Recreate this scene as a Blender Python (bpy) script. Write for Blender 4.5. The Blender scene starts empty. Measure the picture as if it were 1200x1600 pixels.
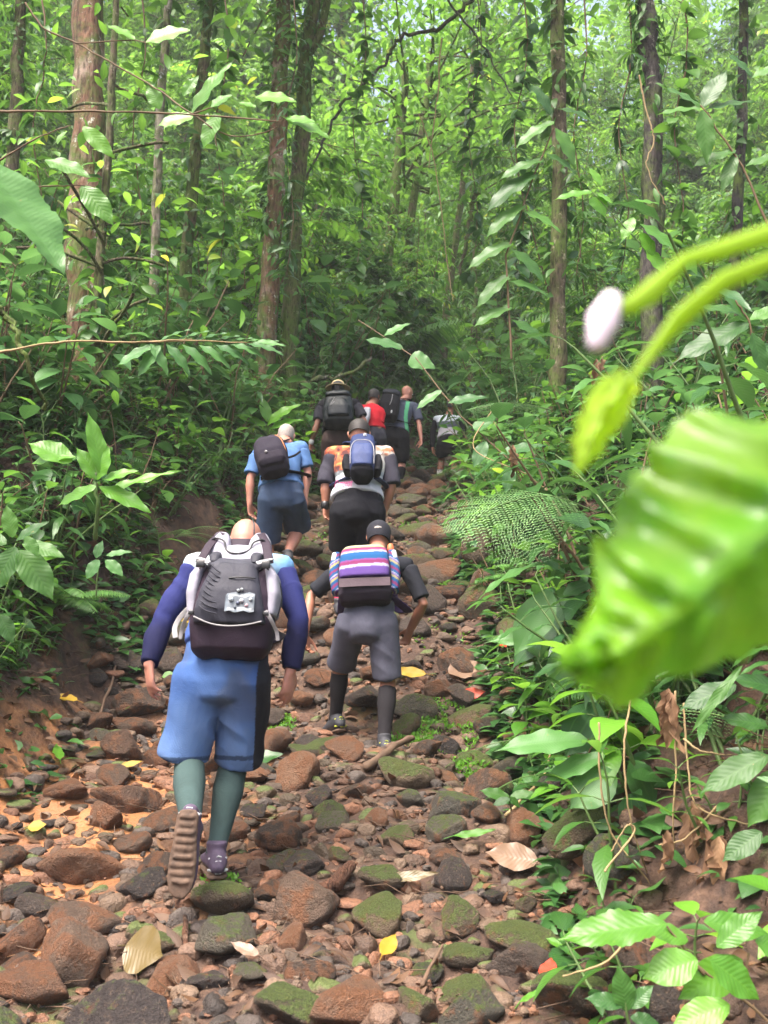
import bpy, math, random
import numpy as np
from mathutils import Vector, Matrix, Quaternion
R = math.radians
random.seed(7); rng = np.random.default_rng(7)
sc = bpy.context.scene
C = sc.collection

# ---------------------------------------------------------------- camera, sky, sun, exposure
PITCH = R(9.46); EYE = 1.65; F = 1500.0
cd = bpy.data.cameras.new("camera"); cam = bpy.data.objects.new("camera", cd); C.objects.link(cam)
cam.location = (0, 0, EYE); cam.rotation_euler = (R(90) + PITCH, 0, 0)
cd.sensor_fit = 'VERTICAL'; cd.sensor_height = 36; cd.sensor_width = 27; cd.lens = 33.75
cd.clip_start = .05; cd.clip_end = 600
cd.dof.use_dof = True; cd.dof.focus_distance = 5.6; cd.dof.aperture_fstop = 5.0
sc.camera = cam
SUN_EL, SUN_AZ = R(66), R(-140)      # azimuth from +Y, negative to the left
w = bpy.data.worlds.new("World"); sc.world = w; w.use_nodes = True
nt = w.node_tree; nt.nodes.clear()
sky = nt.nodes.new('ShaderNodeTexSky'); sky.sky_type = 'NISHITA'; sky.sun_disc = False
sky.sun_elevation = SUN_EL; sky.sun_rotation = SUN_AZ; sky.air_density = .8; sky.dust_density = 8; sky.ozone_density = 1.0
bg = nt.nodes.new('ShaderNodeBackground'); bg.inputs[1].default_value = .15
ow = nt.nodes.new('ShaderNodeOutputWorld')
nt.links.new(sky.outputs[0], bg.inputs[0]); nt.links.new(bg.outputs[0], ow.inputs[0])
sd = bpy.data.lights.new("sun", 'SUN'); sd.energy = 1.7; sd.angle = R(28); sd.color = (1, .975, .93)
so = bpy.data.objects.new("sun", sd); C.objects.link(so)
sdir = Vector((math.sin(SUN_AZ)*math.cos(SUN_EL), math.cos(SUN_AZ)*math.cos(SUN_EL), math.sin(SUN_EL)))
so.rotation_euler = sdir.to_track_quat('Z', 'Y').to_euler(); so.location = (0, 0, 30)
sc.view_settings.view_transform = 'Standard'; sc.view_settings.look = 'None'
sc.view_settings.exposure = 2.12; sc.view_settings.gamma = 1.0
sc.render.engine = 'CYCLES'
sc.cycles.max_bounces = 7; sc.cycles.diffuse_bounces = 4; sc.cycles.glossy_bounces = 2; sc.cycles.transmission_bounces = 4

# ---------------------------------------------------------------- helpers
def U(px, py, Y):
    """world point seen at a pixel of the 1200x1600 photo, at distance Y ahead"""
    dx, dy = (px - 600) / F, (800 - py) / F
    y = math.cos(PITCH) - dy * math.sin(PITCH); z = math.sin(PITCH) + dy * math.cos(PITCH)
    s = Y / y
    return Vector((dx * s, Y, EYE + z * s))
def proj(p):
    y, z = p[1], p[2] - EYE
    f = y * math.cos(PITCH) + z * math.sin(PITCH); u = -y * math.sin(PITCH) + z * math.cos(PITCH)
    return 600 + F * p[0] / max(f, .01), 800 - F * u / max(f, .01)
def tag(o, label=None, cat=None, group=None, kind=None):
    if label: o['label'] = label
    if cat: o['category'] = cat
    if group: o['group'] = group
    if kind: o['kind'] = kind
    return o
def link(name, data, parent=None, loc=None):
    o = bpy.data.objects.new(name, data); C.objects.link(o)
    if parent: o.parent = parent
    if loc is not None: o.location = loc
    return o
def empty(name, loc=(0, 0, 0)):
    o = link(name, None, None, loc); o.empty_display_size = .1; return o

def _h(ix, iy, s):
    n = (ix * 374761393 + iy * 668265263 + s * 144665) & 0xFFFFFFFF
    n = ((n ^ (n >> 13)) * 1274126177) & 0xFFFFFFFF
    return ((n ^ (n >> 16)) & 0xFFFF) / 65535.0
def vn(x, y, s=0):
    x = np.asarray(x, float); y = np.asarray(y, float)
    ix = np.floor(x).astype(np.int64); iy = np.floor(y).astype(np.int64)
    fx = x - ix; fy = y - iy; fx = fx*fx*(3-2*fx); fy = fy*fy*(3-2*fy)
    a = _h(ix, iy, s); b = _h(ix+1, iy, s); c = _h(ix, iy+1, s); d = _h(ix+1, iy+1, s)
    return (a*(1-fx)+b*fx)*(1-fy) + (c*(1-fx)+d*fx)*fy - .5
def fbm(x, y, s=0, o=4):
    return sum(vn(np.asarray(x)*2**k, np.asarray(y)*2**k, s+k) / 2**k for k in range(o))

class Geo:
    """collects quads with uv, a per-leaf random number and a material index; builds ONE mesh"""
    def __init__(s): s.V, s.F, s.UV, s.RN, s.MI, s.n = [], [], [], [], [], 0
    def add(s, V, F_, uv=None, rn=0., mi=0):
        V = np.asarray(V, float).reshape(-1, 3); F_ = np.asarray(F_, int).reshape(-1, 4)
        s.V.append(V); s.F.append(F_ + s.n)
        s.UV.append(np.zeros((len(V), 2)) if uv is None else np.asarray(uv, float))
        s.RN.append(np.broadcast_to(np.asarray(rn, float), (len(V),)).copy()); s.MI.append(np.full(len(F_), mi)); s.n += len(V)
    def mesh(s, name, mats, origin=(0, 0, 0), smooth=True):
        V = np.concatenate(s.V) - np.array(origin); Fq = np.concatenate(s.F)
        me = bpy.data.meshes.new(name)
        me.vertices.add(len(V)); me.vertices.foreach_set('co', V.ravel())
        me.loops.add(Fq.size); me.loops.foreach_set('vertex_index', Fq.ravel().astype(np.int32))
        me.polygons.add(len(Fq)); me.polygons.foreach_set('loop_start', np.arange(0, Fq.size, 4, dtype=np.int32))
        me.polygons.foreach_set('loop_total', np.full(len(Fq), 4, dtype=np.int32))
        me.polygons.foreach_set('material_index', np.concatenate(s.MI).astype(np.int32))
        me.update(calc_edges=True)
        uvl = me.uv_layers.new(name='UVMap'); uvl.data.foreach_set('uv', np.concatenate(s.UV)[Fq.ravel()].ravel())
        at = me.attributes.new('rnd', 'FLOAT', 'POINT'); at.data.foreach_set('value', np.concatenate(s.RN))
        me.polygons.foreach_set('use_smooth', np.full(len(Fq), smooth))
        for m in (mats if isinstance(mats, (list, tuple)) else [mats]): me.materials.append(m)
        return me
    def obj(s, name, mats, parent=None, origin=(0, 0, 0), smooth=True):
        return link(name, s.mesh(name, mats, origin, smooth), parent, None if parent else origin)

def tube(g, pts, rad, n=8, ref=None, rb=None, rn=0., mi=0, cap=True, sq=2.0, rfun=None):
    """closed tube along pts; rad = half width along ref, rb = half depth; sq>2 squares the section"""
    P = [Vector(p) for p in pts]; rad = [rad]*len(P) if np.isscalar(rad) else list(rad)
    rb = rad if rb is None else ([rb]*len(P) if np.isscalar(rb) else list(rb))
    T = []
    for i in range(len(P)):
        t = (P[min(i+1, len(P)-1)] - P[max(i-1, 0)]); T.append(t.normalized() if t.length > 1e-9 else Vector((0, 0, 1)))
    if ref is None:
        ref = Vector((1, 0, 0)) if abs(T[0].x) < .8 else Vector((0, 1, 0))
    refs = [Vector(ref)]*len(P) if not isinstance(ref, list) else [Vector(r) for r in ref]
    if cap:
        t0, t1 = T[0], T[-1]; m0 = min(rad[0], rb[0]); m1 = min(rad[-1], rb[-1])
        if cap == 'flat': m0 = m1 = .006
        pre = [(P[0]-t0*m0*a, b) for a, b in ((.92, .02), (.85, .45), (.55, .82))]
        post = [(P[-1]+t1*m1*a, b) for a, b in ((.55, .82), (.85, .45), (.92, .02))]
        rad = [rad[0]*b for _, b in pre]+rad+[rad[-1]*b for _, b in post]; rb = [rb[0]*b for _, b in pre]+rb+[rb[-1]*b for _, b in post]
        P = [p for p, _ in pre]+P+[p for p, _ in post]; T = [t0]*3+T+[t1]*3; refs = [refs[0]]*3+refs+[refs[-1]]*3
    m = len(P); V = np.zeros((m, n, 3)); uv = np.zeros((m, n, 2)); an = np.arange(n)*2*math.pi/n
    ca, sa = np.cos(an), np.sin(an)
    ca = np.sign(ca)*np.abs(ca)**(2/sq); sa = np.sign(sa)*np.abs(sa)**(2/sq)
    L = 0
    for i in range(m):
        t = T[i]; a = refs[i] - t*refs[i].dot(t)
        a = a.normalized() if a.length > 1e-6 else t.orthogonal().normalized()
        b = t.cross(a)
        if i: L += (P[i]-P[i-1]).length
        k = 1 if rfun is None else rfun(i, an)
        V[i] = np.array(P[i]) + np.outer(ca*rad[i]*k, np.array(a)) + np.outer(sa*rb[i]*k, np.array(b))
        uv[i, :, 0] = np.arange(n)/n; uv[i, :, 1] = L
    I = np.arange(m-1)[:, None]*n; J = np.arange(n)[None]; J2 = (J+1) % n
    Fq = np.stack([I+J, I+J2, I+n+J2, I+n+J], -1).reshape(-1, 4)
    g.add(V.reshape(-1, 3), Fq, uv.reshape(-1, 2), rn, mi)

def box(g, c, s, ax=None, mi=0, rn=0.):
    """box with chamfered edges: centre, half sizes, axes (3 vectors)"""
    ax = ax or (Vector((1, 0, 0)), Vector((0, 1, 0)), Vector((0, 0, 1)))
    c = Vector(c); k = .25*min(s)
    tube(g, [c-ax[2]*(s[2]-k*.2), c-ax[2]*(s[2]-k), c+ax[2]*(s[2]-k), c+ax[2]*(s[2]-k*.2)], [s[0]-k*.6, s[0], s[0], s[0]-k*.6], 16, ref=ax[0], rb=[s[1]-k*.6, s[1], s[1], s[1]-k*.6], cap=False, sq=8, mi=mi, rn=rn)
    for sg in (-1, 1):
        p = c+ax[2]*s[2]*sg*.999
        tube(g, [p-ax[2]*sg*k*.2, p], [s[0]-k*.6, .0001], 16, ref=ax[0], rb=[s[1]-k*.6, .0001], cap=False, sq=8, mi=mi, rn=rn)

# ---- leaves
PROFS = {'ellip': ([0, .06, .25, .45, .65, .82, .92, 1], [.06, .4, .88, 1, .84, .45, .16, .01]),
         'heart': ([0, .04, .18, .36, .62, .84, .94, 1], [.3, .8, 1, .97, .68, .3, .1, .01]),
         'lance': ([0, .1, .3, .5, .75, .9, 1], [.08, .6, .95, 1, .62, .25, .01]),
         'strap': ([0, .05, .3, .6, .9, 1], [.3, .8, 1, .95, .5, .02])}
def leaf_tpl(n=4, kind='ellip', width=.42, fold=.25, droop=.25, cols=3, serr=0., wave=0., quilt=0.):
    t = np.linspace(0, 1, n+1); c = np.linspace(-1, 1, cols)
    wv = np.interp(t, *PROFS[kind])*width/2
    if serr: wv = wv*(1+serr*((np.arange(n+1) % 2)-.5))
    X = wv[:, None]*c[None]; Y = np.repeat(t[:, None], cols, 1)
    Z = -droop*Y**2 + fold*np.abs(X)
    if wave: Z = Z + wave*np.sin(t*19)[:, None]*np.abs(c)[None]**2*np.sign(c)[None]
    if quilt: Z = Z + quilt*(np.abs(np.sin((Y*1.0-np.abs(X)*.55)*math.pi*9)))*(np.abs(c)[None] > .01)
    V = np.stack([X, Y - .3*droop*Y**2, Z], -1).reshape(-1, 3)
    uv = np.stack([np.repeat(c[None], n+1, 0), Y], -1).reshape(-1, 2)
    I = np.arange(n)[:, None]*cols; J = np.arange(cols-1)[None]
    Fq = np.stack([I+J, I+J+1, I+cols+J+1, I+cols+J], -1).reshape(-1, 4)
    return V, Fq, uv
def leaves(g, tpl, P, D, N, L, W=1., mi=0, rn=None, rnlo=0., rnhi=1.):
    P = np.asarray(P, float).reshape(-1, 3); m = len(P)
    if not m: return
    D = np.broadcast_to(np.asarray(D, float), (m, 3)); N = np.broadcast_to(np.asarray(N, float), (m, 3))
    D = D/np.linalg.norm(D, axis=1, keepdims=True)
    X = np.cross(D, N); l = np.linalg.norm(X, axis=1, keepdims=True); X = X/np.maximum(l, 1e-6); Z = np.cross(X, D)
    L = np.broadcast_to(np.asarray(L, float), (m,)); W = np.broadcast_to(np.asarray(W, float), (m,))
    tv, tf, tuv = tpl; k = len(tv)
    V = P[:, None] + L[:, None, None]*(tv[None, :, 0:1]*W[:, None, None]*X[:, None] + tv[None, :, 1:2]*D[:, None] + tv[None, :, 2:3]*Z[:, None])
    Fq = (tf[None] + (np.arange(m)*k)[:, None, None]).reshape(-1, 4)
    r = rng.uniform(rnlo, rnhi, m) if rn is None else np.broadcast_to(rn, (m,))
    g.add(V.reshape(-1, 3), Fq, np.tile(tuv, (m, 1)), np.repeat(r, k), mi)

# ---------------------------------------------------------------- materials
class NB:
    def __init__(s, name):
        s.m = bpy.data.materials.new(name); s.m.use_nodes = True; s.t = s.m.node_tree; s.t.nodes.clear()
        s.out = s.n('ShaderNodeOutputMaterial')
    def n(s, t, **k):
        x = s.t.nodes.new(t)
        for a, b in k.items():
            setattr(x, a, b)
        return x
    def l(s, a, b): s.t.links.new(a, b)
    def val(s, sock, v):
        if hasattr(v, 'is_output') or hasattr(v, 'links'): s.l(v, sock)
        else: sock.default_value = v
    def math(s, op, a, b=0., c=None, clamp=False):
        x = s.n('ShaderNodeMath', operation=op); x.use_clamp = clamp
        s.val(x.inputs[0], a); s.val(x.inputs[1], b)
        if c is not None: s.val(x.inputs[2], c)
        return x.outputs[0]
    def noise(s, vec, scale, detail=4, rough=.55, dist=0.):
        x = s.n('ShaderNodeTexNoise'); x.inputs['Scale'].default_value = scale; x.inputs['Detail'].default_value = detail
        x.inputs['Roughness'].default_value = rough; x.inputs['Distortion'].default_value = dist
        if vec is not None: s.l(vec, x.inputs['Vector'])
        return x.outputs['Fac']
    def vor(s, vec, scale, feat='F1'):
        x = s.n('ShaderNodeTexVoronoi', feature=feat); x.inputs['Scale'].default_value = scale; s.l(vec, x.inputs['Vector'])
        return x.outputs['Distance']
    def ramp(s, f, stops, const=False):
        x = s.n('ShaderNodeValToRGB'); e = x.color_ramp.elements
        if const: x.color_ramp.interpolation = 'CONSTANT'
        while len(e) < len(stops): e.new(.5)
        for q, (p, c) in zip(e, stops):
            q.position = p; q.color = (*c, 1) if len(c) == 3 else c
        s.l(f, x.inputs[0]); return x.outputs[0]
    def mix(s, f, a, b, mode='MIX'):
        x = s.n('ShaderNodeMix', data_type='RGBA', blend_type=mode); s.val(x.inputs[0], f)
        for i, v in ((6, a), (7, b)):
            if isinstance(v, tuple): x.inputs[i].default_value = (*v, 1)
            else: s.l(v, x.inputs[i])
        return x.outputs[2]
    def attr(s, name): return s.n('ShaderNodeAttribute', attribute_name=name).outputs['Fac']
    def bump(s, h, st=.3, d=.01):
        x = s.n('ShaderNodeBump'); x.inputs['Strength'].default_value = st; x.inputs['Distance'].default_value = d; s.l(h, x.inputs['Height']); return x.outputs[0]
    def bsdf(s, col, rough=.6, bump=None, spec=.5, trans=0., tcol=None, sheen=0.):
        p = s.n('ShaderNodeBsdfPrincipled'); s.val(p.inputs['Base Color'], (*col, 1) if isinstance(col, tuple) else col)
        s.val(p.inputs['Roughness'], rough); p.inputs['Specular IOR Level'].default_value = spec
        if sheen: p.inputs['Sheen Weight'].default_value = sheen
        if bump is not None: s.l(bump, p.inputs['Normal'])
        o = p.outputs[0]
        if trans:
            t = s.n('ShaderNodeBsdfTranslucent'); s.val(t.inputs[0], tcol if tcol is not None else col)
            if bump is not None: s.l(bump, t.inputs['Normal'])
            mx = s.n('ShaderNodeMixShader'); mx.inputs[0].default_value = trans; s.l(o, mx.inputs[1]); s.l(t.outputs[0], mx.inputs[2]); o = mx.outputs[0]
        s.l(o, s.out.inputs[0]); return s.m

def leaf_mat(name, dark, light, yel=(.30, .34, .03), trans=.35, rough=.44, veins='side', spots=.0, spec=.38, patch=0.):
    b = NB(name); r = b.attr('rnd'); oi = b.n('ShaderNodeObjectInfo').outputs['Random']
    f = b.math('ADD', b.math('MULTIPLY', r, .75), b.math('MULTIPLY', oi, .25))
    base = b.ramp(f, [(0, dark), (.55, tuple(.5*(x+y) for x, y in zip(dark, light))), (.93, light), (1, yel)])
    uvn = b.n('ShaderNodeUVMap'); sp = b.n('ShaderNodeSeparateXYZ'); b.l(uvn.outputs[0], sp.inputs[0])
    v = b.math('ABSOLUTE', sp.outputs[0]); t = sp.outputs[1]
    mid = b.math('LESS_THAN', v, .05)
    bp = None; col = base
    if veins == 'side':
        ph = b.math('SUBTRACT', b.math('MULTIPLY', t, 11.), b.math('MULTIPLY', v, 2.2)); fr = b.math('FRACT', ph)
        h = b.math('ABSOLUTE', b.math('SUBTRACT', fr, .5)); line = b.math('GREATER_THAN', h, .44)
        line = b.math('MAXIMUM', line, mid); col = b.mix(b.math('MULTIPLY', line, .22), base, light)
        bp = b.bump(b.math('SUBTRACT', .5, h), .28, .004)
    elif veins == 'long':   # curved lengthwise veins with a ladder of fine cross veins
        edge = b.math('ABSOLUTE', b.math('SUBTRACT', v, .5)); l1 = b.math('MAXIMUM', b.math('LESS_THAN', edge, .035), mid)
        ph = b.math('FRACT', b.math('ADD', b.math('MULTIPLY', t, 34.), b.math('MULTIPLY', v, 3.))); h = b.math('ABSOLUTE', b.math('SUBTRACT', ph, .5))
        l2 = b.math('MULTIPLY', b.math('GREATER_THAN', h, .40), .45); ln = b.math('MAXIMUM', l1, l2)
        col = b.mix(b.math('MULTIPLY', ln, .4), base, light); bp = b.bump(b.math('SUBTRACT', .5, b.math('MAXIMUM', b.math('MULTIPLY', h, .5), l1)), .35, .004)
    else:
        col = b.mix(b.math('MULTIPLY', mid, .4), base, light)
    if spots:
        tc = b.n('ShaderNodeTexCoord').outputs['Object']; nz = b.noise(tc, 38, 3); k = b.math('GREATER_THAN', nz, .72)
        col = b.mix(b.math('MULTIPLY', k, spots), col, (.28, .17, .05))
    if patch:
        tc = b.n('ShaderNodeTexCoord').outputs['Object']; pz = b.ramp(b.noise(tc, 16, 4, .6), [(.46, (0, 0, 0)), (.62, (1, 1, 1))]); col = b.mix(b.math('MULTIPLY', pz, patch), col, (.26, .40, .02))  # yellow-lime blotches paint light coming through the blade into the base colour
    hs = b.n('ShaderNodeHueSaturation'); hs.inputs['Hue'].default_value = .485; hs.inputs['Saturation'].default_value = 1.0; hs.inputs['Value'].default_value = 1.75; b.l(col, hs.inputs['Color'])
    return b.bsdf(col, rough, bp, spec, trans, hs.outputs[0])

def bark_mat(name, c1, c2, c3, sc_=6., moss=.0):
    b = NB(name); tc = b.n('ShaderNodeTexCoord').outputs['Object']
    mp = b.n('ShaderNodeMapping'); mp.inputs['Scale'].default_value = (1, 1, .25); b.l(tc, mp.inputs[0]); v = mp.outputs[0]
    n1 = b.noise(v, sc_, 6, .65); n2 = b.noise(tc, 2.2, 4, .6); n3 = b.noise(v, sc_*6, 4)
    col = b.ramp(n1, [(.3, c1), (.62, c2)]); pale = b.ramp(n2, [(.52, (0, 0, 0)), (.62, (1, 1, 1))]); col = b.mix(pale, col, c3)
    if moss:
        mm = b.ramp(b.noise(tc, 3.1, 5, .7), [(.5-moss*.3, (0, 0, 0)), (.68-moss*.3, (1, 1, 1))]); col = b.mix(mm, col, (.075, .11, .02))
    lich = b.ramp(b.noise(tc, 9., 5, .75), [(.60, (0, 0, 0)), (.66, (.8, .8, .8))]); col = b.mix(lich, col, tuple(min(.5, x*2.2+.03) for x in c3)); crk = b.ramp(n3, [(.35, (.75, .75, .75)), (.5, (0, 0, 0))]); col = b.mix(crk, col, tuple(x*.35 for x in c1))
    return b.bsdf(col, .85, b.bump(b.math('ADD', n1, b.math('MULTIPLY', n3, .6)), 1., .05), .25)

M = {}
M['leaf'] = leaf_mat('shrub_leaf', (.018, .066, .012), (.078, .20, .025), trans=.38, spots=.35)
M['leaf_far'] = leaf_mat('tree_leaf', (.030, .10, .014), (.14, .31, .036), trans=.5, veins='mid', yel=(.38, .36, .04))
M['leaf_dark'] = leaf_mat('dark_leaf', (.013, .050, .014), (.055, .145, .03), trans=.28, rough=.32, yel=(.09, .2, .04))
M['leaf_long'] = leaf_mat('ribbed_leaf', (.03, .095, .028), (.085, .21, .05), veins='long', rough=.4, spots=.5, yel=(.16, .25, .05))
M['leaf_bright'] = leaf_mat('bright_leaf', (.05, .16, .014), (.13, .31, .03), trans=.42, rough=.35, spots=.3)
M['fern'] = leaf_mat('fern_leaf', (.035, .11, .02), (.10, .23, .045), trans=.35, veins='mid', rough=.5, yel=(.15, .27, .05))
M['fern_pale'] = leaf_mat('pale_fern_leaf', (.07, .16, .05), (.15, .28, .09), trans=.35, veins='mid', rough=.5, yel=(.2, .3, .1))
M['grass'] = leaf_mat('blade_leaf', (.03, .09, .015), (.09, .22, .03), trans=.35, veins='mid', rough=.45)
def plain(name, c, rough=.7, var=.25, scale=30, bump=.2, spec=.4, trans=0.):
    b = NB(name); tc = b.n('ShaderNodeTexCoord').outputs['Object']; nz = b.noise(tc, scale, 4, .6)
    col = b.ramp(nz, [(.25, tuple(x*(1-var) for x in c)), (.75, tuple(min(1, x*(1+var)) for x in c))])
    return b.bsdf(col, rough, b.bump(nz, bump, .004), spec, trans)
M['stem'] = plain('green_stem', (.07, .12, .03), .6)
M['stem_brown'] = plain('brown_stem', (.11, .07, .035), .8)
M['vine'] = plain('dry_vine', (.24, .17, .08), .8)
M['drytwig'] = plain('dead_wood', (.085, .05, .03), .85, .4, 18, .6)
M['deadleaf'] = leaf_mat('dead_leaf', (.035, .018, .010), (.14, .070, .032), yel=(.21, .12, .055), trans=.15, rough=.6)
M['yellowleaf'] = leaf_mat('yellow_leaf', (.27, .15, .012), (.40, .27, .02), yel=(.40, .26, .03), trans=.25, rough=.5, spots=.6)
M['bark_red'] = bark_mat('reddish_bark', (.085, .045, .028), (.17, .088, .05), (.30, .22, .17), 5, .25)
M['bark_moss'] = bark_mat('mossy_bark', (.055, .042, .026), (.14, .10, .06), (.10, .12, .045), 6, .55)
M['bark_dark'] = bark_mat('dark_bark', (.022, .02, .02), (.06, .048, .045), (.085, .075, .06), 7, .15)
M['bark_pale'] = bark_mat('pale_bark', (.12, .10, .075), (.26, .21, .16), (.36, .33, .27), 5, .2)
M['bark'] = bark_mat('brown_bark', (.045, .034, .022), (.12, .088, .055), (.13, .11, .07), 8, .3)

# ---------------------------------------------------------------- terrain
PY = [(3.2, 1592), (4.1, 1382), (5.0, 1268), (5.8, 1182), (6.4, 1140), (6.9, 1052), (7.4, 958), (8.2, 912), (11.5, 792), (14, 764), (15.5, 748)]
PRX = [-20, 0, 2.0] + [a for a, _ in PY] + [30, 60, 150]
PRZ = [-2.2, -.02, .22] + [U(600, b, a).z for a, b in PY]
PRZ += [PRZ[-1]+.33*14.5, PRZ[-1]+.33*14.5+10, PRZ[-1]+.33*14.5+32]
LE = ([0, 3.2, 5, 7, 8.2, 11.5, 14, 16, 20], [-2.0, -1.85, -1.8, -1.78, -1.5, -.98, -.28, .4, 1.8])
RE = ([0, 2.5, 3.2, 4.1, 5, 7.4, 11.5, 14, 16, 20], [1.0, .62, .6, .68, .72, .72, .72, 1.05, 1.6, 3.0])
def trail_z(y): return np.interp(y, PRX, PRZ)
FOOTP = [(U(px, 0, Yd).x, Yd) for px, Yd in ((338, 4.15), (600, 5.93), (522, 6.38), (412, 8.28), (530, 7.5), (572, 7.42), (514, 11.55), (541, 11.65), (574, 13.1), (590, 13.2), (606, 14.2), (625, 14.1), (686, 15.7), (706, 15.6))]
def tz(x, y):
    x = np.asarray(x, float); y = np.asarray(y, float)
    flat = 1.
    for fx, fy in FOOTP: flat = flat*(1-.9*np.exp(-((x-fx)**2+(y-fy)**2)/.05))
    t = trail_z(y); wob = .18*fbm(y*.9, y*0+3, 5, 3)
    dl = np.interp(y, *LE) + wob - x; dr = x - np.interp(y, *RE) + wob*.7
    bl = np.interp(dl, [-1, 0, .2, .75, 1.6, 4, 40], [0, .03, .22, .95, 1.55, 2.75, 12]); br = np.interp(dr, [-1, 0, .2, .8, 3.5, 40], [0, .02, .2, .75, 1.7, 9])
    fade = 1/(1+np.maximum(0, np.abs(x)-14)*.03)
    on = np.clip(1-np.maximum(dl, dr)*2, 0, 1)
    rough = fbm(x*1.1, y*1.1, 11, 3)*(.16+.35*(1-on)) + fbm(x*4.5, y*4.5, 21, 4)*(.075+.05*(1-on)) + .02*fbm(x*18, y*18, 31, 2)
    # worn hollow down the middle of the trail
    return t + (bl+br)*fade + rough*flat*np.clip((y-.3)/1.5, .2, 1)
def tn(x, y, e=.05):
    dx = (tz(x+e, y)-tz(x-e, y))/(2*e); dy = (tz(x, y+e)-tz(x, y-e))/(2*e)
    n = np.stack([-dx, -dy, np.ones_like(dx)], -1); return n/np.linalg.norm(n, axis=-1, keepdims=True)
def offtrail(x, y):
    return np.maximum(np.interp(y, *LE)-x, x-np.interp(y, *RE))

xs = np.concatenate([-np.geomspace(4.5, 75, 34)[::-1], np.arange(-4.4, 4.41, .045), np.geomspace(4.5, 75, 34)])
ys = np.concatenate([np.linspace(-12, 1.0, 14), np.arange(1.15, 17, .05), np.geomspace(17.1, 140, 60)])
X, Y = np.meshgrid(xs, ys); Z = tz(X, Y)
g = Geo(); nx, ny = len(xs), len(ys)
I = np.arange(ny-1)[:, None]*nx; J = np.arange(nx-1)[None]
g.add(np.stack([X, Y, Z], -1).reshape(-1, 3), np.stack([I+J, I+J+1, I+nx+J+1, I+nx+J], -1).reshape(-1, 4),
      rn=np.clip(np.exp(-((X+1.35)/.75)**2-((Y-5.1)/1.5)**2)*1.3 + .35*np.exp(-((X+.2)/.5)**2-((Y-6.3)/.8)**2) + .06*(offtrail(X, Y) < .4), 0, 1).ravel())
b = NB('forest_soil'); tc = b.n('ShaderNodeTexCoord').outputs['Object']
n1 = b.noise(tc, 2.6, 6, .65); n2 = b.noise(tc, 14, 5, .65); n3 = b.noise(tc, 70, 4, .6); clay = b.attr('rnd')
soil = b.ramp(n2, [(.3, (.018, .010, .007)), (.5, (.054, .029, .018)), (.72, (.105, .058, .034))])
cl = b.ramp(n1, [(.3, (.14, .055, .022)), (.55, (.27, .115, .042)), (.75, (.34, .155, .062))])
k = b.math('ADD', b.math('MULTIPLY', clay, 1.08), b.math('SUBTRACT', b.math('MULTIPLY', n1, 2.2), 1.55)); k = b.math('MULTIPLY', k, 2.0, clamp=True)
col = b.mix(k, soil, cl)
mossk = b.ramp(b.noise(tc, 1.7, 6, .7), [(.56, (0, 0, 0)), (.66, (1, 1, 1))]); mossk = b.math('MULTIPLY', mossk, b.math('SUBTRACT', 1.0, k))
col = b.mix(b.math('MULTIPLY', mossk, .6), col, (.05, .085, .015))
rr = b.math('SUBTRACT', .85, b.math('MULTIPLY', k, .4))
M['soil'] = b.bsdf(col, rr, b.bump(b.math('ADD', b.math('MULTIPLY', n2, .7), b.math('MULTIPLY', n3, .35)), .9, .03), .4)
tag(g.obj('ground', M['soil']), 'brown and orange soil of the trail bed, its banks and the wooded slope', None, None, 'structure')
del X, Y, Z, g

# ---------------------------------------------------------------- words for labels
MARKS = [(290, 1350, "front hiker's lifted shoe"), (335, 1340, "front hiker's planted shoe"), (235, 1070, "front hiker's left hand"), (600, 1170, "striped-pack hiker's planted shoe"),
 (520, 1130, "striped-pack hiker's forward shoe"), (105, 1107, 'yellow leaf on the left mud'), (600, 1500, 'bright yellow leaf near the frame bottom'), (225, 1520, 'round glossy dead leaf'),
 (800, 1360, 'big pale dead leaf'), (505, 1405, 'short rotten log'), (610, 1195, 'long dark branch'), (700, 1140, 'bright moss patch'), (150, 1240, 'orange mud puddle'),
 (820, 800, 'lacy fern frond'), (640, 1070, 'yellow-green leaf right of the sock'), (830, 960, 'pale ribbed leaf'), (950, 1450, 'serrated bright leaf'), (880, 1240, 'ribbed big-leaf plant'),
 (60, 950, 'holey-leaved plant'), (130, 780, 'glossy bird-nest plant'), (320, 560, 'wide pinnate branch'), (130, 300, 'thick reddish trunk'), (250, 200, 'slim pale trunk'), (450, 200, 'forked mossy trunk'),
 (625, 330, 'twin thin mossy trunks'), (872, 300, 'slim dark trunk'), (1015, 150, 'blackish trunk'), (1050, 900, 'blurred near leaf'), (440, 740, 'hiker in the blue shirt'), (527, 640, 'hiker in the straw hat'),
 (630, 650, 'hiker in the grey shirt'), (700, 690, 'last hiker'), (560, 700, 'hiker with the navy pack'), (200, 1000, 'left mud bank'), (720, 740, 'top of the stony trail'), (1000, 1250, 'hanging dry vines'),
 (1100, 1520, 'bottom right seedlings'), (60, 1350, 'left frame edge'), (480, 880, 'blue-shirt hiker\'s bare calf'), (660, 900, "striped-pack hiker's right elbow"), (760, 1230, 'small seedling right of the trail'), (450, 1180, 'blue-green rock behind the green sock')]
_used = {}
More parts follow.
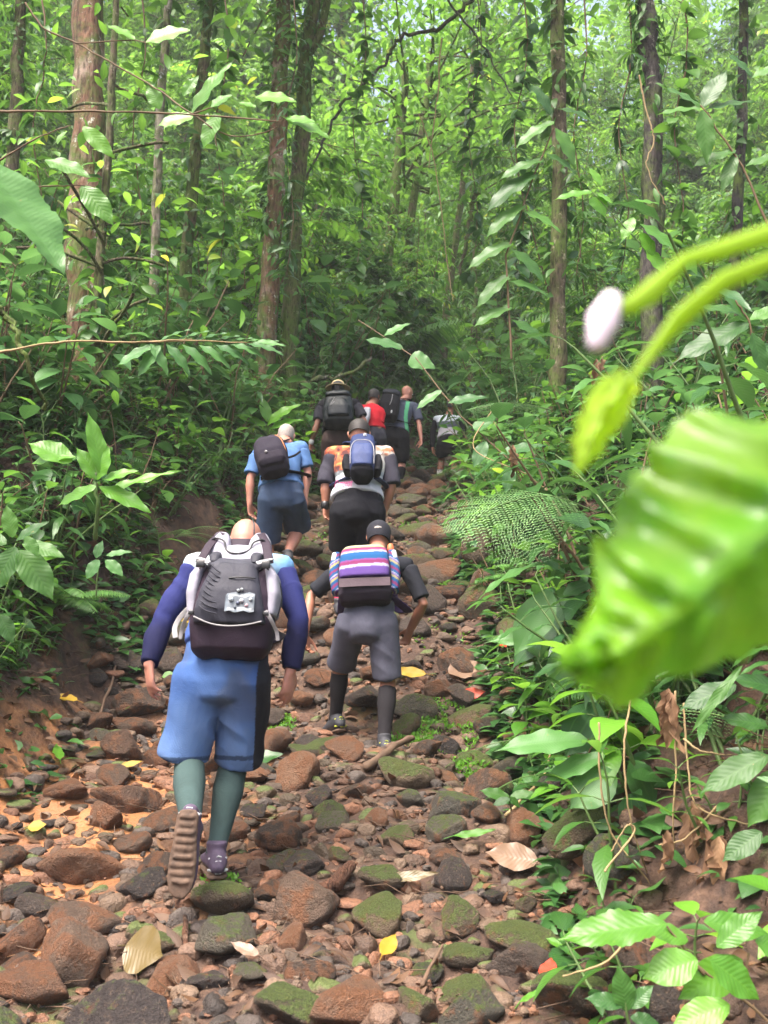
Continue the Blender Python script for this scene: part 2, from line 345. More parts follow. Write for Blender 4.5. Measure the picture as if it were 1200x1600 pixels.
def where(p):
    x, y = proj(p); d, mx, my, s = min(((x-a)**2+(y-b_)**2, a, b_, t) for a, b_, t in MARKS)
    dx, dy = x-mx, y-my
    if d < 30**2: rel = 'right by'
    elif abs(dx) > 2.2*abs(dy): rel = 'right of' if dx > 0 else 'left of'
    elif abs(dy) > 2.2*abs(dx): rel = 'below' if dy > 0 else 'above'
    else: rel = ('lower' if dy > 0 else 'upper')+(' right of' if dx > 0 else ' left of')
    rel = {'lower right of': 'low to the right of', 'lower left of': 'low to the left of', 'upper right of': 'up to the right of', 'upper left of': 'up to the left of'}.get(rel, rel)
    dist = math.sqrt(d); adv = 'just ' if dist < 60 and rel != 'right by' else ('well ' if dist > 130 and not rel.startswith(('low ', 'up ')) else '')
    return f'{adv}{rel} the {s}'
def uniq(pre, p, tail=''):
    s = f'{pre} {where(p)}'
    if len((s+tail).replace('-', ' ').split()) <= 15: s += tail
    if len(s.replace('-', ' ').replace("'", ' ').split()) > 16: s = s.replace('medium-sized ', '').replace('just ', '').replace('well ', '')
    _used[s] = _used.get(s, 0)+1
    return s
# ---------------------------------------------------------------- rocks
def rock_mat(name, ramp_, moss, clay=.4):
    b = NB(name); tc = b.n('ShaderNodeTexCoord').outputs['Object']; oi = b.n('ShaderNodeObjectInfo').outputs['Random']
    off = b.n('ShaderNodeVectorMath', operation='ADD'); b.l(tc, off.inputs[0])
    cb = b.n('ShaderNodeCombineXYZ'); b.l(b.math('MULTIPLY', oi, 57.), cb.inputs[0]); b.l(cb.outputs[0], off.inputs[1]); v = off.outputs[0]
    n1 = b.noise(v, 1.6, 5, .65); n2 = b.noise(v, 7, 5, .7); n3 = b.noise(v, 26, 4, .65)
    f = b.math('ADD', b.math('MULTIPLY', oi, .55), b.math('MULTIPLY', n2, .5)); col = b.ramp(f, ramp_)
    stain = b.ramp(n1, [(.62-clay*.3, (0, 0, 0)), (.72-clay*.3, (1, 1, 1))]); col = b.mix(b.math('MULTIPLY', stain, .8), col, (.25, .098, .038))
    col = b.mix(b.ramp(n3, [(.3, (.55, .55, .55)), (.5, (0, 0, 0))]), col, (.03, .018, .012)); n4 = b.noise(v, 11, 6, .8); col = b.mix(b.ramp(n4, [(.54, (0, 0, 0)), (.66, (.55, .55, .55))]), col, (.30, .20, .13))
    ge = b.n('ShaderNodeNewGeometry'); sp = b.n('ShaderNodeSeparateXYZ'); b.l(ge.outputs['Normal'], sp.inputs[0])
    h = b.math('ADD', b.math('MULTIPLY', n1, .5), b.math('MULTIPLY', n2, .5))
    if moss:
        k = b.math('ADD', b.math('MULTIPLY', sp.outputs[2], .55), b.math('MULTIPLY', n2, 1.5)); k = b.math('ADD', k, b.math('MULTIPLY', n1, .8))
        k = b.math('MULTIPLY', b.math('SUBTRACT', k, 1.75-.5*moss), 5., clamp=True)
        mc = b.ramp(n3, [(.3, (.045, .065, .013)), (.55, (.10, .15, .024)), (.75, (.18, .24, .045))])
        col = b.mix(b.math('MULTIPLY', k, .85), col, mc)
    hh = b.math('ADD', h, b.math('MULTIPLY', n3, .35))
    rg = b.ramp(n2, [(.35, (.5, .5, .5)), (.7, (.85, .85, .85))])
    return b.bsdf(col, rg, b.bump(hh, .9, .25), .4)
M['rock_brown'] = rock_mat('brown_rock', [(.2, (.055, .038, .028)), (.5, (.125, .078, .052)), (.8, (.21, .135, .09))], .0, .5)
M['rock_rust'] = rock_mat('rust_rock', [(.2, (.09, .048, .03)), (.5, (.185, .092, .05)), (.8, (.30, .16, .09))], .0, .6)
M['rock_dark'] = rock_mat('dark_wet_rock', [(.2, (.025, .02, .02)), (.5, (.06, .044, .038)), (.8, (.11, .078, .06))], .1, .15)
M['rock_moss'] = rock_mat('mossy_rock', [(.2, (.055, .042, .028)), (.5, (.12, .085, .05)), (.8, (.19, .13, .075))], .85, .3)
M['rock_grey'] = rock_mat('grey_green_rock', [(.2, (.055, .052, .042)), (.5, (.105, .092, .065)), (.8, (.17, .14, .095))], .45, .25)
RCOL = {'brown': 'brown', 'rust': 'rust-orange', 'dark': 'dark wet', 'moss': 'moss-covered', 'grey': 'grey-green'}

def carve(V, seed, n, k=34, lo=.52):
    """cut a unit ball with random planes so it reads as broken, worn stone"""
    r = np.random.default_rng(seed)
    pn = r.normal(size=(n, 3)); pn /= np.linalg.norm(pn, axis=1, keepdims=True); pd = r.uniform(lo, 1.0, n)
    dots = V@pn.T; rr = np.where(dots > .1, pd/np.maximum(dots, .1), 9)
    rad = -np.log(np.exp(-k*np.minimum(rr, 1.12)).sum(1)+np.exp(-k*1.08))/k
    V = V*rad[:, None]
    V = V*(1+.13*fbm(V[:, 0]*1.5+seed, V[:, 1]*1.5+V[:, 2]*1.3, seed, 4)[:, None] + .05*fbm(V[:, 0]*5+seed, V[:, 1]*5+V[:, 2]*6, seed+9, 4)[:, None])
    return V*np.array([1, r.uniform(.62, .95), r.uniform(.5, .8)])
def rock_verts(seed, n=26, sub=3):
    import bmesh
    bm = bmesh.new(); bmesh.ops.create_icosphere(bm, subdivisions=sub, radius=1)
    V = np.array([v.co[:] for v in bm.verts]); Fq = [[v.index for v in f.verts] for f in bm.faces]; bm.free()
    return carve(V, seed, n), Fq
ROCKM = {}
def rock_mesh(shape, mat, sub=4):
    if (shape, mat, sub) not in ROCKM:
        V, Fq = rock_verts(100+shape, 11+shape % 5*3, sub)
        me = bpy.data.meshes.new('rock'); me.from_pydata(V.tolist(), [], Fq); me.polygons.foreach_set('use_smooth', [True]*len(Fq)); me.materials.append(M['rock_'+mat]); ROCKM[(shape, mat, sub)] = me
    return ROCKM[(shape, mat, sub)]
rocks = []      # x, y, r
def ground_at(px, py):
    """where the ray of a photo pixel meets the ground"""
    lo = None
    for Yd in np.arange(2.2, 40, .04):
        p = U(px, py, Yd)
        if tz(p.x, p.y) > p.z: return Vector((p.x, p.y, float(tz(p.x, p.y))))
    return None
def add_rock(x, y, r, mat, shape=None, flat=1., sink=.25, label=None, rot=None, top=None):
    sh = random.randrange(12) if shape is None else shape
    z = float(tz(x, y)); o = link('rock', rock_mesh(sh, mat, 4 if y < 7 else 3))
    hz = r*flat*random.uniform(.85, 1.1)
    o.location = (x, y, z + hz*(.5-sink)*.9)
    o.scale = (r, r, hz); o.rotation_euler = (random.uniform(-.35, .35), random.uniform(-.35, .35), rot if rot is not None else random.uniform(0, 6.28))
    rocks.append((x, y, r))
    size = 'large' if r > .15 else ('medium-sized' if r > .095 else ('small' if r > .06 else 'fist-sized'))
    shapew = ['blocky', 'rounded', 'wedge-shaped', 'flat-topped', 'egg-shaped', 'angular'][sh % 6]
    o['mark'] = 1
    tag(o, label or uniq(f'{size} {RCOL[mat]} {"rock" if r>.08 else "stone"}', (x, y, z), [' lying flat', ' tilted', ' half buried'][sh % 3]), 'rock', 'rocks bedded in the trail'); del o['mark']
    return o
# rocks one can point to in the photograph: pixel, pixel width, kind
HERO = [(345, 1415, 95, 'moss', 'mossy boulder just behind the front hiker\'s planted shoe'), (235, 1470, 90, 'moss', None), (190, 1560, 65, 'moss', 'bright mossy stone below the round glossy dead leaf'),
 (455, 1575, 120, 'moss', 'mossy boulder cut by the bottom frame edge, left of centre'), (550, 1570, 130, 'rust', 'broad rust-brown boulder cut by the bottom frame edge'), (715, 1440, 85, 'moss', 'round mossy boulder above the two mossy ones at bottom right'),
 (730, 1495, 80, 'moss', None), (728, 1550, 105, 'moss', 'largest round mossy boulder at the bottom, right of centre'), (620, 1310, 65, 'moss', 'flat-topped mossy rock right of the short rotten log'), (600, 1375, 80, 'moss', None), (640, 1250, 70, 'grey', None),
 (140, 1350, 135, 'rust', 'big orange-brown boulder at the lower left of the mud'), (60, 1420, 75, 'dark', None), (130, 1440, 110, 'brown', None), (20, 1400, 60, 'dark', None), (25, 1520, 80, 'brown', None), (487, 1520, 75, 'brown', 'blocky tan-brown rock near the bottom centre'),
 (460, 1470, 70, 'rust', None), (390, 1530, 60, 'grey', None), (320, 1530, 70, 'dark', None), (415, 1400, 55, 'brown', None), (440, 1350, 60, 'grey', None), (540, 1170, 75, 'rust', 'tall rust-orange rock between the striped-pack hiker\'s shoes'), (480, 1170, 60, 'dark', None),
 (425, 1165, 70, 'rust', 'orange rock with a mossy side beside the front hiker\'s right knee'), (415, 1205, 45, 'grey', 'blue-green stone beside the front hiker\'s right sock'), (565, 1100, 75, 'dark', 'grey boulder between the striped-pack hiker\'s calves'), (650, 1105, 75, 'grey', None), (740, 1190, 60, 'moss', None),
 (700, 1215, 55, 'rust', None), (760, 1270, 55, 'brown', None), (825, 1420, 40, 'moss', None), (660, 1520, 60, 'grey', None), (600, 1490, 50, 'rust', None), (770, 1400, 45, 'dark', None), (560, 1235, 55, 'brown', None), (500, 1250, 60, 'dark', None), (450, 1290, 55, 'brown', None), (395, 1270, 50, 'dark', None),
 (205, 1320, 60, 'brown', None), (190, 1170, 70, 'rust', None), (220, 1105, 80, 'brown', None), (265, 1030, 75, 'dark', 'grey-brown boulder behind the front hiker\'s left forearm'), (195, 1030, 70, 'dark', None), (150, 1008, 40, 'grey', None), (155, 1045, 45, 'rust', None), (150, 1070, 40, 'dark', None),
 (155, 1175, 40, 'grey', None), (195, 1160, 35, 'dark', None), (700, 1345, 55, 'brown', None), (590, 1285, 45, 'rust', None), (530, 1340, 40, 'moss', None), (640, 1050, 50, 'dark', None), (700, 980, 40, 'grey', None), (490, 975, 60, 'grey', None), (500, 905, 60, 'brown', None), (475, 860, 60, 'moss', 'mossy step rock beside the blue-shirt hiker\'s bare calf'), (510, 830, 50, 'moss', None),
 (650, 830, 60, 'moss', 'low mossy rock right of the hiker with the navy pack'), (620, 800, 50, 'grey', None), (640, 780, 60, 'grey', None), (660, 765, 45, 'rust', None), (700, 765, 45, 'brown', None), (680, 790, 40, 'rust', None), (610, 835, 45, 'dark', None), (450, 930, 50, 'dark', None), (470, 1030, 55, 'grey', None), (500, 1060, 50, 'rust', None)]
FEET = [(350, 1372), (598, 1178), (520, 1138)]
for px, py, wpx, mat, lab in HERO:
    p = ground_at(px, py+wpx*.15)
    if p is None: continue
    r = wpx/F*p.y/1.85
    add_rock(p.x, p.y, r, mat, flat=.95 if mat == 'moss' else .9, label=lab)
feet = [ground_at(*f) for f in FEET]
# the rest, largest first
n = 0; tries = 0
sizes = np.sort(rng.gamma(5.5, .0150, 700)+.022)[::-1]
for r in sizes:
    if len(rocks) >= 300: break
    for _ in range(40):
        if rng.random() < .72: y = 2.9+5.5*rng.random()**1.15
        else: y = 7+9*rng.random()
        rr = r*(1 if y < 7 else 1.25)
        lo, hi = np.interp(y, *LE), np.interp(y, *RE); x = rng.uniform(lo-.05, hi+.25)
        px, py = proj((x, y, float(tz(x, y))))
        if abs(px-598) < 34 and 1150 < py < 1218 or abs(px-520) < 30 and 1120 < py < 1165 or abs(px-337) < 26 and 1345 < py < 1380: continue
        if px < -40 or px > 1150 or py > 1660: continue
        if np.exp(-((x+1.45)/.6)**2-((y-5.0)/1.0)**2) > .45 and rng.random() < .85: continue
        if any((f.x-x)**2+(f.y-y)**2 < (rr+.13)**2 for f in feet): continue
        if all((a-x)**2+(b_-y)**2 > (.70*(q+rr))**2 for a, b_, q in rocks):
            mat = rng.choice(['brown', 'rust', 'dark', 'moss', 'grey'], p=[.32, .26, .15, .18, .09] if x < -.1 else [.26, .17, .11, .33, .13])
            add_rock(x, y, rr, str(mat)); break
# uncountable small stones filling the gaps
def stones(name, N, mats, rlo, rhi, label, mask, cuts=2, smooth=False, lift=.05):
    g = Geo(); tv = []
    import bmesh
    for s in range(8):
        bm = bmesh.new(); bmesh.ops.create_cube(bm, size=2); bmesh.ops.subdivide_edges(bm, edges=bm.edges[:], cuts=cuts, use_grid_fill=True)
        bm.verts.ensure_lookup_table(); V = np.array([v.co[:] for v in bm.verts]); Fq = np.array([[v.index for v in f.verts] for f in bm.faces]); bm.free()
        V /= np.linalg.norm(V, axis=1, keepdims=True); tv.append((carve(V, 300+s, 9, 40, .45), Fq))
    y = 2.7+9*rng.random(N)**1.4; x = rng.uniform(np.interp(y, *LE)-.12, np.interp(y, *RE)+.3); r = rng.uniform(rlo, rhi, N)*(1+.05*y)
    keep = mask(x, y) & np.all([(x-f.x)**2+(y-f.y)**2 > .11**2 for f in feet], axis=0); x, y, r = x[keep], y[keep], r[keep]; z = tz(x, y)
    for i in range(len(x)):
        V, Fq = tv[i % 8]; a = rng.uniform(0, 6.28); c_, s_ = math.cos(a), math.sin(a)
        W = V@np.array([[c_, s_, 0], [-s_, c_, 0], [0, 0, 1]]); g.add(W*r[i]+[x[i], y[i], z[i]+r[i]*lift], Fq, rn=rng.random(), mi=int(rng.integers(len(mats))))
    return tag(g.obj(name, mats, smooth=smooth), label, None, None, 'stuff')
def stonemat(name, c, moss=0.):
    b = NB(name); r = b.attr('rnd'); tc = b.n('ShaderNodeTexCoord').outputs['Object']; nz = b.noise(tc, 12, 5, .7); n2 = b.noise(tc, 60, 4, .65)
    col = b.ramp(b.math('ADD', b.math('MULTIPLY', r, .6), b.math('MULTIPLY', nz, .4)), [(.2, tuple(x*.45 for x in c)), (.5, c), (.8, tuple(x*1.35 for x in c))])
    col = b.mix(b.ramp(n2, [(.35, (.5, .5, .5)), (.5, (0, 0, 0))]), col, (.03, .018, .012))
    if moss:
        ge = b.n('ShaderNodeNewGeometry'); sp = b.n('ShaderNodeSeparateXYZ'); b.l(ge.outputs['Normal'], sp.inputs[0])
        k = b.math('MULTIPLY', b.math('SUBTRACT', b.math('ADD', b.math('MULTIPLY', sp.outputs[2], .5), b.math('ADD', nz, b.math('MULTIPLY', r, .5))), 1.35-moss), 5., clamp=True); col = b.mix(b.math('MULTIPLY', k, .8), col, (.055, .085, .016))
    return b.bsdf(col, .62, b.bump(b.math('ADD', nz, b.math('MULTIPLY', n2, .4)), .9, .03), .35)
PM = [stonemat('pebble_brown', (.105, .062, .040)), stonemat('pebble_rust', (.15, .070, .038)), stonemat('pebble_tan', (.115, .075, .048)), stonemat('pebble_dark', (.055, .042, .034)), stonemat('pebble_moss', (.09, .062, .036), .3)]
mud = lambda x, y: (np.exp(-((x+1.45)/.50)**2-((y-5.0)/.8)**2) < rng.random(len(x))*1.1+.15) & np.all([(x-f.x)**2+(y-f.y)**2 > .11**2 for f in feet], axis=0)
def cobble_mask(x, y):
    ok = mud(x, y); RA = np.array(rocks); cell = {}
    for i in range(len(x)):
        if not ok[i]: continue
        d0 = .055*(1+.05*y[i]); cx, cy = int(x[i]//.1), int(y[i]//.1)
        if any((a_-x[i])**2+(b_-y[i])**2 < d0*d0 for u in (-1, 0, 1) for v in (-1, 0, 1) for a_, b_ in cell.get((cx+u, cy+v), ())): ok[i] = False; continue
        if np.any((RA[:, 0]-x[i])**2+(RA[:, 1]-y[i])**2 < (RA[:, 2]*.70+.02)**2): ok[i] = False; continue
        cell.setdefault((cx, cy), []).append((x[i], y[i]))
    return ok
stones('cobbles', 26000, PM, .030, .062, 'fist-sized brown, rust and mossy cobbles packed between the larger rocks', cobble_mask, 4, True, -.15)
stones('gravel', 6500, PM[:4], .008, .026, 'small brown and rust stones filling the gaps between rocks', mud)
# leaf litter
g = Geo(); N = 9000; y = 2.4+13*rng.random(N)**1.5; x = rng.uniform(np.interp(y, *LE)-1.6, np.interp(y, *RE)+1.7); nn = tn(x, y)
kk = rng.random(N) < np.where(offtrail(x, y) > 0, 1., .5); x, y, nn = x[kk], y[kk], nn[kk]; m = len(x)
P = np.stack([x, y, tz(x, y)+.012+rng.random(m)*.02], -1); a = rng.uniform(0, 6.28, m)
D = np.stack([np.cos(a), np.sin(a), rng.uniform(-.15, .35, m)], -1); nn = nn+rng.normal(0, .35, (m, 3))
for k, tp in enumerate((leaf_tpl(5, 'ellip', .4, .35, .3, 3), leaf_tpl(5, 'ellip', .5, -.2, -.35, 3), leaf_tpl(5, 'lance', .3, .5, .5, 3))):
    s = slice(k, None, 3); leaves(g, tp, P[s], D[s], nn[s], rng.uniform(.035, .10, m)[s])
tag(g.obj('leaf_litter', M['deadleaf']), 'brown dead leaves lying among the stones and on the banks', None, None, 'stuff')
g = Geo(); N = 2600; y = 2.4+11*rng.random(N)**1.4; x = rng.uniform(np.interp(y, *LE)-1.2, np.interp(y, *RE)+1.3); z = tz(x, y); a = rng.uniform(0, 6.28, N); l = rng.uniform(.05, .22, N)
for i in range(N):
    d = np.array([math.cos(a[i]), math.sin(a[i]), rng.uniform(-.1, .35)])*l[i]; p = np.array([x[i], y[i], z[i]+.012]); q = rng.normal(0, .012, 3)
    tube(g, [p, p+d*.5+q, p+d], [.0025, .0022, .0012], 4, cap=False)
tag(g.obj('twig_litter', M['drytwig']), 'fine broken twigs and roots strewn over the soil', None, None, 'stuff')
# moss tufts, short upright tiny leaves
g = Geo(); tp = leaf_tpl(2, 'lance', .5, .3, .2, 3)
for px, py, rad, cnt in [(690, 1140, .28, 1500), (640, 1160, .14, 400), (740, 1215, .12, 300), (440, 1150, .08, 250), (350, 1400, .1, 300), (660, 830, .3, 500), (500, 850, .3, 500), (720, 905, .3, 600), (690, 1000, .2, 300)]:
    p = ground_at(px, py)
    if p is None: continue
    rr = rad*np.sqrt(rng.random(cnt)); a = rng.uniform(0, 6.28, cnt); x = p.x+rr*np.cos(a); y = p.y+rr*np.sin(a)*1.3; kp = vn(x*9, y*9, 4) > -.15; x, y = x[kp], y[kp]; m = len(x)
    leaves(g, tp, np.stack([x, y, tz(x, y)+.01+rng.random(m)*.03], -1), rng.normal(0, 1, (m, 3))*[1, 1, .5]+[0, 0, .7], rng.normal(0, 1, (m, 3)), rng.uniform(.015, .04, m))
tag(g.obj('moss', M['leaf_bright']), 'bright green moss and tiny herbs on the stones', None, None, 'stuff')

# ---- single leaves and sticks one can point to
def fallen(px, py, wpx, mat, lab, kind='ellip', width=.5, az=0., lift=.03, droop=-.15, fold=.15, tilt=.5, cat='fallen leaf', name='fallen_leaf'):
    p = ground_at(px, py)
    if p is None: return
    L = wpx/F*p.y; g = Geo(); d = np.array([math.cos(az), math.sin(az)*.9, .25*math.sin(az)])
    n = tn(np.array([p.x]), np.array([p.y]))[0]+np.array([0, -tilt, 0]); c = np.array(p)+[0, -.03, lift+.02]-d*L*.5
    leaves(g, leaf_tpl(14, kind, width, fold, droop, 7, wave=.02, quilt=.008), c, d, n, L, rn=rng.uniform(.3, .7))
    tube(g, [c, c-d*L*.25-np.array([0, 0, .01])], [.0025, .0015], 5, cap=False)
    return tag(g.obj(name, mat, None, (c[0], c[1], c[2])), lab, cat, 'single fallen leaves on the trail')
Yl, Dl, Gl = M['yellowleaf'], M['deadleaf'], M['leaf_bright']
M['paleleaf'] = leaf_mat('pale_dead_leaf', (.13, .075, .045), (.25, .165, .11), yel=(.22, .15, .1), trans=.1, rough=.32)
M['redleaf'] = leaf_mat('red_leaf', (.32, .03, .012), (.42, .05, .015), yel=(.4, .05, .01), trans=.15, rough=.5)
M['glossleaf'] = leaf_mat('olive_dead_leaf', (.075, .055, .022), (.14, .10, .035), yel=(.14, .1, .04), trans=.1, rough=.35)
fallen(105, 1107, 40, Yl, 'small yellow leaf lying on the orange mud at left', az=2.8)
fallen(278, 993, 42, Yl, 'yellow leaf with green rim behind the front hiker\'s left elbow', az=.3, width=.8, tilt=1.2)
fallen(606, 1500, 46, Yl, 'bright curled yellow leaf near the bottom centre', az=1.2, width=.55, tilt=1.)
fallen(385, 1505, 48, M['paleleaf'], 'pale yellow leaf lying on stones below the lifted shoe', az=2.6, width=.4)
fallen(640, 1070, 50, Yl, 'yellow-green leaf beside the striped-pack hiker\'s bare knee', az=3.0, width=.4)
fallen(205, 1212, 32, Yl, 'tiny yellow leaf on mud left of the green socks', az=.4, width=.35)
fallen(60, 1308, 26, Yl, 'round pale-yellow leaf near the left frame edge', az=.2, width=.8)
fallen(265, 1073, 20, Gl, 'little lime-green round leaf beside the front hiker\'s left hand', az=.4, width=.9)
fallen(92, 1195, 50, Gl, 'narrow pale-green leaf on the left mud', az=2.0, width=.35)
fallen(220, 1112, 40, Gl, 'curled green leaf below the front hiker\'s left hand', az=1.0, width=.3)
fallen(800, 1360, 74, M['paleleaf'], 'big pale ribbed dead leaf lying at the right edge of the trail', az=2.95, width=.62, tilt=.9)
fallen(740, 1325, 62, Gl, 'narrow lime leaf lying above the big pale dead leaf', az=.15, width=.22)
fallen(228, 1518, 72, M['glossleaf'], 'round glossy olive dead leaf beside a mossy stone at bottom left', az=-.5, width=1.0, tilt=1.0)
fallen(790, 1020, 28, M['redleaf'], 'first small red leaf up the right bank', az=.5, width=.7)
fallen(738, 1104, 36, M['redleaf'], 'bright red leaf above the mossy patch', az=.2, width=.55)
fallen(855, 1545, 45, M['redleaf'], 'dark red torn leaf under the bottom right seedlings', az=1.2, width=.6)
fallen(725, 1060, 60, M['paleleaf'], 'tan dead leaf on the slope right of the striped-pack hiker', az=.6, width=.7)
fallen(640, 1398, 80, M['glossleaf'], 'long olive leaf lying right of the short rotten log', az=.05, width=.22)
fallen(870, 1500, 34, Gl, 'small lime leaf on soil at the bottom right', az=2.6, width=.5)
fallen(825, 1590, 40, Gl, 'bright green blade at the bottom edge', az=.7, width=.25)
fallen(410, 1200, 60, M['leaf_dark'], 'dull blue-green leaf lying beside the front hiker\'s right sock', az=.1, width=.5)
def stick(pts, r, mat, lab, name='stick', n=8, cat='stick'):
    g = Geo(); W = []
    for i, (px, py, h) in enumerate(pts):
        p = ground_at(px, py); W.append(Vector(p)+Vector((0, 0, h)))
    Q = []
    for i in range(len(W)-1):
        for k in range(5): Q.append(W[i].lerp(W[i+1], k/5)+Vector(rng.normal(0, r*.25, 3)))
    Q.append(W[-1]); c = W[0]
    tube(g, Q, [r*(1-.4*i/len(Q))*(1+.15*math.sin(i*2.3)) for i in range(len(Q))], n, rfun=lambda i, an: 1+.12*np.sin(an*3+i)+.06*np.sin(an*7+i*2))
    return tag(g.obj(name, mat, None, tuple(c)), lab, cat, 'sticks on the trail')
M['rotlog'] = bark_mat('rotten_wood', (.06, .028, .018), (.15, .068, .038), (.10, .06, .035), 22)
stick([(470, 1435, .03), (548, 1385, .05)], .038, M['rotlog'], 'short reddish rotten log lying among the stones', 'log', 12, 'log')
stick([(575, 1215, .04), (610, 1195, .06), (645, 1178, .08)], .026, M['drytwig'], 'dark branch lying below the striped-pack hiker\'s planted shoe')
stick([(195, 1000, .06), (228, 982, .08)], .03, M['drytwig'], 'broken branch stub left of the front hiker\'s forearm')
stick([(148, 1145, .03), (175, 1075, .05), (185, 1030, .05), (215, 1000, .05)], .011, M['drytwig'], 'long bent dark twig curving over the left stones')
stick([(660, 1560, .03), (692, 1512, .06)], .008, M['drytwig'], 'thin straight twig left of the biggest mossy boulder')
stick([(290, 1520, .02), (288, 1460, .05)], .014, M['rotlog'], 'upright reddish stick below the lifted shoe')
stick([(790, 1290, .03), (850, 1240, .08), (870, 1200, .15)], .008, M['vine'], 'pale thin branch leaning on the foot of the right bank')
stick([(40, 1570, .02), (95, 1520, .05)], .007, M['drytwig'], 'thin dark twig in the bottom left corner')
stick([(690, 1400, .03), (730, 1380, .03)], .008, M['drytwig'], 'small dark twig above the round mossy boulder')
# ---------------------------------------------------------------- plant archetypes
def nrm(v): v = np.asarray(v, float); return v/max(np.linalg.norm(v), 1e-9)
def curve(p, d, L, n=6, grav=-.15, wob=.08):
    p = np.array(p, float); d = nrm(d); pts = [p.copy()]
    for i in range(n):
        d = nrm(d + np.array([0, 0, grav]) + rng.normal(0, wob, 3)); p = p + d*L/n; pts.append(p.copy())
    return pts
def shrub(h, nst, L, tpl, pairs, lean=.35, droop=.3, mi=0, bare=.15, opposite=True):
    gs, gl = Geo(), Geo(); P, D, N, Ls = [], [], [], []
    for s in range(nst):
        a = rng.uniform(0, 6.28); hh = h*rng.uniform(.65, 1); pts = curve((rng.normal(0, .03), rng.normal(0, .03), -.05), (math.cos(a)*lean, math.sin(a)*lean, 1), hh, 8, -.02, .07)
        tube(gs, pts, [.010*h**.6*(1-.75*i/8)+.0015 for i in range(9)], 5, cap=False)
        axis = rng.uniform(0, 3.1)
        for k in range(pairs):
            t = bare+(1-bare)*(k+1)/pairs; f = t*8; i = min(int(f), 7); q = pts[i]+(pts[i+1]-pts[i])*(f-i)
            axis += 1.57 if opposite else 2.4; sc_ = L*rng.uniform(.7, 1.1)*(.55+.6*math.sin(min(t*2.6, 2.2)))
            for sg in ((0, math.pi) if opposite else (0,)):
                aa = axis+sg+rng.normal(0, .2); d = np.array([math.cos(aa), math.sin(aa), rng.uniform(-.1, .55) if t < .9 else .9])
                e = q+nrm(d)*sc_*.22; tube(gs, [q, e], [.0025, .0018], 4, cap=False)
                P.append(e); D.append(d+[0, 0, -droop]); N.append(np.array([-d[0]*.3, -d[1]*.3, 1])+rng.normal(0, .22, 3)); Ls.append(sc_)
    leaves(gl, tpl, P, D, N, Ls, rng.uniform(.85, 1.15, len(P)), mi)
    return gs, gl
def fern(nf, L, comp=True, up=.7, npin=22, pw=.3):
    gs, gl = Geo(), Geo(); tp = leaf_tpl(2, 'lance', .40, .1, .1, 3); tq = leaf_tpl(4, 'lance', .16, .15, .2, 3)
    for f in range(nf):
        a = 6.28*f/nf+rng.normal(0, .25); l = L*rng.uniform(.75, 1.1); d = np.array([math.cos(a), math.sin(a), up*rng.uniform(.7, 1.4)])
        pts = curve((0, 0, 0), d, l, 12, -.10, .02); tube(gs, pts, [.005*(1-.8*i/12) for i in range(13)], 4, cap=False); frond(gl, gs, pts, l, comp, npin, pw, tp, tq)
    return gs, gl
def frond(gl, gs, pts, l, comp, npin, pw, tp, tq, up=(0, 0, 1)):
    n = len(pts)-1; P, D, N, Ls = [], [], [], []
    for k in range(npin):
        t = .16+.84*(k+.5)/npin; f = t*n; i = min(int(f), n-1); q = pts[i]+(pts[i+1]-pts[i])*(f-i); T = nrm(pts[i+1]-pts[i]); S = nrm(np.cross(T, up)); Nn = np.cross(S, T)
        w_ = l*pw*math.sin(math.pi*min(1, (t-.05)**.75))**.8*rng.uniform(.92, 1.05)+.008
        for sg in (-1, 1):
            d = nrm(S*sg+T*.45-Nn*.12)
            if comp:
                m = max(4, int(w_/.017)); m = min(m, 22); u = (np.arange(m)+.6)/m
                base = q+d*w_*u[:, None]-np.array([0, 0, 1])*(w_*.18*u**2)[:, None]; d2 = nrm(np.cross(d, Nn))
                for s2 in (-1, 1):
                    ll = min(w_*.30, l/npin*.44)*(1-u)**.6*rng.uniform(.75, 1.1, m)+.003; P.extend(base); D.extend(np.broadcast_to(d2*s2+d*.45, base.shape)); N.extend(np.broadcast_to(Nn, base.shape)); Ls.extend(ll)
            else:
                P.append(q); D.append(d-np.array([0, 0, .25])); N.append(Nn+rng.normal(0, .1, 3)); Ls.append(w_)
    leaves(gl, tp if comp else tq, P, D, N, Ls, 1.)
def palm(nf, L, h=.3):
    gs, gl = Geo(), Geo(); tq = leaf_tpl(5, 'lance', .085, .25, .35, 3)
    tube(gs, [(0, 0, -.1), (0, 0, h)], [.025, .018], 6)
    for f in range(nf):
        a = 2.4*f; l = L*rng.uniform(.8, 1.1); d = np.array([math.cos(a), math.sin(a), rng.uniform(.7, 2.2)]); pts = curve((0, 0, h), d, l, 12, -.12, .015)
        tube(gs, pts, [.008*(1-.8*i/12) for i in range(13)], 4, cap=False); frond(gl, gs, pts, l, False, 20, .42, tq, tq)
    return gs, gl
def aroid(nl, L, h, tpl):
    gs, gl = Geo(), Geo()
    for k in range(nl):
        a = 2.4*k+rng.normal(0, .2); d = np.array([math.cos(a)*.55, math.sin(a)*.55, 1]); pts = curve((0, 0, -.03), d, h*rng.uniform(.5, 1), 6, -.08, .02)
        tube(gs, pts, [.006, .006, .005, .005, .004, .004, .003], 5, cap=False); q = nrm(pts[-1]-pts[-2])
        leaves(gl, tpl, [pts[-1]], [[math.cos(a), math.sin(a), rng.uniform(-.4, .35)]], [[-math.cos(a)*.2, -math.sin(a)*.2, 1]], [L*rng.uniform(.6, 1.1)])
    return gs, gl
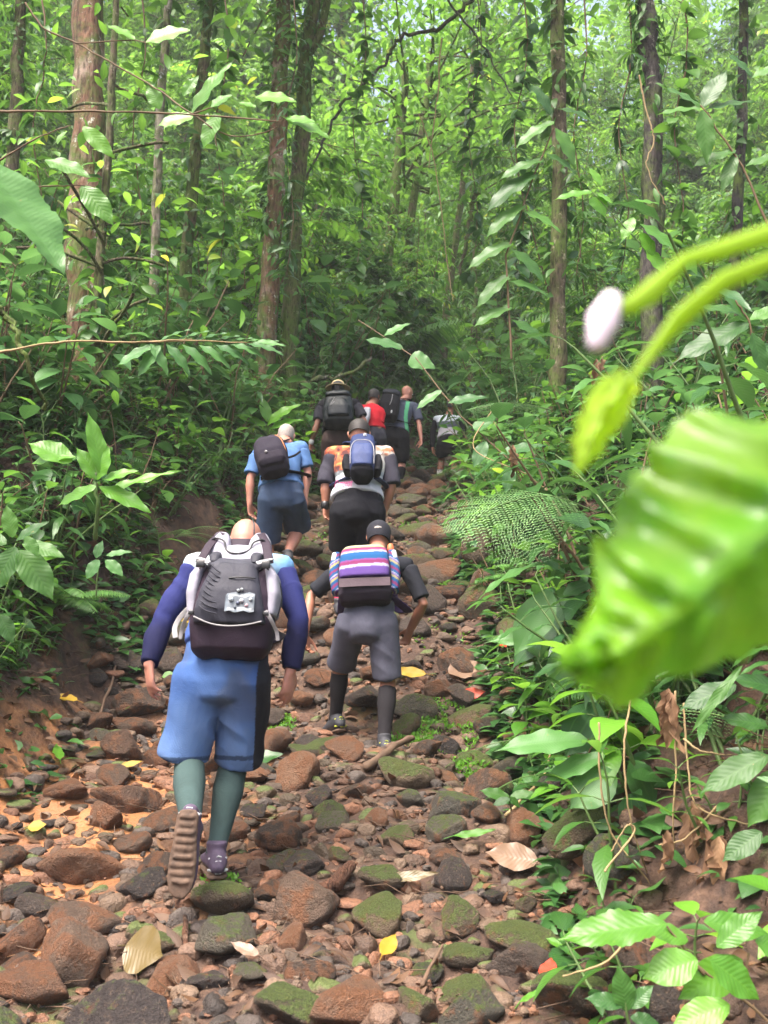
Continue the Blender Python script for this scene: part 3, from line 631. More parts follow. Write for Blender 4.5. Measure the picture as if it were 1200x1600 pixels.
def strapplant(nl, L, tpl):
    gs, gl = Geo(), Geo(); tube(gs, [(0, 0, -.06), (0, 0, .03)], [.012, .01], 5); a = np.arange(nl)*2.4; m = nl
    leaves(gl, tpl, np.zeros((m, 3)), np.stack([np.cos(a), np.sin(a), rng.uniform(.3, 2.2, m)], -1), np.stack([-np.cos(a)*.6, -np.sin(a)*.6, np.full(m, 1.)], -1), L*rng.uniform(.6, 1.1, m))
    return gs, gl
def tree(h, r, first, nbr, blen, L, tpl, lpt=9, tw=6, up=.45, crown_only=False, pinn=False, lean=.03):
    gs, gl = Geo(), Geo(); pts = curve((0, 0, -.3), (rng.normal(0, lean), rng.normal(0, lean), 1), h, 14, 0, .085)
    tube(gs, pts, [r*(1-.82*(i/14)**1.1)*(1+.12*math.sin(i*2.7)) for i in range(15)], 8, cap=False, rfun=lambda i, an: 1+.1*np.sin(an*3+i))
    P, D, N, Ls = [], [], [], []
    for k in range(nbr):
        t = first+(1-first)*(k+rng.random())/nbr; t = min(t, .995); f = t*14; i = min(int(f), 13); q = pts[i]+(pts[i+1]-pts[i])*(f-i); a = rng.uniform(0, 6.28)
        l = blen*rng.uniform(.55, 1.1)*(1-.45*((t-first)/(1-first))**2); bp = curve(q, (math.cos(a), math.sin(a), up+rng.normal(0, .2)), l, 6, -.07, .12)
        tube(gs, bp, [max(r*.20*(1-.8*j/6), .003) for j in range(7)], 4, cap=False)
        for m in range(tw):
            u = (m+1)/tw*6; j = min(int(u-.001), 5); s = bp[j]+(bp[j+1]-bp[j])*(u-j); bd = nrm(bp[j+1]-bp[j]); sd_ = nrm(np.cross(bd, (0, 0, 1)))*(1 if m % 2 else -1)
            tl = l*.42*rng.uniform(.6, 1.2); td = bd*rng.uniform(.4, 1.1)+sd_*(.9 if m < tw-1 else .1)+[0, 0, rng.uniform(-.25, .3)]; tp_ = curve(s, td, tl, 4, -.08, .08)
            tube(gs, tp_, [.005, .004, .004, .003, .002], 3, cap=False)
            for q_ in range(lpt):
                v = (q_+.7)/lpt*4; jj = min(int(v-.001), 3); c = tp_[jj]+(tp_[jj+1]-tp_[jj])*(v-jj); tt = nrm(tp_[jj+1]-tp_[jj]); ss = nrm(np.cross(tt, (0, 0, 1)))*(1 if q_ % 2 else -1)
                P.append(c); D.append(tt*.55+ss*.8+np.array([0, 0, -.25])+rng.normal(0, .18, 3)); N.append(np.array([0, 0, 1])+rng.normal(0, .33, 3)); Ls.append(L*rng.uniform(.6, 1.15))
    leaves(gl, tpl, P, D, N, Ls)
    return gs, gl

T_ell = leaf_tpl(4, 'ellip', .40, .25, .3); T_wide = leaf_tpl(6, 'ellip', .52, .2, .35, 5, wave=.012); T_lan = leaf_tpl(4, 'lance', .26, .3, .35)
T_far = leaf_tpl(3, 'ellip', .44, .25, .3); T_farl = leaf_tpl(3, 'lance', .27, .3, .4); T_heart = leaf_tpl(7, 'heart', .85, .12, .35, 5); T_near = leaf_tpl(10, 'ellip', .50, .12, .35, 7, wave=.02, quilt=.006)
T_near2 = leaf_tpl(7, 'ellip', .46, .14, .5, 5, wave=.02); T_strap = leaf_tpl(10, 'strap', .13, .35, .55, 3); T_long = leaf_tpl(8, 'lance', .22, .2, .4, 5, wave=.02)
ARCH = {}
def arch(kind, n, fn, smat, lmat, name, cat, leafn='foliage'):
    ARCH[kind] = []
    for i in range(n):
        gs, gl = fn(i); ARCH[kind].append((gs.mesh('stem', M[smat]), gl.mesh(leafn, M[lmat] if isinstance(lmat, str) else M[lmat[i % len(lmat)]])))
    ARCH[kind] = (ARCH[kind], name, cat, leafn)
TONE = {'bigshrub': ['green', 'bright', 'dark green', 'ribbed'], 'shrub': ['green', 'dark green', 'ribbed'], 'narrow': ['green', 'dark green'], 'seedling': ['bright', 'green', 'dull green'], 'fern': ['lacy'], 'swordfern': ['light', 'dark'], 'palm': ['green', 'dark'], 'aroid': ['bright', 'green'], 'strap': ['green', 'bright'], 'sapling': ['green', 'yellow-green', 'dark green'], 'undertree': ['pale-leaved', 'pale-leaved', 'deep green'], 'talltree': ['green']}
def plab(kind, i, s, srange, p):
    t = TONE[kind][i % len(TONE[kind])]; q = (s-srange[0])/(srange[1]-srange[0]); sz = 'little' if q < .33 else ('middling' if q < .66 else 'tall')
    d = p[1]; far = ', nearest row' if d < 5 else (', front row' if d < 7.5 else (', middle row' if d < 11 else (', back row' if d < 17 else (', far behind' if d < 26 else ', farthest of all'))))
    k = WORDS[kind].replace('tall ', '').replace('small ', '').replace('green ', '').replace('feathery ', '').replace('simple-fronded ', 'plain ')
    return uniq(f'{sz} {t} {k}', p, far)
def plant(kind, loc, s=1., rot=None, label=None, group=None, tilt=.1, var=None, mat=None, trunk='stem'):
    vs, name, cat, ln = ARCH[kind]; a, b_ = random.choice(vs) if var is None else vs[var % len(vs)]
    e = empty(name, loc); e.scale = (s, s, s*random.uniform(.9, 1.1)); e.rotation_euler = (random.uniform(-tilt, tilt), random.uniform(-tilt, tilt), random.uniform(0, 6.28) if rot is None else rot)
    link(trunk, a, e); f = link(ln, b_, e)
    tag(e, label, cat, group)
    return e
arch('shrub', 5, lambda i: shrub([.7, 1.0, 1.3, .9, 1.5][i], [4, 5, 5, 7, 4][i], [.2, .22, .26, .17, .24][i], T_wide, [4, 5, 6, 6, 6][i]), 'stem_brown', ['leaf', 'leaf_dark', 'leaf_long'], 'shrub', 'shrub')
arch('bigshrub', 5, lambda i: shrub([1.8, 2.4, 2.0, 2.8, 1.6][i], [4, 4, 5, 4, 5][i], [.34, .38, .30, .42, .36][i], T_wide if i % 2 else T_near2, [6, 7, 6, 8, 5][i], .4, .45), 'stem_brown', ['leaf', 'leaf_bright', 'leaf_dark', 'leaf_long'], 'large_leaved_shrub', 'shrub')
arch('narrow', 4, lambda i: shrub([.9, 1.3, .7, 1.6][i], [6, 6, 7, 6][i], [.19, .22, .16, .24][i], T_long if i % 2 else T_lan, [9, 10, 8, 11][i], .5, .35, opposite=False), 'stem', ['leaf', 'leaf_dark'], 'narrow_leaved_shrub', 'shrub')
arch('seedling', 6, lambda i: shrub([.25, .35, .3, .45, .2, .4][i], [1, 2, 3, 2, 3, 2][i], [.13, .12, .10, .15, .09, .17][i], [T_wide, T_ell, T_lan][i % 3], [3, 4, 4, 4, 3, 3][i], .5), 'stem', ['leaf_bright', 'leaf', 'leaf'], 'seedling', 'seedling')
arch('fern', 3, lambda i: fern([8, 7, 9][i], [.55, .75, .65][i], True, .6, 20), 'stem', ['fern'], 'fern', 'fern', 'frond_leaves')
arch('swordfern', 3, lambda i: fern([9, 7, 10][i], [.6, .8, .7][i], False, .7, 26, .2), 'stem', ['fern', 'leaf_dark'], 'sword_fern', 'fern', 'frond_leaves')
arch('palm', 3, lambda i: palm([7, 9, 8][i], [1.1, 1.4, 1.6][i], [.2, .5, .8][i]), 'stem', ['leaf', 'leaf_dark'], 'understory_palm', 'palm', 'fronds')
arch('aroid', 3, lambda i: aroid([6, 8, 5][i], [.26, .22, .32][i], [.4, .5, .6][i], T_heart), 'stem', ['leaf_bright', 'leaf'], 'arum_plant', 'plant')
arch('strap', 3, lambda i: strapplant([12, 16, 9][i], [.35, .55, .6][i], T_strap), 'stem', ['grass', 'leaf_bright'], 'grassy_plant', 'plant', 'blades')
arch('sapling', 5, lambda i: tree([2.6, 3.4, 3.0, 4.2, 3.6][i], .022, .15, [20, 24, 22, 28, 24][i], [.8, .9, 1.0, 1.0, 1.1][i], [.20, .18, .25, .19, .22][i], [T_ell, T_lan][i % 2], 7, 4), 'stem_brown', ['leaf', 'leaf_far', 'leaf_dark'], 'sapling', 'tree', 'crown')
arch('undertree', 6, lambda i: tree([7, 8.5, 6, 9.5, 8, 7.5][i], .06, .16, [38, 44, 34, 48, 44, 40][i], [1.7, 2.0, 1.6, 2.1, 1.9, 1.8][i], [.25, .22, .28, .20, .25, .30][i], [T_far, T_farl][i % 2], 8, 5), 'bark', ['leaf_far', 'leaf_far', 'leaf'], 'understory_tree', 'tree', 'crown')
arch('talltree', 4, lambda i: tree([17, 20, 15, 18][i], [.16, .2, .14, .18][i], .22, [60, 70, 56, 64][i], [3.0, 3.4, 2.8, 3.2][i], [.34, .30, .36, .32][i], [T_far, T_farl][i % 2], 8, 6, .35), 'bark_moss', ['leaf_far'], 'forest_tree', 'tree', 'crown')

# ---------------------------------------------------------------- scatter
taken = []
def free(x, y, d):
    if any((a-x)**2+(b_-y)**2 < d*d for a, b_ in taken): return False
    taken.append((x, y)); return True
def keepclear(x, y, h):
    """nothing tall between the camera and the trail with its walkers"""
    if y < 1.9: return False
    o = offtrail(x, y)
    if x < 0 and y < 6.4 and o < .42: return False
    if 9.5 < y < 15.6 and 652 < proj((x, y, 4.))[0] < 742: return False
    if h > 1.2 and y < 9.4 and -110 < proj((x, y, 3.))[0] < 290: return False
    return o > (.12 if h < .4 else .25+.18*h)
WORDS = {'bigshrub': 'large-leaved shrub', 'shrub': 'broad-leaved shrub', 'narrow': 'narrow-leaved shrub', 'seedling': 'small green seedling', 'fern': 'feathery fern', 'swordfern': 'simple-fronded fern', 'palm': 'understory palm', 'aroid': 'heart-leaved plant', 'strap': 'strap-leaved tuft', 'sapling': 'leafy sapling', 'undertree': 'understory tree', 'talltree': 'tall forest tree'}
GRP = {k: v+'s among the forest undergrowth' for k, v in WORDS.items()}
def scatter(kind, N, yr, side, off, srange, dmin, pw=1.3, hgt=1., zlift=0.):
    n = 0
    for _ in range(N*12):
        if n >= N: break
        y = yr[0]+(yr[1]-yr[0])*rng.random()**pw; o = off[0]+(off[1]-off[0])*rng.random()**1.4; sd_ = side if side else rng.choice([-1, 1])
        x = np.interp(y, *LE)-o if sd_ < 0 else np.interp(y, *RE)+o
        s = rng.uniform(*srange); z = float(tz(x, y)); px, py = proj((x, y, z+hgt*s*.6))
        if px < -140 or px > 1340 or not keepclear(x, y, hgt*s): continue
        if y < 3.6 and s*hgt > .55: continue
        if not free(x, y, dmin): continue
        v = random.randrange(len(ARCH[kind][0])); plant(kind, (x, y, z-.02), s, label=plab(kind, v, s, srange, (x, y, z+hgt*s*.5)), group=GRP[kind], var=v); n += 1
for sd_ in (-1, 1):
    scatter('shrub', 95, (3.0, 15), sd_, (.45, 4.8), (.6, 1.15), .24, hgt=1.)
    scatter('narrow', 85, (3.2, 15), sd_, (.4, 4.8), (.6, 1.1), .24, hgt=1.)
    scatter('bigshrub', 46, (6.5, 17), sd_, (.9, 6.5), (.6, 1.15), .4, hgt=2.)
    scatter('seedling', 140, (2.5, 13), sd_, (.12, 3.2), (.7, 1.4), .1, hgt=.3)
    scatter('fern', 40, (3.2, 14), sd_, (.3, 4), (.6, 1.1), .2, hgt=.4)
    scatter('swordfern', 40, (3.2, 14), sd_, (.3, 4), (.6, 1.1), .2, hgt=.5)
    scatter('aroid', 45, (3.2, 13), sd_, (.3, 4), (.6, 1.2), .2, hgt=.5)
    scatter('strap', 34, (3.2, 13), sd_, (.25, 3.5), (.5, 1.1), .25, hgt=.4)
    scatter('palm', 18, (6, 20), sd_, (1.2, 6), (.7, 1.2), .7, hgt=1.4)
    scatter('sapling', 62, (6.0, 22), sd_, (1.1, 7), (.6, 1.2), .45, hgt=3)
for sd_ in (-1, 1): scatter('sapling', 16, (8, 14), sd_, (1.6, 6), (1.5, 2.2), .7, hgt=3)
scatter('narrow', 34, (4.2, 8.5), -1, (.42, 1.5), (.35, .7), .16, hgt=1.)
scatter('shrub', 34, (4.2, 9), -1, (.42, 1.5), (.35, .7), .16, hgt=1.)
scatter('swordfern', 14, (4.2, 8.5), -1, (.42, 1.4), (.5, .8), .18, hgt=.4)
scatter('seedling', 40, (4.3, 10), 1, (.0, .5), (1.1, 1.9), .12, hgt=.15)
scatter('shrub', 22, (4.4, 10), 1, (.14, .7), (.4, .6), .16, hgt=.3)
scatter('aroid', 16, (4.4, 10), 1, (.1, .6), (.5, .8), .14, hgt=.3)
for q_, (px, py, Yd, s_) in enumerate([(752, 745, 13.4, .9), (700, 744, 14.6, .38), (775, 740, 14.2, 1.3), (733, 744, 14.0, .7)]):
    p_ = U(px, py, Yd); plant('shrub', (p_.x, Yd, float(tz(p_.x, Yd))-.03), s_, var=q_, label=['leafy shrub partly hiding the last hiker', 'lower shrub in front of the legs of the last hiker', 'tallest shrub right of the last hiker', 'small shrub at the elbow of the last hiker'][q_], group='shrubs around the last hiker')
# behind the head of the trail, where it turns out of sight
def field(kind, N, yr, xr, srange, dmin, hgt):
    n = 0
    for _ in range(N*12):
        if n >= N: break
        y = rng.uniform(*yr); x = rng.uniform(-1, 1)*(xr*y+1.5); s = rng.uniform(*srange)
        if kind in ('undertree', 'talltree') and y > 15 and (abs(600+F*x/y-960) < (75 if kind == 'talltree' else 50) or (kind == 'talltree' and abs(600+F*x/y-590) < 30)): continue
        if y < 24 and not keepclear(x, y, min(hgt*s, 1.5)) : continue
        if not free(x, y, dmin): continue
        z = float(tz(x, y)); v = random.randrange(len(ARCH[kind][0])); plant(kind, (x, y, z-.03), s, label=plab(kind, v, s, srange, (x, y, z+hgt*s*.5)), group=GRP[kind], var=v); n += 1
field('shrub', 40, (15.8, 24), .36, (.9, 1.5), .5, 1)
field('narrow', 40, (15.8, 24), .36, (.9, 1.5), .5, 1)
field('bigshrub', 40, (16, 26), .38, (.9, 1.4), .6, 2)
field('palm', 46, (15.5, 26), .36, (1, 1.6), .9, 1.5)
field('sapling', 80, (16.5, 30), .4, (.9, 1.5), .9, 3)
field('undertree', 150, (12, 36), .42, (.8, 1.35), .9, 7)
field('talltree', 84, (20, 52), .46, (.85, 1.25), 1.6, 15)

# ---------------------------------------------------------------- undergrowth: uncountable low cover on both banks and a far wood
g = Geo(); N = 80000
y = 2.3+20*rng.random(N)**1.25; sd_ = rng.choice([-1, 1], N); o = -.02+5*rng.random(N)**1.7
x = np.where(sd_ < 0, np.interp(y, *LE)-o, np.interp(y, *RE)+o)
patch = vn(x*2.3, y*2.3, 77)+.5+.4*vn(x*7, y*7, 78)
px_ = 600+F*x/y
kp = (patch > .42-.12*np.clip(o, 0, 2)) & (px_ > -80) & (px_ < 1280) & ~((sd_ < 0) & (o < .38) & (y < 6.6) & (rng.random(N) < .8)) & ~((sd_ > 0) & (y < 4.2) & (o < .8) & (rng.random(N) < .7))
x, y, o = x[kp], y[kp], o[kp]; m = len(x); z = tz(x, y)+rng.random(m)**1.5*(.08+.25*np.clip(o, 0, 1))
a = rng.uniform(0, 6.28, m); D = np.stack([np.cos(a), np.sin(a), rng.uniform(-.2, .7, m)], -1); Nn = tn(x, y)*.6+np.array([0, -.15, .7])+rng.normal(0, .3, (m, 3)); L = rng.uniform(.05, .15, m)*(1+.02*y)
for k, tp in enumerate((T_ell, T_lan, T_far, leaf_tpl(3, 'heart', .8, .15, .3))):
    s = slice(k, None, 4); leaves(g, tp, np.stack([x, y, z], -1)[s], D[s], Nn[s], L[s])
tag(g.obj('undergrowth', M['leaf_dark']), 'low dark green ground cover spreading over both banks', None, None, 'stuff')
g = Geo(); N = 90000; y = rng.uniform(34, 62, N); x = rng.uniform(-1, 1, N)*(.5*y); top = 19+9*vn(x*.16, y*.16, 5)+5*vn(x*.5, y*.3, 6)
z = tz(x, y)+rng.random(N)*np.maximum(top, 3); cl = vn(x*.6, z*.6, 9)+.5*vn(x*1.8, z*1.8, 10); gx = 600+F*x/(y*math.cos(PITCH)+(z-EYE)*math.sin(PITCH)); gy = 800-F*(-y*math.sin(PITCH)+(z-EYE)*math.cos(PITCH))/(y*math.cos(PITCH)+(z-EYE)*math.sin(PITCH)); kp = cl > -.22
for u_, v_, w_, h_ in ((960, 195, 62, 85), (590, 175, 35, 50), (515, 15, 50, 40), (1185, 370, 50, 70), (1040, 130, 25, 50), (930, 330, 30, 40), (1150, 60, 40, 50)): kp = kp & (((gx-u_)/w_)**2+((gy-v_)/h_)**2+.8*vn(x*.9, z*.9, 31) > 1)
x, y, z = x[kp], y[kp], z[kp]; m = len(x)
leaves(g, T_far, np.stack([x, y, z], -1), rng.normal(0, 1, (m, 3)), np.array([0, -.3, 1])+rng.normal(0, .5, (m, 3)), rng.uniform(.3, .6, m))
tag(g.obj('distant_forest', M['leaf_far']), 'far green wood closing the view behind the trees', None, None, 'stuff')

# ---------------------------------------------------------------- trunks one can point to
def bigtree(pts, wpx, Yd, bark, label, fork=None, climbers=0, top=16., ep=T_ell, name='forest_tree'):
    px0 = pts[0][0]; climbers = int(climbers*3.2)+150 if climbers > 0 else 40
    W = [U(px, py, Yd) for px, py in pts]; W.sort(key=lambda p: p.z)
    b0 = W[0].copy(); gz = float(tz(b0.x, b0.y)); dirn = (W[1]-W[0]).normalized(); base = Vector((b0.x-dirn.x/dirn.z*(b0.z-gz)*.6, b0.y, gz-.3)); dt = (W[-1]-W[-2]).normalized()
    r = wpx/F*Yd/2; H = top; line = [base]
    for p in W:
        if p.z > base.z+.5: line.append(p)
    while line[-1].z < H: line.append(line[-1]+Vector((dt.x+rng.normal(0, .02), dt.y+rng.normal(0, .02), 1))*1.2)
    Q = [];
    for i in range(len(line)-1):
        for k in range(6): Q.append(line[i].lerp(line[i+1], k/6)+Vector(rng.normal(0, r*.12, 3))+Vector((math.sin(len(Q)*.21+px0)*r*.35, 0, 0)))
    Q.append(line[-1]); e = empty(name, tuple(base)); tag(e, label, 'tree', 'trunks standing beside the trail')
    g = Geo(); zz = np.array([q.z for q in Q]); rad = r*np.clip(1.0-.35*(zz-W[0].z)/(H-W[0].z), .5, 1.05)*(1+.9*np.exp(-(zz-base.z)/.35))
    tube(g, Q, list(rad), 16, rfun=lambda i, an: 1+.09*np.sin(an*3+i*.21)+.06*np.sin(an*5-i*.3)+.05*np.sin(an*2+i*1.7)+.05*vn(an*2, an*0+i*.9, 3), cap=False)
    if fork:
        (fx, fy), ftop, fr = fork; f0 = U(fx, fy, Yd); f1 = U(ftop[0], ftop[1], Yd); L_ = [f0, f0.lerp(f1, .25)+Vector(((f1-f0).x*.25, 0, 0)), f1, f1+(f1-f0)*1.5, f1+(f1-f0)*3+Vector((0, 0, 2))]
        tube(g, L_, [r*fr, r*fr, r*fr*.9, r*fr*.8, r*fr*.5], 10, cap=False)
    # limbs carrying the crown high above
    gc = Geo(); P, D, N_, Ls = [], [], [], []
    for k in range(16):
        q = np.array(Q[-1])-np.array([0, 0, 4.5*rng.random()]); a = 2.4*k; bp = curve(q, (math.cos(a), math.sin(a), .5), rng.uniform(2.2, 4)*min(1, (H/16)**2), 6, -.05, .1); tube(g, bp, [max(.015, r*.3*(1-.8*j/6)) for j in range(7)], 5, cap=False)
        for j in range(2, 7):
            m = 16 if H > 10 else 3; P.extend(bp[j]+rng.normal(0, .5, (m, 3))); D.extend(rng.normal(0, 1, (m, 3))); N_.extend(np.array([0, 0, 1])+rng.normal(0, .4, (m, 3))); Ls.extend(rng.uniform(.2, .32, m))
    leaves(gc, T_ell, P, D, N_, np.array(Ls)*(1 if H > 10 else .6)); g.obj('trunk', M[bark], e, tuple(base)); gc.obj('crown', M['leaf_far'], e, tuple(base))
    if climbers:
        gv = Geo(); m = climbers; i = rng.integers(2, len(Q)-14, m); a = rng.uniform(0, 6.28, m); qq = np.array([list(Q[k]) for k in i]); rr = rad[i]*1.05
        n = vn(qq[:, 2]*1.3, a, 8) > -.2; i, a, qq, rr = i[n], a[n], qq[n], rr[n]; m = len(a); out = np.stack([np.cos(a), np.sin(a), np.zeros(m)], -1)
        leaves(gv, ep, qq+out*(rr[:, None]+.02)+np.stack([np.zeros(m)]*2+[rng.uniform(-.2, .2, m)], -1), out*.9+np.array([0, 0, -.6])+rng.normal(0, .6, (m, 3)), out+[0, 0, .5], rng.uniform(.10, .26, m))
        c = gv.obj('climbing_plant', M['leaf'], None, tuple(base)); tag(c, 'climbing leaves clinging to the '+label, 'climber', 'climbers on the trunks', 'stuff')
    return e
bigtree([(150, 0), (136, 200), (122, 400), (128, 560)], 56, 9.0, 'bark_red', 'thick reddish trunk with pale patches at the left', climbers=-1)
bigtree([(262, 0), (250, 150), (243, 400)], 15, 12.0, 'bark_pale', 'slim pale trunk right of the thick reddish one', climbers=50)
bigtree([(328, 40), (312, 200), (290, 400)], 20, 12.5, 'bark_moss', 'mottled slender trunk between the pale and the forked ones', climbers=110)
bigtree([(446, 0), (432, 200), (420, 400)], 30, 13.0, 'bark_red', 'left of the two close trunks, brown with hanging plants', climbers=260, ep=T_lan)
bigtree([(485, 75), (474, 200), (455, 400)], 27, 13.4, 'bark_moss', 'mossy trunk that forks near the top of the picture', fork=((485, 80), (512, 0), .55), climbers=120, ep=T_lan)
bigtree([(632, 100), (618, 300), (598, 500)], 19, 21.0, 'bark_moss', 'left one of the two thin mossy trunks at centre', climbers=90)
bigtree([(668, 150), (650, 300), (628, 490)], 15, 22, 'bark_moss', 'right one of the two thin mossy trunks, slightly leaning', climbers=40)
bigtree([(874, 0), (874, 200), (866, 520)], 27, 10.5, 'bark', 'slim dark-brown trunk right of centre', climbers=140)
bigtree([(1012, 0), (1016, 150), (1012, 420)], 34, 9.5, 'bark_dark', 'blackish thick trunk near the right edge', climbers=240, ep=T_lan)
bigtree([(1160, 0), (1158, 200), (1150, 420)], 18, 12., 'bark_dark', 'dark trunk at the right frame edge behind leaves', climbers=80)
bigtree([(30, 0), (20, 200), (14, 400)], 22, 12.5, 'bark', 'dark trunk at the left frame edge', climbers=80)
bigtree([(740, 60), (720, 300), (700, 460)], 12, 23, 'bark', 'thin far trunk right of the two mossy ones', climbers=30)
bigtree([(154, 420), (150, 520), (160, 640)], 16, 8.2, 'bark', 'brown stem just right of the foot of the thick reddish trunk', climbers=20, top=8)
# leaning branches and lianas
def liana(P, r, mat, label, name='liana', n=6, sub=8, cat='vine', lv=0, tp=T_ell, group='lianas and bare branches', wob=.5, lm='leaf', ll=(.08, .18)):
    W = [U(*p) for p in P]; Q = []
    for i in range(len(W)-1):
        a0, a1, a2, a3 = W[max(i-1, 0)], W[i], W[i+1], W[min(i+2, len(W)-1)]
        for k in range(sub):
            t = k/sub; Q.append(.5*((2*a1)+(a2-a0)*t+(2*a0-5*a1+4*a2-a3)*t*t+(3*a1-a0-3*a2+a3)*t**3)+Vector(rng.normal(0, r*wob, 3)))
    Q.append(W[-1]); g = Geo(); tube(g, Q, [r*(1-.5*i/len(Q)) for i in range(len(Q))], n, rfun=lambda i, an: 1+.12*np.sin(an*2+i)); c = tuple(W[0])
    o = tag(g.obj(name, M[mat], None, c), label, cat, group)
    if lv:
        gl = Geo(); q = np.array([list(Q[int(len(Q)*k)]) for k in rng.uniform(.15, .99, lv)]); leaves(gl, tp, q, rng.normal(0, 1, (lv, 3))*[1, .6, .4]+[0, -.2, -.25], np.array([0, -.2, 1])+rng.normal(0, .3, (lv, 3)), rng.uniform(*ll, lv)); gl.obj('foliage', M[lm], o, c)
    return o
liana([(735, 0, 14), (690, 40, 14), (625, 60, 14), (600, 100, 14), (540, 160, 14), (510, 210, 14), (470, 300, 13.6)], .035, 'bark_dark', 'dark crooked bough crossing the centre top diagonally', cat='branch', name='bough')
liana([(655, 180, 15), (680, 260, 15), (700, 420, 14.5), (708, 470, 14)], .012, 'vine', 'thin pale liana hanging right of the mossy trunks')
liana([(690, 60, 14), (683, 150, 14), (670, 260, 14)], .014, 'vine', 'pale liana twisting down from the dark bough')
for i_, (px_, Yl_, lb_) in enumerate([(452, 11.5, 'leafy liana hanging in front of the forked mossy trunk'), (345, 10.5, 'leafy liana hanging left of the two close trunks'), (215, 9.5, 'leafy liana hanging between the reddish and pale trunks'), (812, 11, 'leafy liana hanging left of the slim dark trunk'), (905, 10.2, 'leafy liana hanging right of the slim dark trunk'), (1062, 9.2, 'leafy liana hanging right of the blackish trunk'), (975, 9.8, 'leafy liana hanging left of the blackish trunk'), (560, 13, 'leafy liana hanging at the centre of the wood'), (60, 9, 'leafy liana hanging near the left edge'), (740, 14, 'thin leafy liana hanging right of centre')]):
    liana([(px_, -60, Yl_), (px_+12, 80, Yl_), (px_-8, 200, Yl_), (px_+6, 330, Yl_), (px_-4, 430, Yl_)], .010, 'stem_brown', lb_, lv=90, tp=T_wide if i_ % 2 else T_long, ll=(.12, .30), lm='leaf' if i_ % 3 else 'leaf_dark', group='leafy lianas hanging in the wood')
liana([(998, 120, 8), (1012, 180, 8), (1022, 220, 8), (1010, 260, 8), (1040, 320, 8)], .008, 'vine', 'curling thin liana in front of the blackish trunk')
liana([(740, 300, 16), (735, 340, 16), (720, 430, 16)], .05, 'bark', 'short leaning mossy stem right of centre', cat='branch', name='bough')
liana([(700, 0, 13), (760, 80, 13), (800, 150, 13)], .02, 'bark_dark', 'bare bough at the centre top', cat='branch', name='bough')
liana([(0, 174, 3.2), (150, 174, 3.2), (300, 179, 3.2), (440, 190, 3.2)], .0045, 'stem_brown', 'long thin horizontal twig across the upper left', cat='branch', name='twig', wob=.25)
liana([(40, 5, 3.6), (70, 45, 3.6), (120, 68, 3.6), (230, 130, 3.5), (300, 178, 3.4), (360, 212, 3.4), (420, 205, 3.4), (440, 190, 3.4)], .004, 'stem_brown', 'thin twig arching down from the top left with large leaves', cat='branch', name='twig', wob=.25)
liana([(0, 250, 3.6), (60, 215, 3.6), (110, 196, 3.6)], .004, 'stem_brown', 'short thin twig near the left edge', cat='branch', name='twig', wob=.2)
liana([(0, 550, 4.2), (100, 534, 4.2), (210, 535, 4.2), (300, 530, 4.4)], .006, 'vine', 'pale horizontal rib leading to the wide pinnate leaf', cat='branch', name='twig', wob=.2)
liana([(0, 480, 5), (25, 520, 5), (45, 570, 5), (70, 640, 5.2)], .02, 'bark_moss', 'mossy leaning stick at the left edge', cat='branch', name='bough')
liana([(490, 592, 13), (540, 585, 13), (580, 560, 13)], .04, 'bark_dark', 'dark branch above the hiker in the straw hat', cat='branch', name='bough')
liana([(470, 600, 13), (500, 625, 13), (520, 640, 13)], .06, 'bark_dark', 'dark fallen branch left of the straw hat', cat='branch', name='bough')
# ---------------------------------------------------------------- people
dg_get = bpy.context.evaluated_depsgraph_get
def fuse(g, vox, mats, name, origin, sm=4, wr=0., wf=9., seed=0, parent=None, colfn=None):
    """melt overlapping closed tubes into one continuous surface"""
    me = g.mesh('raw', [], origin); o = link('raw', me)
    r = o.modifiers.new('r', 'REMESH'); r.mode = 'VOXEL'; r.voxel_size = vox; r.use_smooth_shade = True
    s = o.modifiers.new('s', 'SMOOTH'); s.iterations = sm; s.factor = .6
    bpy.context.view_layer.update(); m2 = bpy.data.meshes.new_from_object(o.evaluated_get(dg_get()))
    bpy.data.objects.remove(o); bpy.data.meshes.remove(me)
    n = len(m2.vertices); V = np.empty(n*3); m2.vertices.foreach_get('co', V); V = V.reshape(-1, 3)
    if wr:
        N = np.empty(n*3); m2.vertices.foreach_get('normal', N); N = N.reshape(-1, 3)
        a = vn((V[:, 0]+V[:, 2]*.25)*wf*1.5+seed, (V[:, 2]*.5+V[:, 1]*.4)*wf*.7+seed, seed); b_ = vn((V[:, 2]+V[:, 0]*.7)*wf*1.1, (V[:, 1]+V[:, 0]*.6)*wf*.8, seed+3)
        ridge = a*1.4+.45*(.5-np.abs(b_)*2.4)
        V = V+N*(ridge*wr)[:, None]; m2.vertices.foreach_set('co', V.ravel())
    m2.polygons.foreach_set('use_smooth', [True]*len(m2.polygons)); m2.materials.clear()
    for m in (mats if isinstance(mats, list) else [mats]): m2.materials.append(m)
    if colfn is not None:
        c = colfn(V+np.array(origin)); at = m2.attributes.new('col', 'FLOAT_COLOR', 'POINT'); at.data.foreach_set('color', np.concatenate([c, np.ones((n, 1))], 1).ravel())
    m2.name = name; m2.update()
    return link(name, m2, parent, None if parent else origin)
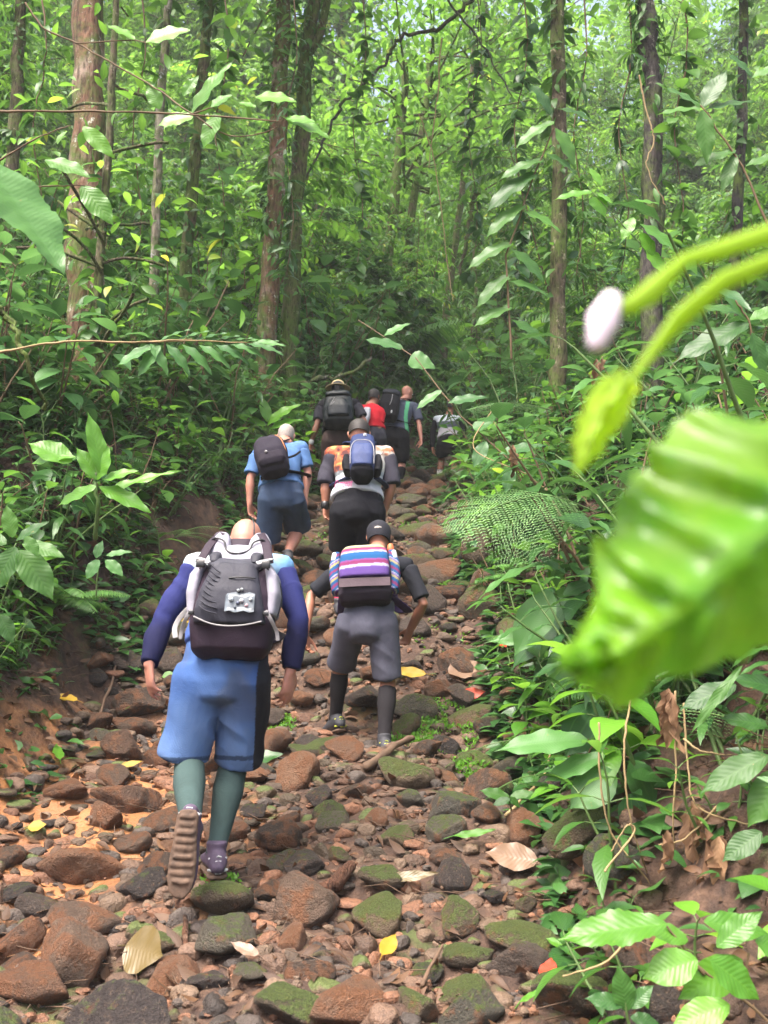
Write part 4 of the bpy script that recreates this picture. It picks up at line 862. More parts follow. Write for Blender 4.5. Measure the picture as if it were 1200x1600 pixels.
def cloth(name, c, rough=.85, weave=260, var=.12, stain=None, sheen=.0, trans=0):
    b = NB(name); tc = b.n('ShaderNodeTexCoord').outputs['Object']; n1 = b.noise(tc, 6, 4, .6, 1.5); n2 = b.noise(tc, weave, 2, .5)
    if c is None: base = b.n('ShaderNodeAttribute', attribute_name='col').outputs['Color']
    else: base = b.ramp(n1, [(.25, tuple(x*(1-var*1.6) for x in c)), (.75, tuple(min(1, x*(1+var)) for x in c))])
    if stain: base = b.mix(b.ramp(b.noise(tc, 4.5, 5, .7), [(.52, (0, 0, 0)), (.75, (.55, .55, .55))]), base, stain)
    return b.bsdf(base, rough, b.bump(b.math('ADD', b.math('MULTIPLY', n1, 1.1), b.math('MULTIPLY', n2, .2)), .6, .010), .18, sheen=sheen)
def skin(name, c):
    b = NB(name); tc = b.n('ShaderNodeTexCoord').outputs['Object']; n1 = b.noise(tc, 14, 4, .6); n2 = b.noise(tc, 160, 3)
    base = b.ramp(n1, [(.3, tuple(x*.85 for x in c)), (.7, (min(1, c[0]*1.12), c[1]*1.02, c[2]*1.0))]); m = b.bsdf(base, .5, b.bump(n2, .25, .002), .4)
    for n in b.t.nodes:
        if n.type == 'BSDF_PRINCIPLED': n.inputs['Subsurface Weight'].default_value = .12; n.inputs['Subsurface Radius'].default_value = (.012, .005, .003); n.inputs['Subsurface Scale'].default_value = 1
    return m
S_pale, S_tan, S_brown = skin('pale_skin', (.40, .19, .135)), skin('tanned_skin', (.29, .13, .08)), skin('brown_skin', (.17, .075, .045))
K_black, K_char, K_navy = cloth('black_cloth', (.006, .006, .009)), cloth('charcoal_cloth', (.02, .02, .026)), cloth('navy_cloth', (.018, .022, .085))
M['rubber'] = plain('muddy_rubber', (.085, .052, .034), .85, .6, 26, 1.)
M['shoe'] = plain('shoe_fabric', (.065, .045, .075), .7, .3, 40, .4)
M['shoe_dark'] = plain('dark_shoe_fabric', (.03, .03, .035), .7, .3, 40, .4)
M['lime'] = plain('lime_rubber', (.42, .48, .04), .5, .1)
M['hair_dark'] = plain('dark_hair', (.018, .014, .012), .6, .4, 120, .9)
M['hair_grey'] = plain('grey_hair', (.26, .225, .20), .7, .3, 120, .7)
M['eye'] = plain('eye_white', (.7, .68, .65), .2, .05)
M['strapweb'] = plain('light_webbing', (.26, .25, .25), .7, .15)
M['plastic'] = plain('black_plastic', (.012, .012, .013), .35, .1)
M['white'] = plain('white_plastic', (.42, .42, .42), .5, .06)
V3 = Vector
def unit(v): v = Vector(v); return v.normalized() if v.length > 1e-9 else Vector((0, 0, 1))

def hand(g, W, d, n, side, sc_=1., curl=.5):
    """palm, four unequal bent fingers and a thumb leaving the side of the palm; n = the way the palm faces"""
    d = unit(d); n = unit(Vector(n)-d*Vector(n).dot(d)); sp = d.cross(n)*side        # sp points to the thumb side
    tube(g, [W-d*.02*sc_, W+d*.03*sc_, W+d*.065*sc_, W+d*.092*sc_], [.027*sc_, .036*sc_, .042*sc_, .038*sc_], 12, ref=sp, rb=[.019*sc_, .017*sc_, .015*sc_, .012*sc_])
    for k, (ln, off) in enumerate(((.072, 1.5), (.08, .5), (.074, -.5), (.058, -1.5))):
        p = W+(d*(.085-.006*abs(off-.5))+sp*off*.0205)*sc_; c = curl*(.7+.22*k); a = c*.5; pts = [p-d*.02*sc_, p]
        for s, f in enumerate((.46, .31, .23)):
            v = d*math.cos(a)+n*math.sin(a)+sp*off*.05; p = p+unit(v)*ln*f*sc_; pts.append(p.copy()); a += c*.9
        tube(g, pts, [.0095*sc_, .0095*sc_, .009*sc_, .0082*sc_, .007*sc_], 8)
    p = W+(d*.025+sp*.03)*sc_; q = p+(d*.032+sp*.026+n*.012)*sc_; r = q+(d*.032+sp*.008+n*.014)*sc_; t = r+(d*.024+n*.01)*sc_
    tube(g, [W+d*.012*sc_+sp*.012*sc_, p, q, r, t], [.014*sc_, .014*sc_, .012*sc_, .010*sc_, .0085*sc_], 8)
def head(g, c, u, f, k=1.):
    u = unit(u); f = unit(Vector(f)-u*Vector(f).dot(u)); s = f.cross(u)
    H = [(-.105, .032, .030, .045), (-.085, .045, .050, .030), (-.055, .058, .070, .018), (-.02, .067, .085, .006), (.02, .073, .094, 0), (.055, .074, .094, -.004), (.085, .064, .080, -.008), (.105, .044, .055, -.010), (.116, .020, .026, -.010)]
    tube(g, [c+u*h*k+f*o*k for h, _, _, o in H], [a*k for _, a, _, _ in H], 20, ref=s, rb=[b_*k for _, _, b_, _ in H])
    P = lambda a, h, d: c+(s*a+u*h+f*d)*k
    tube(g, [P(0, .022, .086), P(0, 0, .098), P(0, -.022, .108), P(0, -.028, .100)], [.007*k, .009*k, .014*k, .010*k], 8)      # nose
    tube(g, [P(-.045, .034, .076), P(0, .036, .090), P(.045, .034, .076)], [.008*k, .010*k, .008*k], 8)                                     # brow
    tube(g, [P(-.022, -.055, .082), P(0, -.054, .090), P(.022, -.055, .082)], [.006*k, .008*k, .006*k], 8)                                  # mouth
    tube(g, [P(-.015, -.092, .07), P(.015, -.092, .07)], [.014*k, .014*k], 8)
    for q in (-1, 1):
        tube(g, [P(q*.072, -.025, -.002), P(q*.083, 0, -.012), P(q*.082, .02, -.010), P(q*.072, .03, .002)], [.008*k, .011*k, .011*k, .007*k], 8, ref=f, rb=[.005*k, .006*k, .006*k, .005*k])
    return s, u, f
def eyes(c, s, u, f, k, par, org):
    for q in (-1, 1):
        g = Geo(); p = c+(s*q*.031+u*.012+f*.082)*k; tube(g, [p-f*.004*k, p+f*.004*k], [.010*k, .010*k], 8); g.obj('eye', M['eye'], par, org)
def skullcap(c, s, u, f, k, lo, gr, mat, name, par, org, brim=None, front=-.02):
    """hair or cap following the skull above the height lo"""
    g = Geo(); H = [(.02, .073, .094, 0), (.055, .074, .094, -.004), (.085, .064, .080, -.008), (.105, .044, .055, -.010), (.116, .020, .026, -.010)]; L_ = [(-.06, .058, .074, .010), (-.035, .064, .082, .006), (-.01, .070, .09, .002)]
    Q = [x for x in L_+H if x[0] > lo]
    P = [c+(u*h+f*(o+(front if h < .04 else front*.4)))*k for h, a, b_, o in Q]; P.append(c+(u*(.122+gr)+f*-.012)*k)
    tube(g, P, [(a+gr)*k for _, a, _, _ in Q]+[.004*k], 22, ref=s, rb=[(b_+gr)*k for _, _, b_, _ in Q]+[.004*k], cap=False, rfun=lambda i, an: 1+.012*np.sin(an*11+i*3))
    tube(g, [P[0]+u*.002*k, P[0]+u*.006*k], [(Q[0][1]+gr)*k*.99, .001], 22, ref=s, rb=[(Q[0][2]+gr)*k*.99, .001], cap=False)
    return fuse(g, .006, mat, name, org, 2, parent=par) if False else g.obj(name, mat, par, org)
def footbase(g, A, d, up, k=1., grow=0., sole=False):
    """shoe upper (or its sole) from the ankle A, pointing along d with the sole's normal up"""
    d = unit(d); up = unit(Vector(up)-d*Vector(up).dot(d)); s = d.cross(up)
    S = [(-.075, .026, .030), (-.06, .034, .045), (-.02, .036, .052), (.04, .040, .045), (.10, .046, .032), (.15, .046, .026), (.19, .036, .020), (.208, .018, .012)]
    if not sole:
        tube(g, [A+(d*x-up*(.082-h))*k for x, w_, h in S], [(w_+grow)*k for _, w_, _ in S], 14, ref=s, rb=[h*k for _, _, h in S], cap=True)
        tube(g, [A-up*.05*k-d*.02*k, A+d*-.012*k, A+up*.035*k-d*.012*k], [.040*k, .040*k, .042*k], 14, ref=s, rb=[.045*k, .045*k, .046*k], cap='flat')
    else:
        for z0, z1, e in ((-.098, -.080, .006),):
            X = [(x*1.04, w_+e) for x, w_, _ in S]
            tube(g, [A+(d*x+up*(z0+z1)/2)*k for x, _ in X], [w_*k for _, w_ in X], 12, ref=s, rb=[abs(z1-z0)/2*k]*len(X), sq=4)
        for i in range(9):     # tread lugs
            x = -.06+.028*i; ww = float(np.interp(x, [p[0] for p in S], [p[1] for p in S])); c = A+(d*x-up*.102)*k
            box(g, c+up*(.002*math.sin(i*2.1))*k, ((ww-.008-.004*math.sin(i*1.7))*k, .0065*k, .0028*k), (s, d, up))

def person(pid, J, label, skinm, shirt=None, shorts=None, socks=None, shoes=None, bulk=1., vox=.008, hk=1., facing=(0, 1, -.35), hup=(0, .35, 1), curl=.5, palm=None, tuck=0):
    """J: joints seen as (pixel x, pixel y, distance); everything the person wears becomes a child"""
    j = {k: U(*v) for k, v in J.items()}; org = Vector((j['hipL'].x*.5+j['hipR'].x*.5, j['hipL'].y, float(tz(j['hipL'].x, j['hipL'].y)))); org = tuple(org)
    MH = (j['hipL']+j['hipR'])/2; MS = (j['shL']+j['shR'])/2; NB_ = j['neck']; sH = unit(j['hipR']-j['hipL']); sS = unit(j['shR']-j['shL'])
    up = unit(MS-MH); back = unit(sS.cross(up)); back = -back if back.y > 0 else back
    mid = MH.lerp(MS, .5)+back*.025; hc = j['head']; B = bulk
    spine = [MH-up*.07, MH, MH.lerp(mid, .55), mid, mid.lerp(MS, .6), MS-up*.02, MS.lerp(NB_, .55)]
    rs = [sH]*3+[sS]*4
    TW = [.12, .165, .150, .148, .172, .165, .08]; TD = [.085, .115, .105, .108, .118, .100, .065]
    def torso(g, m=0., a=0, b_=7, x=1.): tube(g, spine[a:b_], [(w_*B+m)*x for w_ in TW[a:b_]], 24, ref=rs[a:b_], rb=[(w_*(B*.5+.5)+m)*x for w_ in TD[a:b_]], cap='flat')
    g = Geo(); torso(g, -.022); tube(g, [j['shL'], MS, j['shR']], [.046*B, .066*B, .046*B], 14)
    nk = hc-unit(hup)*.07*hk; tube(g, [NB_-unit(nk-NB_)*.04, NB_, nk, nk+unit(hup)*.03], [.085*B, .062*B, .056, .05], 14)
    hs, hu, hf = head(g, hc, hup, facing, hk)
    for q, k in ((-1, 'L'), (1, 'R')):
        s, e, w_ = j['sh'+k], j['el'+k], j['wr'+k]
        tube(g, [s, s.lerp(e, .35), s.lerp(e, .8), e, e.lerp(w_, .28), e.lerp(w_, .7), w_], [.044*B, .042*B, .037*B, .035*B, .040*B, .031, .026], 14)
        hd = unit(j['ha'+k]-w_) if 'ha'+k in j else unit(w_-e)
        pn = palm[k] if palm else (-q*.8, -.55, 0)
        hand(g, w_, hd, pn, q, 1.0, curl)
        h, n_, a = j['hip'+k], j['kn'+k], j['an'+k]; fw = unit(Vector((0, 1, 0))); cb = -fw*.014
        tube(g, [h, h.lerp(n_, .12), h.lerp(n_, .45), h.lerp(n_, .85), n_], [.07*B, .080*B, .074*B, .060*B, .056*B], 16, cap='flat')
        tube(g, [n_, n_.lerp(a, .18)+cb*.6, n_.lerp(a, .34)+cb, n_.lerp(a, .6)+cb*.4, n_.lerp(a, .86), a, a+(a-n_)*.08], [.056*B, .058*B, .061*B, .048*B, .036, .037, .035], 16)
        td = unit(j['toe'+k]-a); fu = unit(Vector((0, 0, 1))-td*td.z) if abs(td.z) < .75 else unit(a-n_)*-1
        S = [(-.05, .026, .030), (0, .032, .04), (.06, .036, .03), (.13, .038, .02), (.17, .028, .014)]
        if ('fu'+k) in (shoes or {}): fu = Vector(shoes['fu'+k])
        fu = unit(fu-td*fu.dot(td)); tube(g, [a+td*x-fu*(.075-hh) for x, _, hh in S], [x for _, x, _ in S], 12, ref=td.cross(fu), rb=[hh for _, _, hh in S]); tube(g, [a, a-fu*.05], [.034, .034], 12)
        j['fu'+k] = fu
    P = fuse(g, vox, skinm, 'person', org, 3); tag(P, label, 'person', 'hikers climbing the stony trail')
    eyes(hc, hs, hu, hf, hk, P, org)
    ctx = dict(j=j, MH=MH, MS=MS, up=up, back=back, sS=sS, sH=sH, org=org, P=P, hs=hs, hu=hu, hf=hf, hk=hk, hc=hc, B=B, torso=torso, spine=spine)
    if shirt:
        mat, sl, sr, smat = shirt[:4]; colfn = shirt[4] if len(shirt) > 4 else None
        g = Geo(); torso(g, .022, 2, 7); tube(g, [j['shL'], MS, j['shR']], [.070*B, .088*B, .070*B], 16)
        gs = g if smat is None else None; low = MH+up*(.105 if not tuck else .12); tube(g, [low, low+up*.03, low+up*.08], [.185*B+.012-tuck*.035, .182*B+.012-tuck*.03, .165*B+.018], 24, ref=sH, rb=[.134*B+.012-tuck*.035, .132*B+.012-tuck*.03, .12*B+.015], cap='flat')
        for q, k in ((-1, 'L'), (1, 'R')):
            s, e, w_ = j['sh'+k], j['el'+k], j['wr'+k]; G = Geo() if smat is not None else g; s = s.lerp(e, .10)+sS*q*.005 if smat is not None else s
            if sl <= 1: pts, rr = [s, s.lerp(e, sl*.5), s.lerp(e, sl)], [.060*B+.007, .056*B+.007, .053*B+sr]
            else:
                f = sl-1; pts, rr = [s, s.lerp(e, .4), s.lerp(e, .85), e, e.lerp(w_, f*.45), e.lerp(w_, f)], [.062*B, .057*B, .051*B, .050*B, .048*B+sr, .034*B+sr]
            tube(G, pts, rr, 16, cap='flat'); tube(G, [s-(e-s)*.05, s, s+(e-s)*.05], [.054*B, .061*B, .062*B], 16, cap='flat')
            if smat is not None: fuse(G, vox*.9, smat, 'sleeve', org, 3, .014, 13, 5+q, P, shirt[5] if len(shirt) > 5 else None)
        fuse(g, vox, mat, 'shirt', org, 5, .013, 11, 2, P, colfn)
    if shorts:
        mat, fl, flare, drop = shorts[:4]; g = Geo()
        hL, hR = j['hipL'], j['hipR']
        tube(g, [MH-up*.12, MH-up*.07, MH-up*.0, MH+up*.09, MH+up*.175], [.10*B, .15*B, .182*B, .182*B, .176*B], 24, ref=sH, rb=[.07*B, .11*B, .132*B, .134*B, .130*B], cap='flat')
        for k in 'LR':
            h, n_ = j['hip'+k], j['kn'+k]; e = h.lerp(n_, fl); 
            dn = unit(j['an'+k]-n_); 
            e = e+sH*(-1 if k == 'L' else 1)*drop
            pts = [h+Vector((0, 0, .06)), h, h.lerp(e, .35), h.lerp(e, .7), e, e+unit(e-h)*.004]; tube(g, pts, [.095*B, .112*B, .108*B+flare*.3, .104*B+flare*.7, .104*B+flare, .10*B+flare], 20, cap='flat')
        fuse(g, vox, mat, 'shorts', org, int(12*.008/vox), .024 if flare > .005 else (.014 if flare > .003 else .006), 9, 7, P, shorts[4] if len(shorts) > 4 else None)
    if socks:
        mat, t0 = socks[:2]
        for k in ('LR' if len(socks) < 3 else socks[2]):
            n_, a = j['kn'+k], j['an'+k]; cb = Vector((0, -.014, 0)); c = .0045
            F_ = lambda t: n_.lerp(a, t); rr = lambda t: float(np.interp(t, [0, .18, .34, .6, .86, 1], [.056*B, .058*B, .061*B, .048*B, .036, .037]))+c
            ts = [t for t in (t0, .34, .48, .6, .74, .86, 1.) if t >= t0]; g = Geo()
            tube(g, [F_(t)+cb*float(np.interp(t, [0, .18, .34, .6, .86], [0, .6, 1, .4, 0])) for t in ts]+[a+(a-n_)*.06], [rr(t) for t in ts]+[.04], 24, cap=False, rfun=lambda i, an: 1+.012*np.sin(an*5+i*2.1))
            p0 = F_(ts[0])+cb*float(np.interp(ts[0], [0, .18, .34], [0, .6, 1])); tube(g, [p0-(a-n_)*.001, p0+(a-n_)*.012], [rr(ts[0])*.88, rr(ts[0])*1.03], 24, cap=False)
            g.obj('sock', mat, P, org)
    if shoes:
        for k in 'LR':
            a = j['an'+k]; td = unit(j['toe'+k]-a); fu = j['fu'+k]; g = Geo(); footbase(g, a, td, fu, 1.02, .006); sh = fuse(g, .006, shoes['mat'], 'shoe', org, 3, parent=P)
            g = Geo(); footbase(g, a, td, fu, 1.02, 0, True); fuse(g, .005, shoes['sole'], 'sole', org, 2, .0035, 30, 3, sh)
            if shoes.get('heel'):
                g = Geo(); s = td.cross(fu); c = a-td*.088-fu*.05; box(g, c, (.012, .006, .026), (s, td, fu)); tube(g, [a-td*.068-fu*.02+s*.034, a-td*.088-fu*.01, a-td*.068-fu*.02-s*.034], .0045, 8); tube(g, [a-td*.068-fu*.065+s*.036, a-td*.088-fu*.07, a-td*.068-fu*.065-s*.036], .006, 8); g.obj('heel_trim', shoes['heel'], sh, org)
    return ctx

class Pack:
    def __init__(s, ctx, name, label, at, lean=0., off=.10, tiltx=0., vert=0.):
        MH, MS, px_, py_ = ctx['MH'], ctx['MS'], *proj(at)
        o = Vector(at)
        for _ in range(4):
            t = max(0, min(1, (o.z-MH.z)/(MS.z-MH.z))); Yn = MH.lerp(MS, t).y-(.118*(ctx['B']*.5+.5)+.042+.02*math.sin(t*3.1)); o = U(px_, py_, Yn)
        s.o = o; s.u = unit(ctx['up']+Vector((tiltx, 0, 0))-ctx['sS']*ctx['up'].dot(ctx['sS'])*.8); s.u = unit(s.u*(1-vert)+Vector((s.u.x, 0, 1))*vert); s.a = unit(ctx['sS']-s.u*ctx['sS'].dot(s.u)); s.b = unit(s.a.cross(s.u)); s.b = -s.b if s.b.y > 0 else s.b
        s.org = tuple(s.o); s.e = empty(name, s.org); tag(s.e, label, 'backpack', 'packs on the hikers\' backs'); s.ctx = ctx
    def K(s, a, h, d): return s.o+s.a*a+s.u*h+s.b*d
    def loft(s, g, S, sq=3.2, n=28, mi=0):
        """S rows: a centre, height, half width, depth from, depth to"""
        S = [list(r) for r in S]; r0, r1 = S[0], S[-1]
        S = [[r0[0], r0[1]-.007, .0005, (r0[3]+r0[4])/2-.0005, (r0[3]+r0[4])/2+.0005], [r0[0], r0[1]-.006, r0[2]*.3, r0[3]+(r0[4]-r0[3])*.35, r0[4]-(r0[4]-r0[3])*.35], [r0[0], r0[1]-.004, r0[2]*.85, r0[3]+(r0[4]-r0[3])*.08, r0[4]-(r0[4]-r0[3])*.08]]+S+[[r1[0], r1[1]+.004, r1[2]*.85, r1[3]+(r1[4]-r1[3])*.08, r1[4]-(r1[4]-r1[3])*.08], [r1[0], r1[1]+.006, r1[2]*.3, r1[3]+(r1[4]-r1[3])*.35, r1[4]-(r1[4]-r1[3])*.35], [r1[0], r1[1]+.007, .0005, (r1[3]+r1[4])/2-.0005, (r1[3]+r1[4])/2+.0005]]
        m = len(S); an = np.arange(n)*2*math.pi/n; ca = np.sign(np.cos(an))*np.abs(np.cos(an))**(2/sq); sa = np.sign(np.sin(an))*np.abs(np.sin(an))**(2/sq)
        V = np.zeros((m, n, 3)); uv = np.zeros((m, n, 2)); A, Uv, B_ = np.array(s.a), np.array(s.u), np.array(s.b)
        for i, (a, h, w_, d0, d1) in enumerate(S):
            V[i] = np.array(s.o)+Uv*h+np.outer(a+w_*ca, A)+np.outer((d0+d1)/2+(d1-d0)/2*sa, B_); uv[i, :, 0] = a+w_*ca; uv[i, :, 1] = h
        I = np.arange(m-1)[:, None]*n; J_ = np.arange(n)[None]; J2 = (J_+1) % n
        g.add(V.reshape(-1, 3), np.stack([I+J_, I+J2, I+n+J2, I+n+J_], -1).reshape(-1, 4), uv.reshape(-1, 2), 0, mi)
    def part(s, name, S, mat, sq=3.2, wr=.004, vox=.006, sub=None, sm=4, wf=14):
        g = Geo(); s.loft(g, S, sq)
        return fuse(g, vox, mat, name, s.org, sm, wr, wf, len(name), sub or s.e)
    def sheet(s, name, rows, mat, th=.003, sub=None):
        """thin panel through rows of (a, h, d) points"""
        g = Geo(); nr, nc = len(rows), len(rows[0]); V = []
        for sg in (1, -1):
            for r in rows:
                for a, h, d in r: V.append(s.K(a, h, d+sg*th/2))
        n = nr*nc; F_ = []
        for i in range(nr-1):
            for k in range(nc-1):
                q = i*nc+k; F_.append((q, q+1, q+nc+1, q+nc)); F_.append((n+q, n+q+nc, n+q+nc+1, n+q+1))
        for i in range(nr-1):
            for k in (0, nc-1): q = i*nc+k; F_.append((q, q+nc, n+q+nc, n+q))
        for k in range(nc-1):
            for i in (0, nr-1): q = i*nc+k; F_.append((q, q+1, n+q+1, n+q))
        uv = [(k/(nc-1), i/(nr-1)) for _ in (0, 1) for i in range(nr) for k in range(nc)]
        g.add([list(v) for v in V], F_, uv); return g.obj(name, mat, sub or s.e, s.org)
    def ribbon(s, name, pts, w_, mat, th=.004, sub=None, world=False, ref=None):
        Q = [Vector(p) if world else s.K(*p) for p in pts]; R_ = []
        for i in range(len(Q)-1):
            a0, a1, a2, a3 = Q[max(i-1, 0)], Q[i], Q[i+1], Q[min(i+2, len(Q)-1)]
            for k in range(5): t = k/5; R_.append(.5*((2*a1)+(a2-a0)*t+(2*a0-5*a1+4*a2-a3)*t*t+(3*a1-a0-3*a2+a3)*t**3))
        R_.append(Q[-1]); g = Geo(); tube(g, R_, w_, 12, ref=ref or s.a, rb=th, sq=4); return g.obj(name, mat, sub or s.e, s.org)
    def straps(s, mat, w_=.03, top=.2, bot=-.2, wide=.075):
        j = s.ctx['j']; B = s.ctx['B']
        for q, k in ((-1, 'L'), (1, 'R')):
            sh = j['sh'+k]; N_ = s.ctx['MS']; p = N_.lerp(sh, .52); f = -s.b
            over = p+s.u*.105*B; fr = p+f*.15*B-s.u*.06; lo = p+f*.14*B-s.u*.24+s.a*q*.03; und = p-s.u*.30+s.a*q*.10+f*.02
            s.ribbon('shoulder_strap', [s.K(q*wide, top, .01), over+s.b*.03, over+f*.07, fr, lo, und, s.K(q*(wide+.05), bot, .01)], w_, mat, .006, world=True)
    def line(s, name, pts, r, mat, sub=None):
        g = Geo(); Q = [s.K(*p) for p in pts]; R_ = []
        for i in range(len(Q)-1):
            a0, a1, a2, a3 = Q[max(i-1, 0)], Q[i], Q[i+1], Q[min(i+2, len(Q)-1)]
            for k in range(4): t = k/4; R_.append(.5*((2*a1)+(a2-a0)*t+(2*a0-5*a1+4*a2-a3)*t*t+(3*a1-a0-3*a2+a3)*t**3))
        R_.append(Q[-1]); tube(g, R_, r, 6); return g.obj(name, mat, sub or s.e, s.org)
    def buckle(s, a, h, d, w_=.016):
        g = Geo(); box(g, s.K(a, h, d), (w_, .005, w_*.85), (s.a, s.b, s.u)); return g.obj('buckle', M['plastic'], s.e, s.org)
def lerpcol(t, xs_, cols): return np.stack([np.interp(t, xs_, [c[i] for c in cols]) for i in range(3)], -1)

# ---- hiker 1: blue long sleeves, white yoke, blue shorts, green knee socks, left heel lifted
J1 = dict(hipL=(312, 1058, 4.10), hipR=(382, 1058, 4.10), knL=(296, 1188, 4.14), knR=(366, 1190, 4.26), anL=(298, 1300, 3.80), anR=(338, 1328, 4.10), toeL=(288, 1393, 3.78), toeR=(330, 1312, 4.32),
          shL=(308, 888, 4.36), shR=(436, 890, 4.36), elL=(257, 968, 4.26), elR=(466, 968, 4.26), wrL=(233, 1038, 4.14), wrR=(454, 1048, 4.2), haL=(236, 1085, 4.15), haR=(448, 1090, 4.2), neck=(380, 876, 4.44), head=(383, 847, 4.60))
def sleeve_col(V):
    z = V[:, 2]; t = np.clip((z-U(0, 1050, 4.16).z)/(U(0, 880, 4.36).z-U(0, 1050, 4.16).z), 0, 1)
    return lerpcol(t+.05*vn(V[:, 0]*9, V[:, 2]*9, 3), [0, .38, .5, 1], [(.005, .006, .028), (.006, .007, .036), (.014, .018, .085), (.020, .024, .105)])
def shirt1_col(V):
    x = V[:, 0]; xc = U(375, 0, 4.3).x; e = np.abs(x-xc); z = V[:, 2]; b_ = (e > .165)[:, None]; low = (z < U(0, 960, 4.2).z)[:, None]
    side = lerpcol(e+.03*vn(V[:, 0]*12, V[:, 2]*6, 2), [0, .14, .2, .26], [(.36, .42, .42), (.36, .42, .42), (.27, .37, .44), (.12, .25, .42)])
    return np.where(low, np.array([[.05, .09, .26]]), side)
def shorts1_col(V):
    x, z = V[:, 0], V[:, 2]; zt, zb = U(0, 1010, 4.1).z, U(0, 1185, 4.2).z; t = (zt-z)/(zt-zb); xr = U(408, 0, 4.15).x+.02*t
    n = fbm(x*3, z*2.5, 8, 3)*1.2; blue = lerpcol(n, [-.35, 0, .35], [(.018, .040, .12), (.042, .090, .23), (.085, .15, .30)]); dirt = np.clip(fbm(x*5+3, z*4, 44, 4)*3-.1, 0, .55)[:, None]*np.clip(1.3-t*1.1, 0, 1)[:, None]; blue = blue*(1-dirt)+np.array([[.075, .085, .10]])*dirt
    blk = ((x > U(398, 1185, 4.2).x+.035*(1-t)) & (t > .05))[:, None]
    hem = (np.abs(t-.985) < .02)[:, None]; return np.where(blk, np.array([[.012, .012, .016]]), np.where(hem, blue*.35, blue))
SLV1 = cloth('royal_blue_sleeve', None)
c1 = person(1, J1, 'hiker in a blue and white long-sleeved top, blue shorts and green knee socks', S_pale, bulk=1.0, vox=.0065,
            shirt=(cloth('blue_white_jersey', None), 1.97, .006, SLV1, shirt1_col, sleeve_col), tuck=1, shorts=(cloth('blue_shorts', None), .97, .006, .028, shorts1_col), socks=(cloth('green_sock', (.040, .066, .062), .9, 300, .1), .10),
            shoes={'mat': M['shoe'], 'sole': M['rubber'], 'heel': M['white'], 'fuL': (0, 1, -.12)}, facing=(0, .75, -.75), hup=(.02, .8, .65), curl=.42, palm={'L': (.75, .5, 0), 'R': (-.75, .5, 0)})

D_mar, D_mesh, D_grey = cloth('maroon_nylon', (.026, .016, .026), .6), cloth('charcoal_mesh', (.030, .030, .040), .55, 420), cloth('silver_nylon', (.27, .26, .30), .55)
p = Pack(c1, 'backpack', 'dark backpack with silver-grey yoke and white patch on the front hiker', U(375, 925, 4.36)+Vector((0, -.05, 0)), .0, vert=.75)
p.part('pack_body', [(0, -.30, .130, 0, .13), (0, -.27, .160, 0, .19), (0, -.17, .178, -.01, .215), (0, -.05, .172, -.01, .205), (0, .05, .150, -.01, .155), (0, .09, .13, 0, .115), (0, .12, .11, 0, .08)], D_mar, wr=.008)
pk = p.part('front_pocket', [(0, -.175, .148, .13, .235), (0, -.12, .142, .13, .25), (0, -.04, .125, .12, .24), (0, .03, .105, .1, .212), (0, .08, .092, .08, .178)], D_mesh, wr=.006)
p.line('silver_trim', [(-.135, -.155, .236), (-.07, -.182, .242), (.0, -.192, .244), (.08, -.185, .242), (.135, -.170, .236)], .0035, M['strapweb'], pk)
for i in range(9):
    h = -.14+i*.022; p.line('gather_cord', [(-.115+.010*i*.4, h+.026, .250-.0042*i), (-.085+.003*i, h+.006, .257-.0047*i), (-.045, h-.004, .255-.0047*i)], .0028, D_mesh, pk)
p.line('pocket_zip', [(-.005, .008, .226), (.05, .012, .226), (.100, .010, .216)], .003, M['plastic'], pk)
pch = p.sheet('patch', [[(-.012+.118*u/6, -.135+.078*v/4+.004*math.sin(u*2.1+v), .254-.012*(v/4)+.002*math.sin(u*1.7)) for u in range(7)] for v in range(5)], plain('printed_patch', (.085, .10, .115), .35, .5, 40, .1), .003, pk)
for (a, h, c, r) in ((.012, -.085, (.36, .40, .42), .010), (.04, -.10, (.07, .08, .12), .008), (.055, -.09, (.38, .38, .40), .010), (.075, -.11, (.34, .22, .24), .008), (.09, -.085, (.38, .4, .4), .007), (.03, -.118, (.06, .07, .09), .006), (.038, -.047, (.28, .3, .3), .007), (.052, -.042, (.28, .3, .3), .006)):
    g = Geo(); q = p.K(a, h, .252 if h < -.06 else .245); tube(g, [q-p.b*.002, q+p.b*.001], [r, r], 9, cap=True); g.obj('patch_print', plain('patch_ink', c, .5, .1), pch, p.org)
p.part('lid', [(0, .045, .100, .08, .192), (0, .075, .115, .05, .180), (0, .105, .108, .03, .150), (0, .118, .09, .02, .12)], cloth('grey_lid', (.042, .042, .054), .6), wr=.009)
for q in (-1, 1): p.part('lid_corner', [(q*.085, .09, .022, .06, .165), (q*.085, .125, .026, .05, .145), (q*.085, .14, .02, .05, .12)], cloth('grey_lid_corner', (.034, .034, .044), .6), wr=.004)
yk = p.part('yoke', [(0, .10, .112, -.04, .130), (0, .13, .118, -.05, .115), (0, .165, .112, -.05, .095), (0, .185, .10, -.05, .07)], D_grey, wr=.004)
for q in (-1, 1): p.part('yoke_lobe', [(q*.085, .14, .046, -.06, .095), (q*.085, .185, .050, -.06, .075), (q*.085, .225, .043, -.06, .05), (q*.084, .255, .026, -.05, .02)], D_grey, wr=.003, sub=yk)
p.line('piping', [(-.130, .20, .055), (-.10, .215, .070), (-.062, .20, .080), (-.048, .160, .092), (-.02, .140, .112), (.02, .140, .112), (.05, .160, .092), (.064, .195, .080), (.10, .21, .070), (.130, .19, .055)], .0042, M['plastic'], yk)
p.part('collar', [(0, .16, .06, -.08, .05), (0, .205, .062, -.09, .03), (0, .228, .06, -.09, .02)], D_mar, wr=.003)
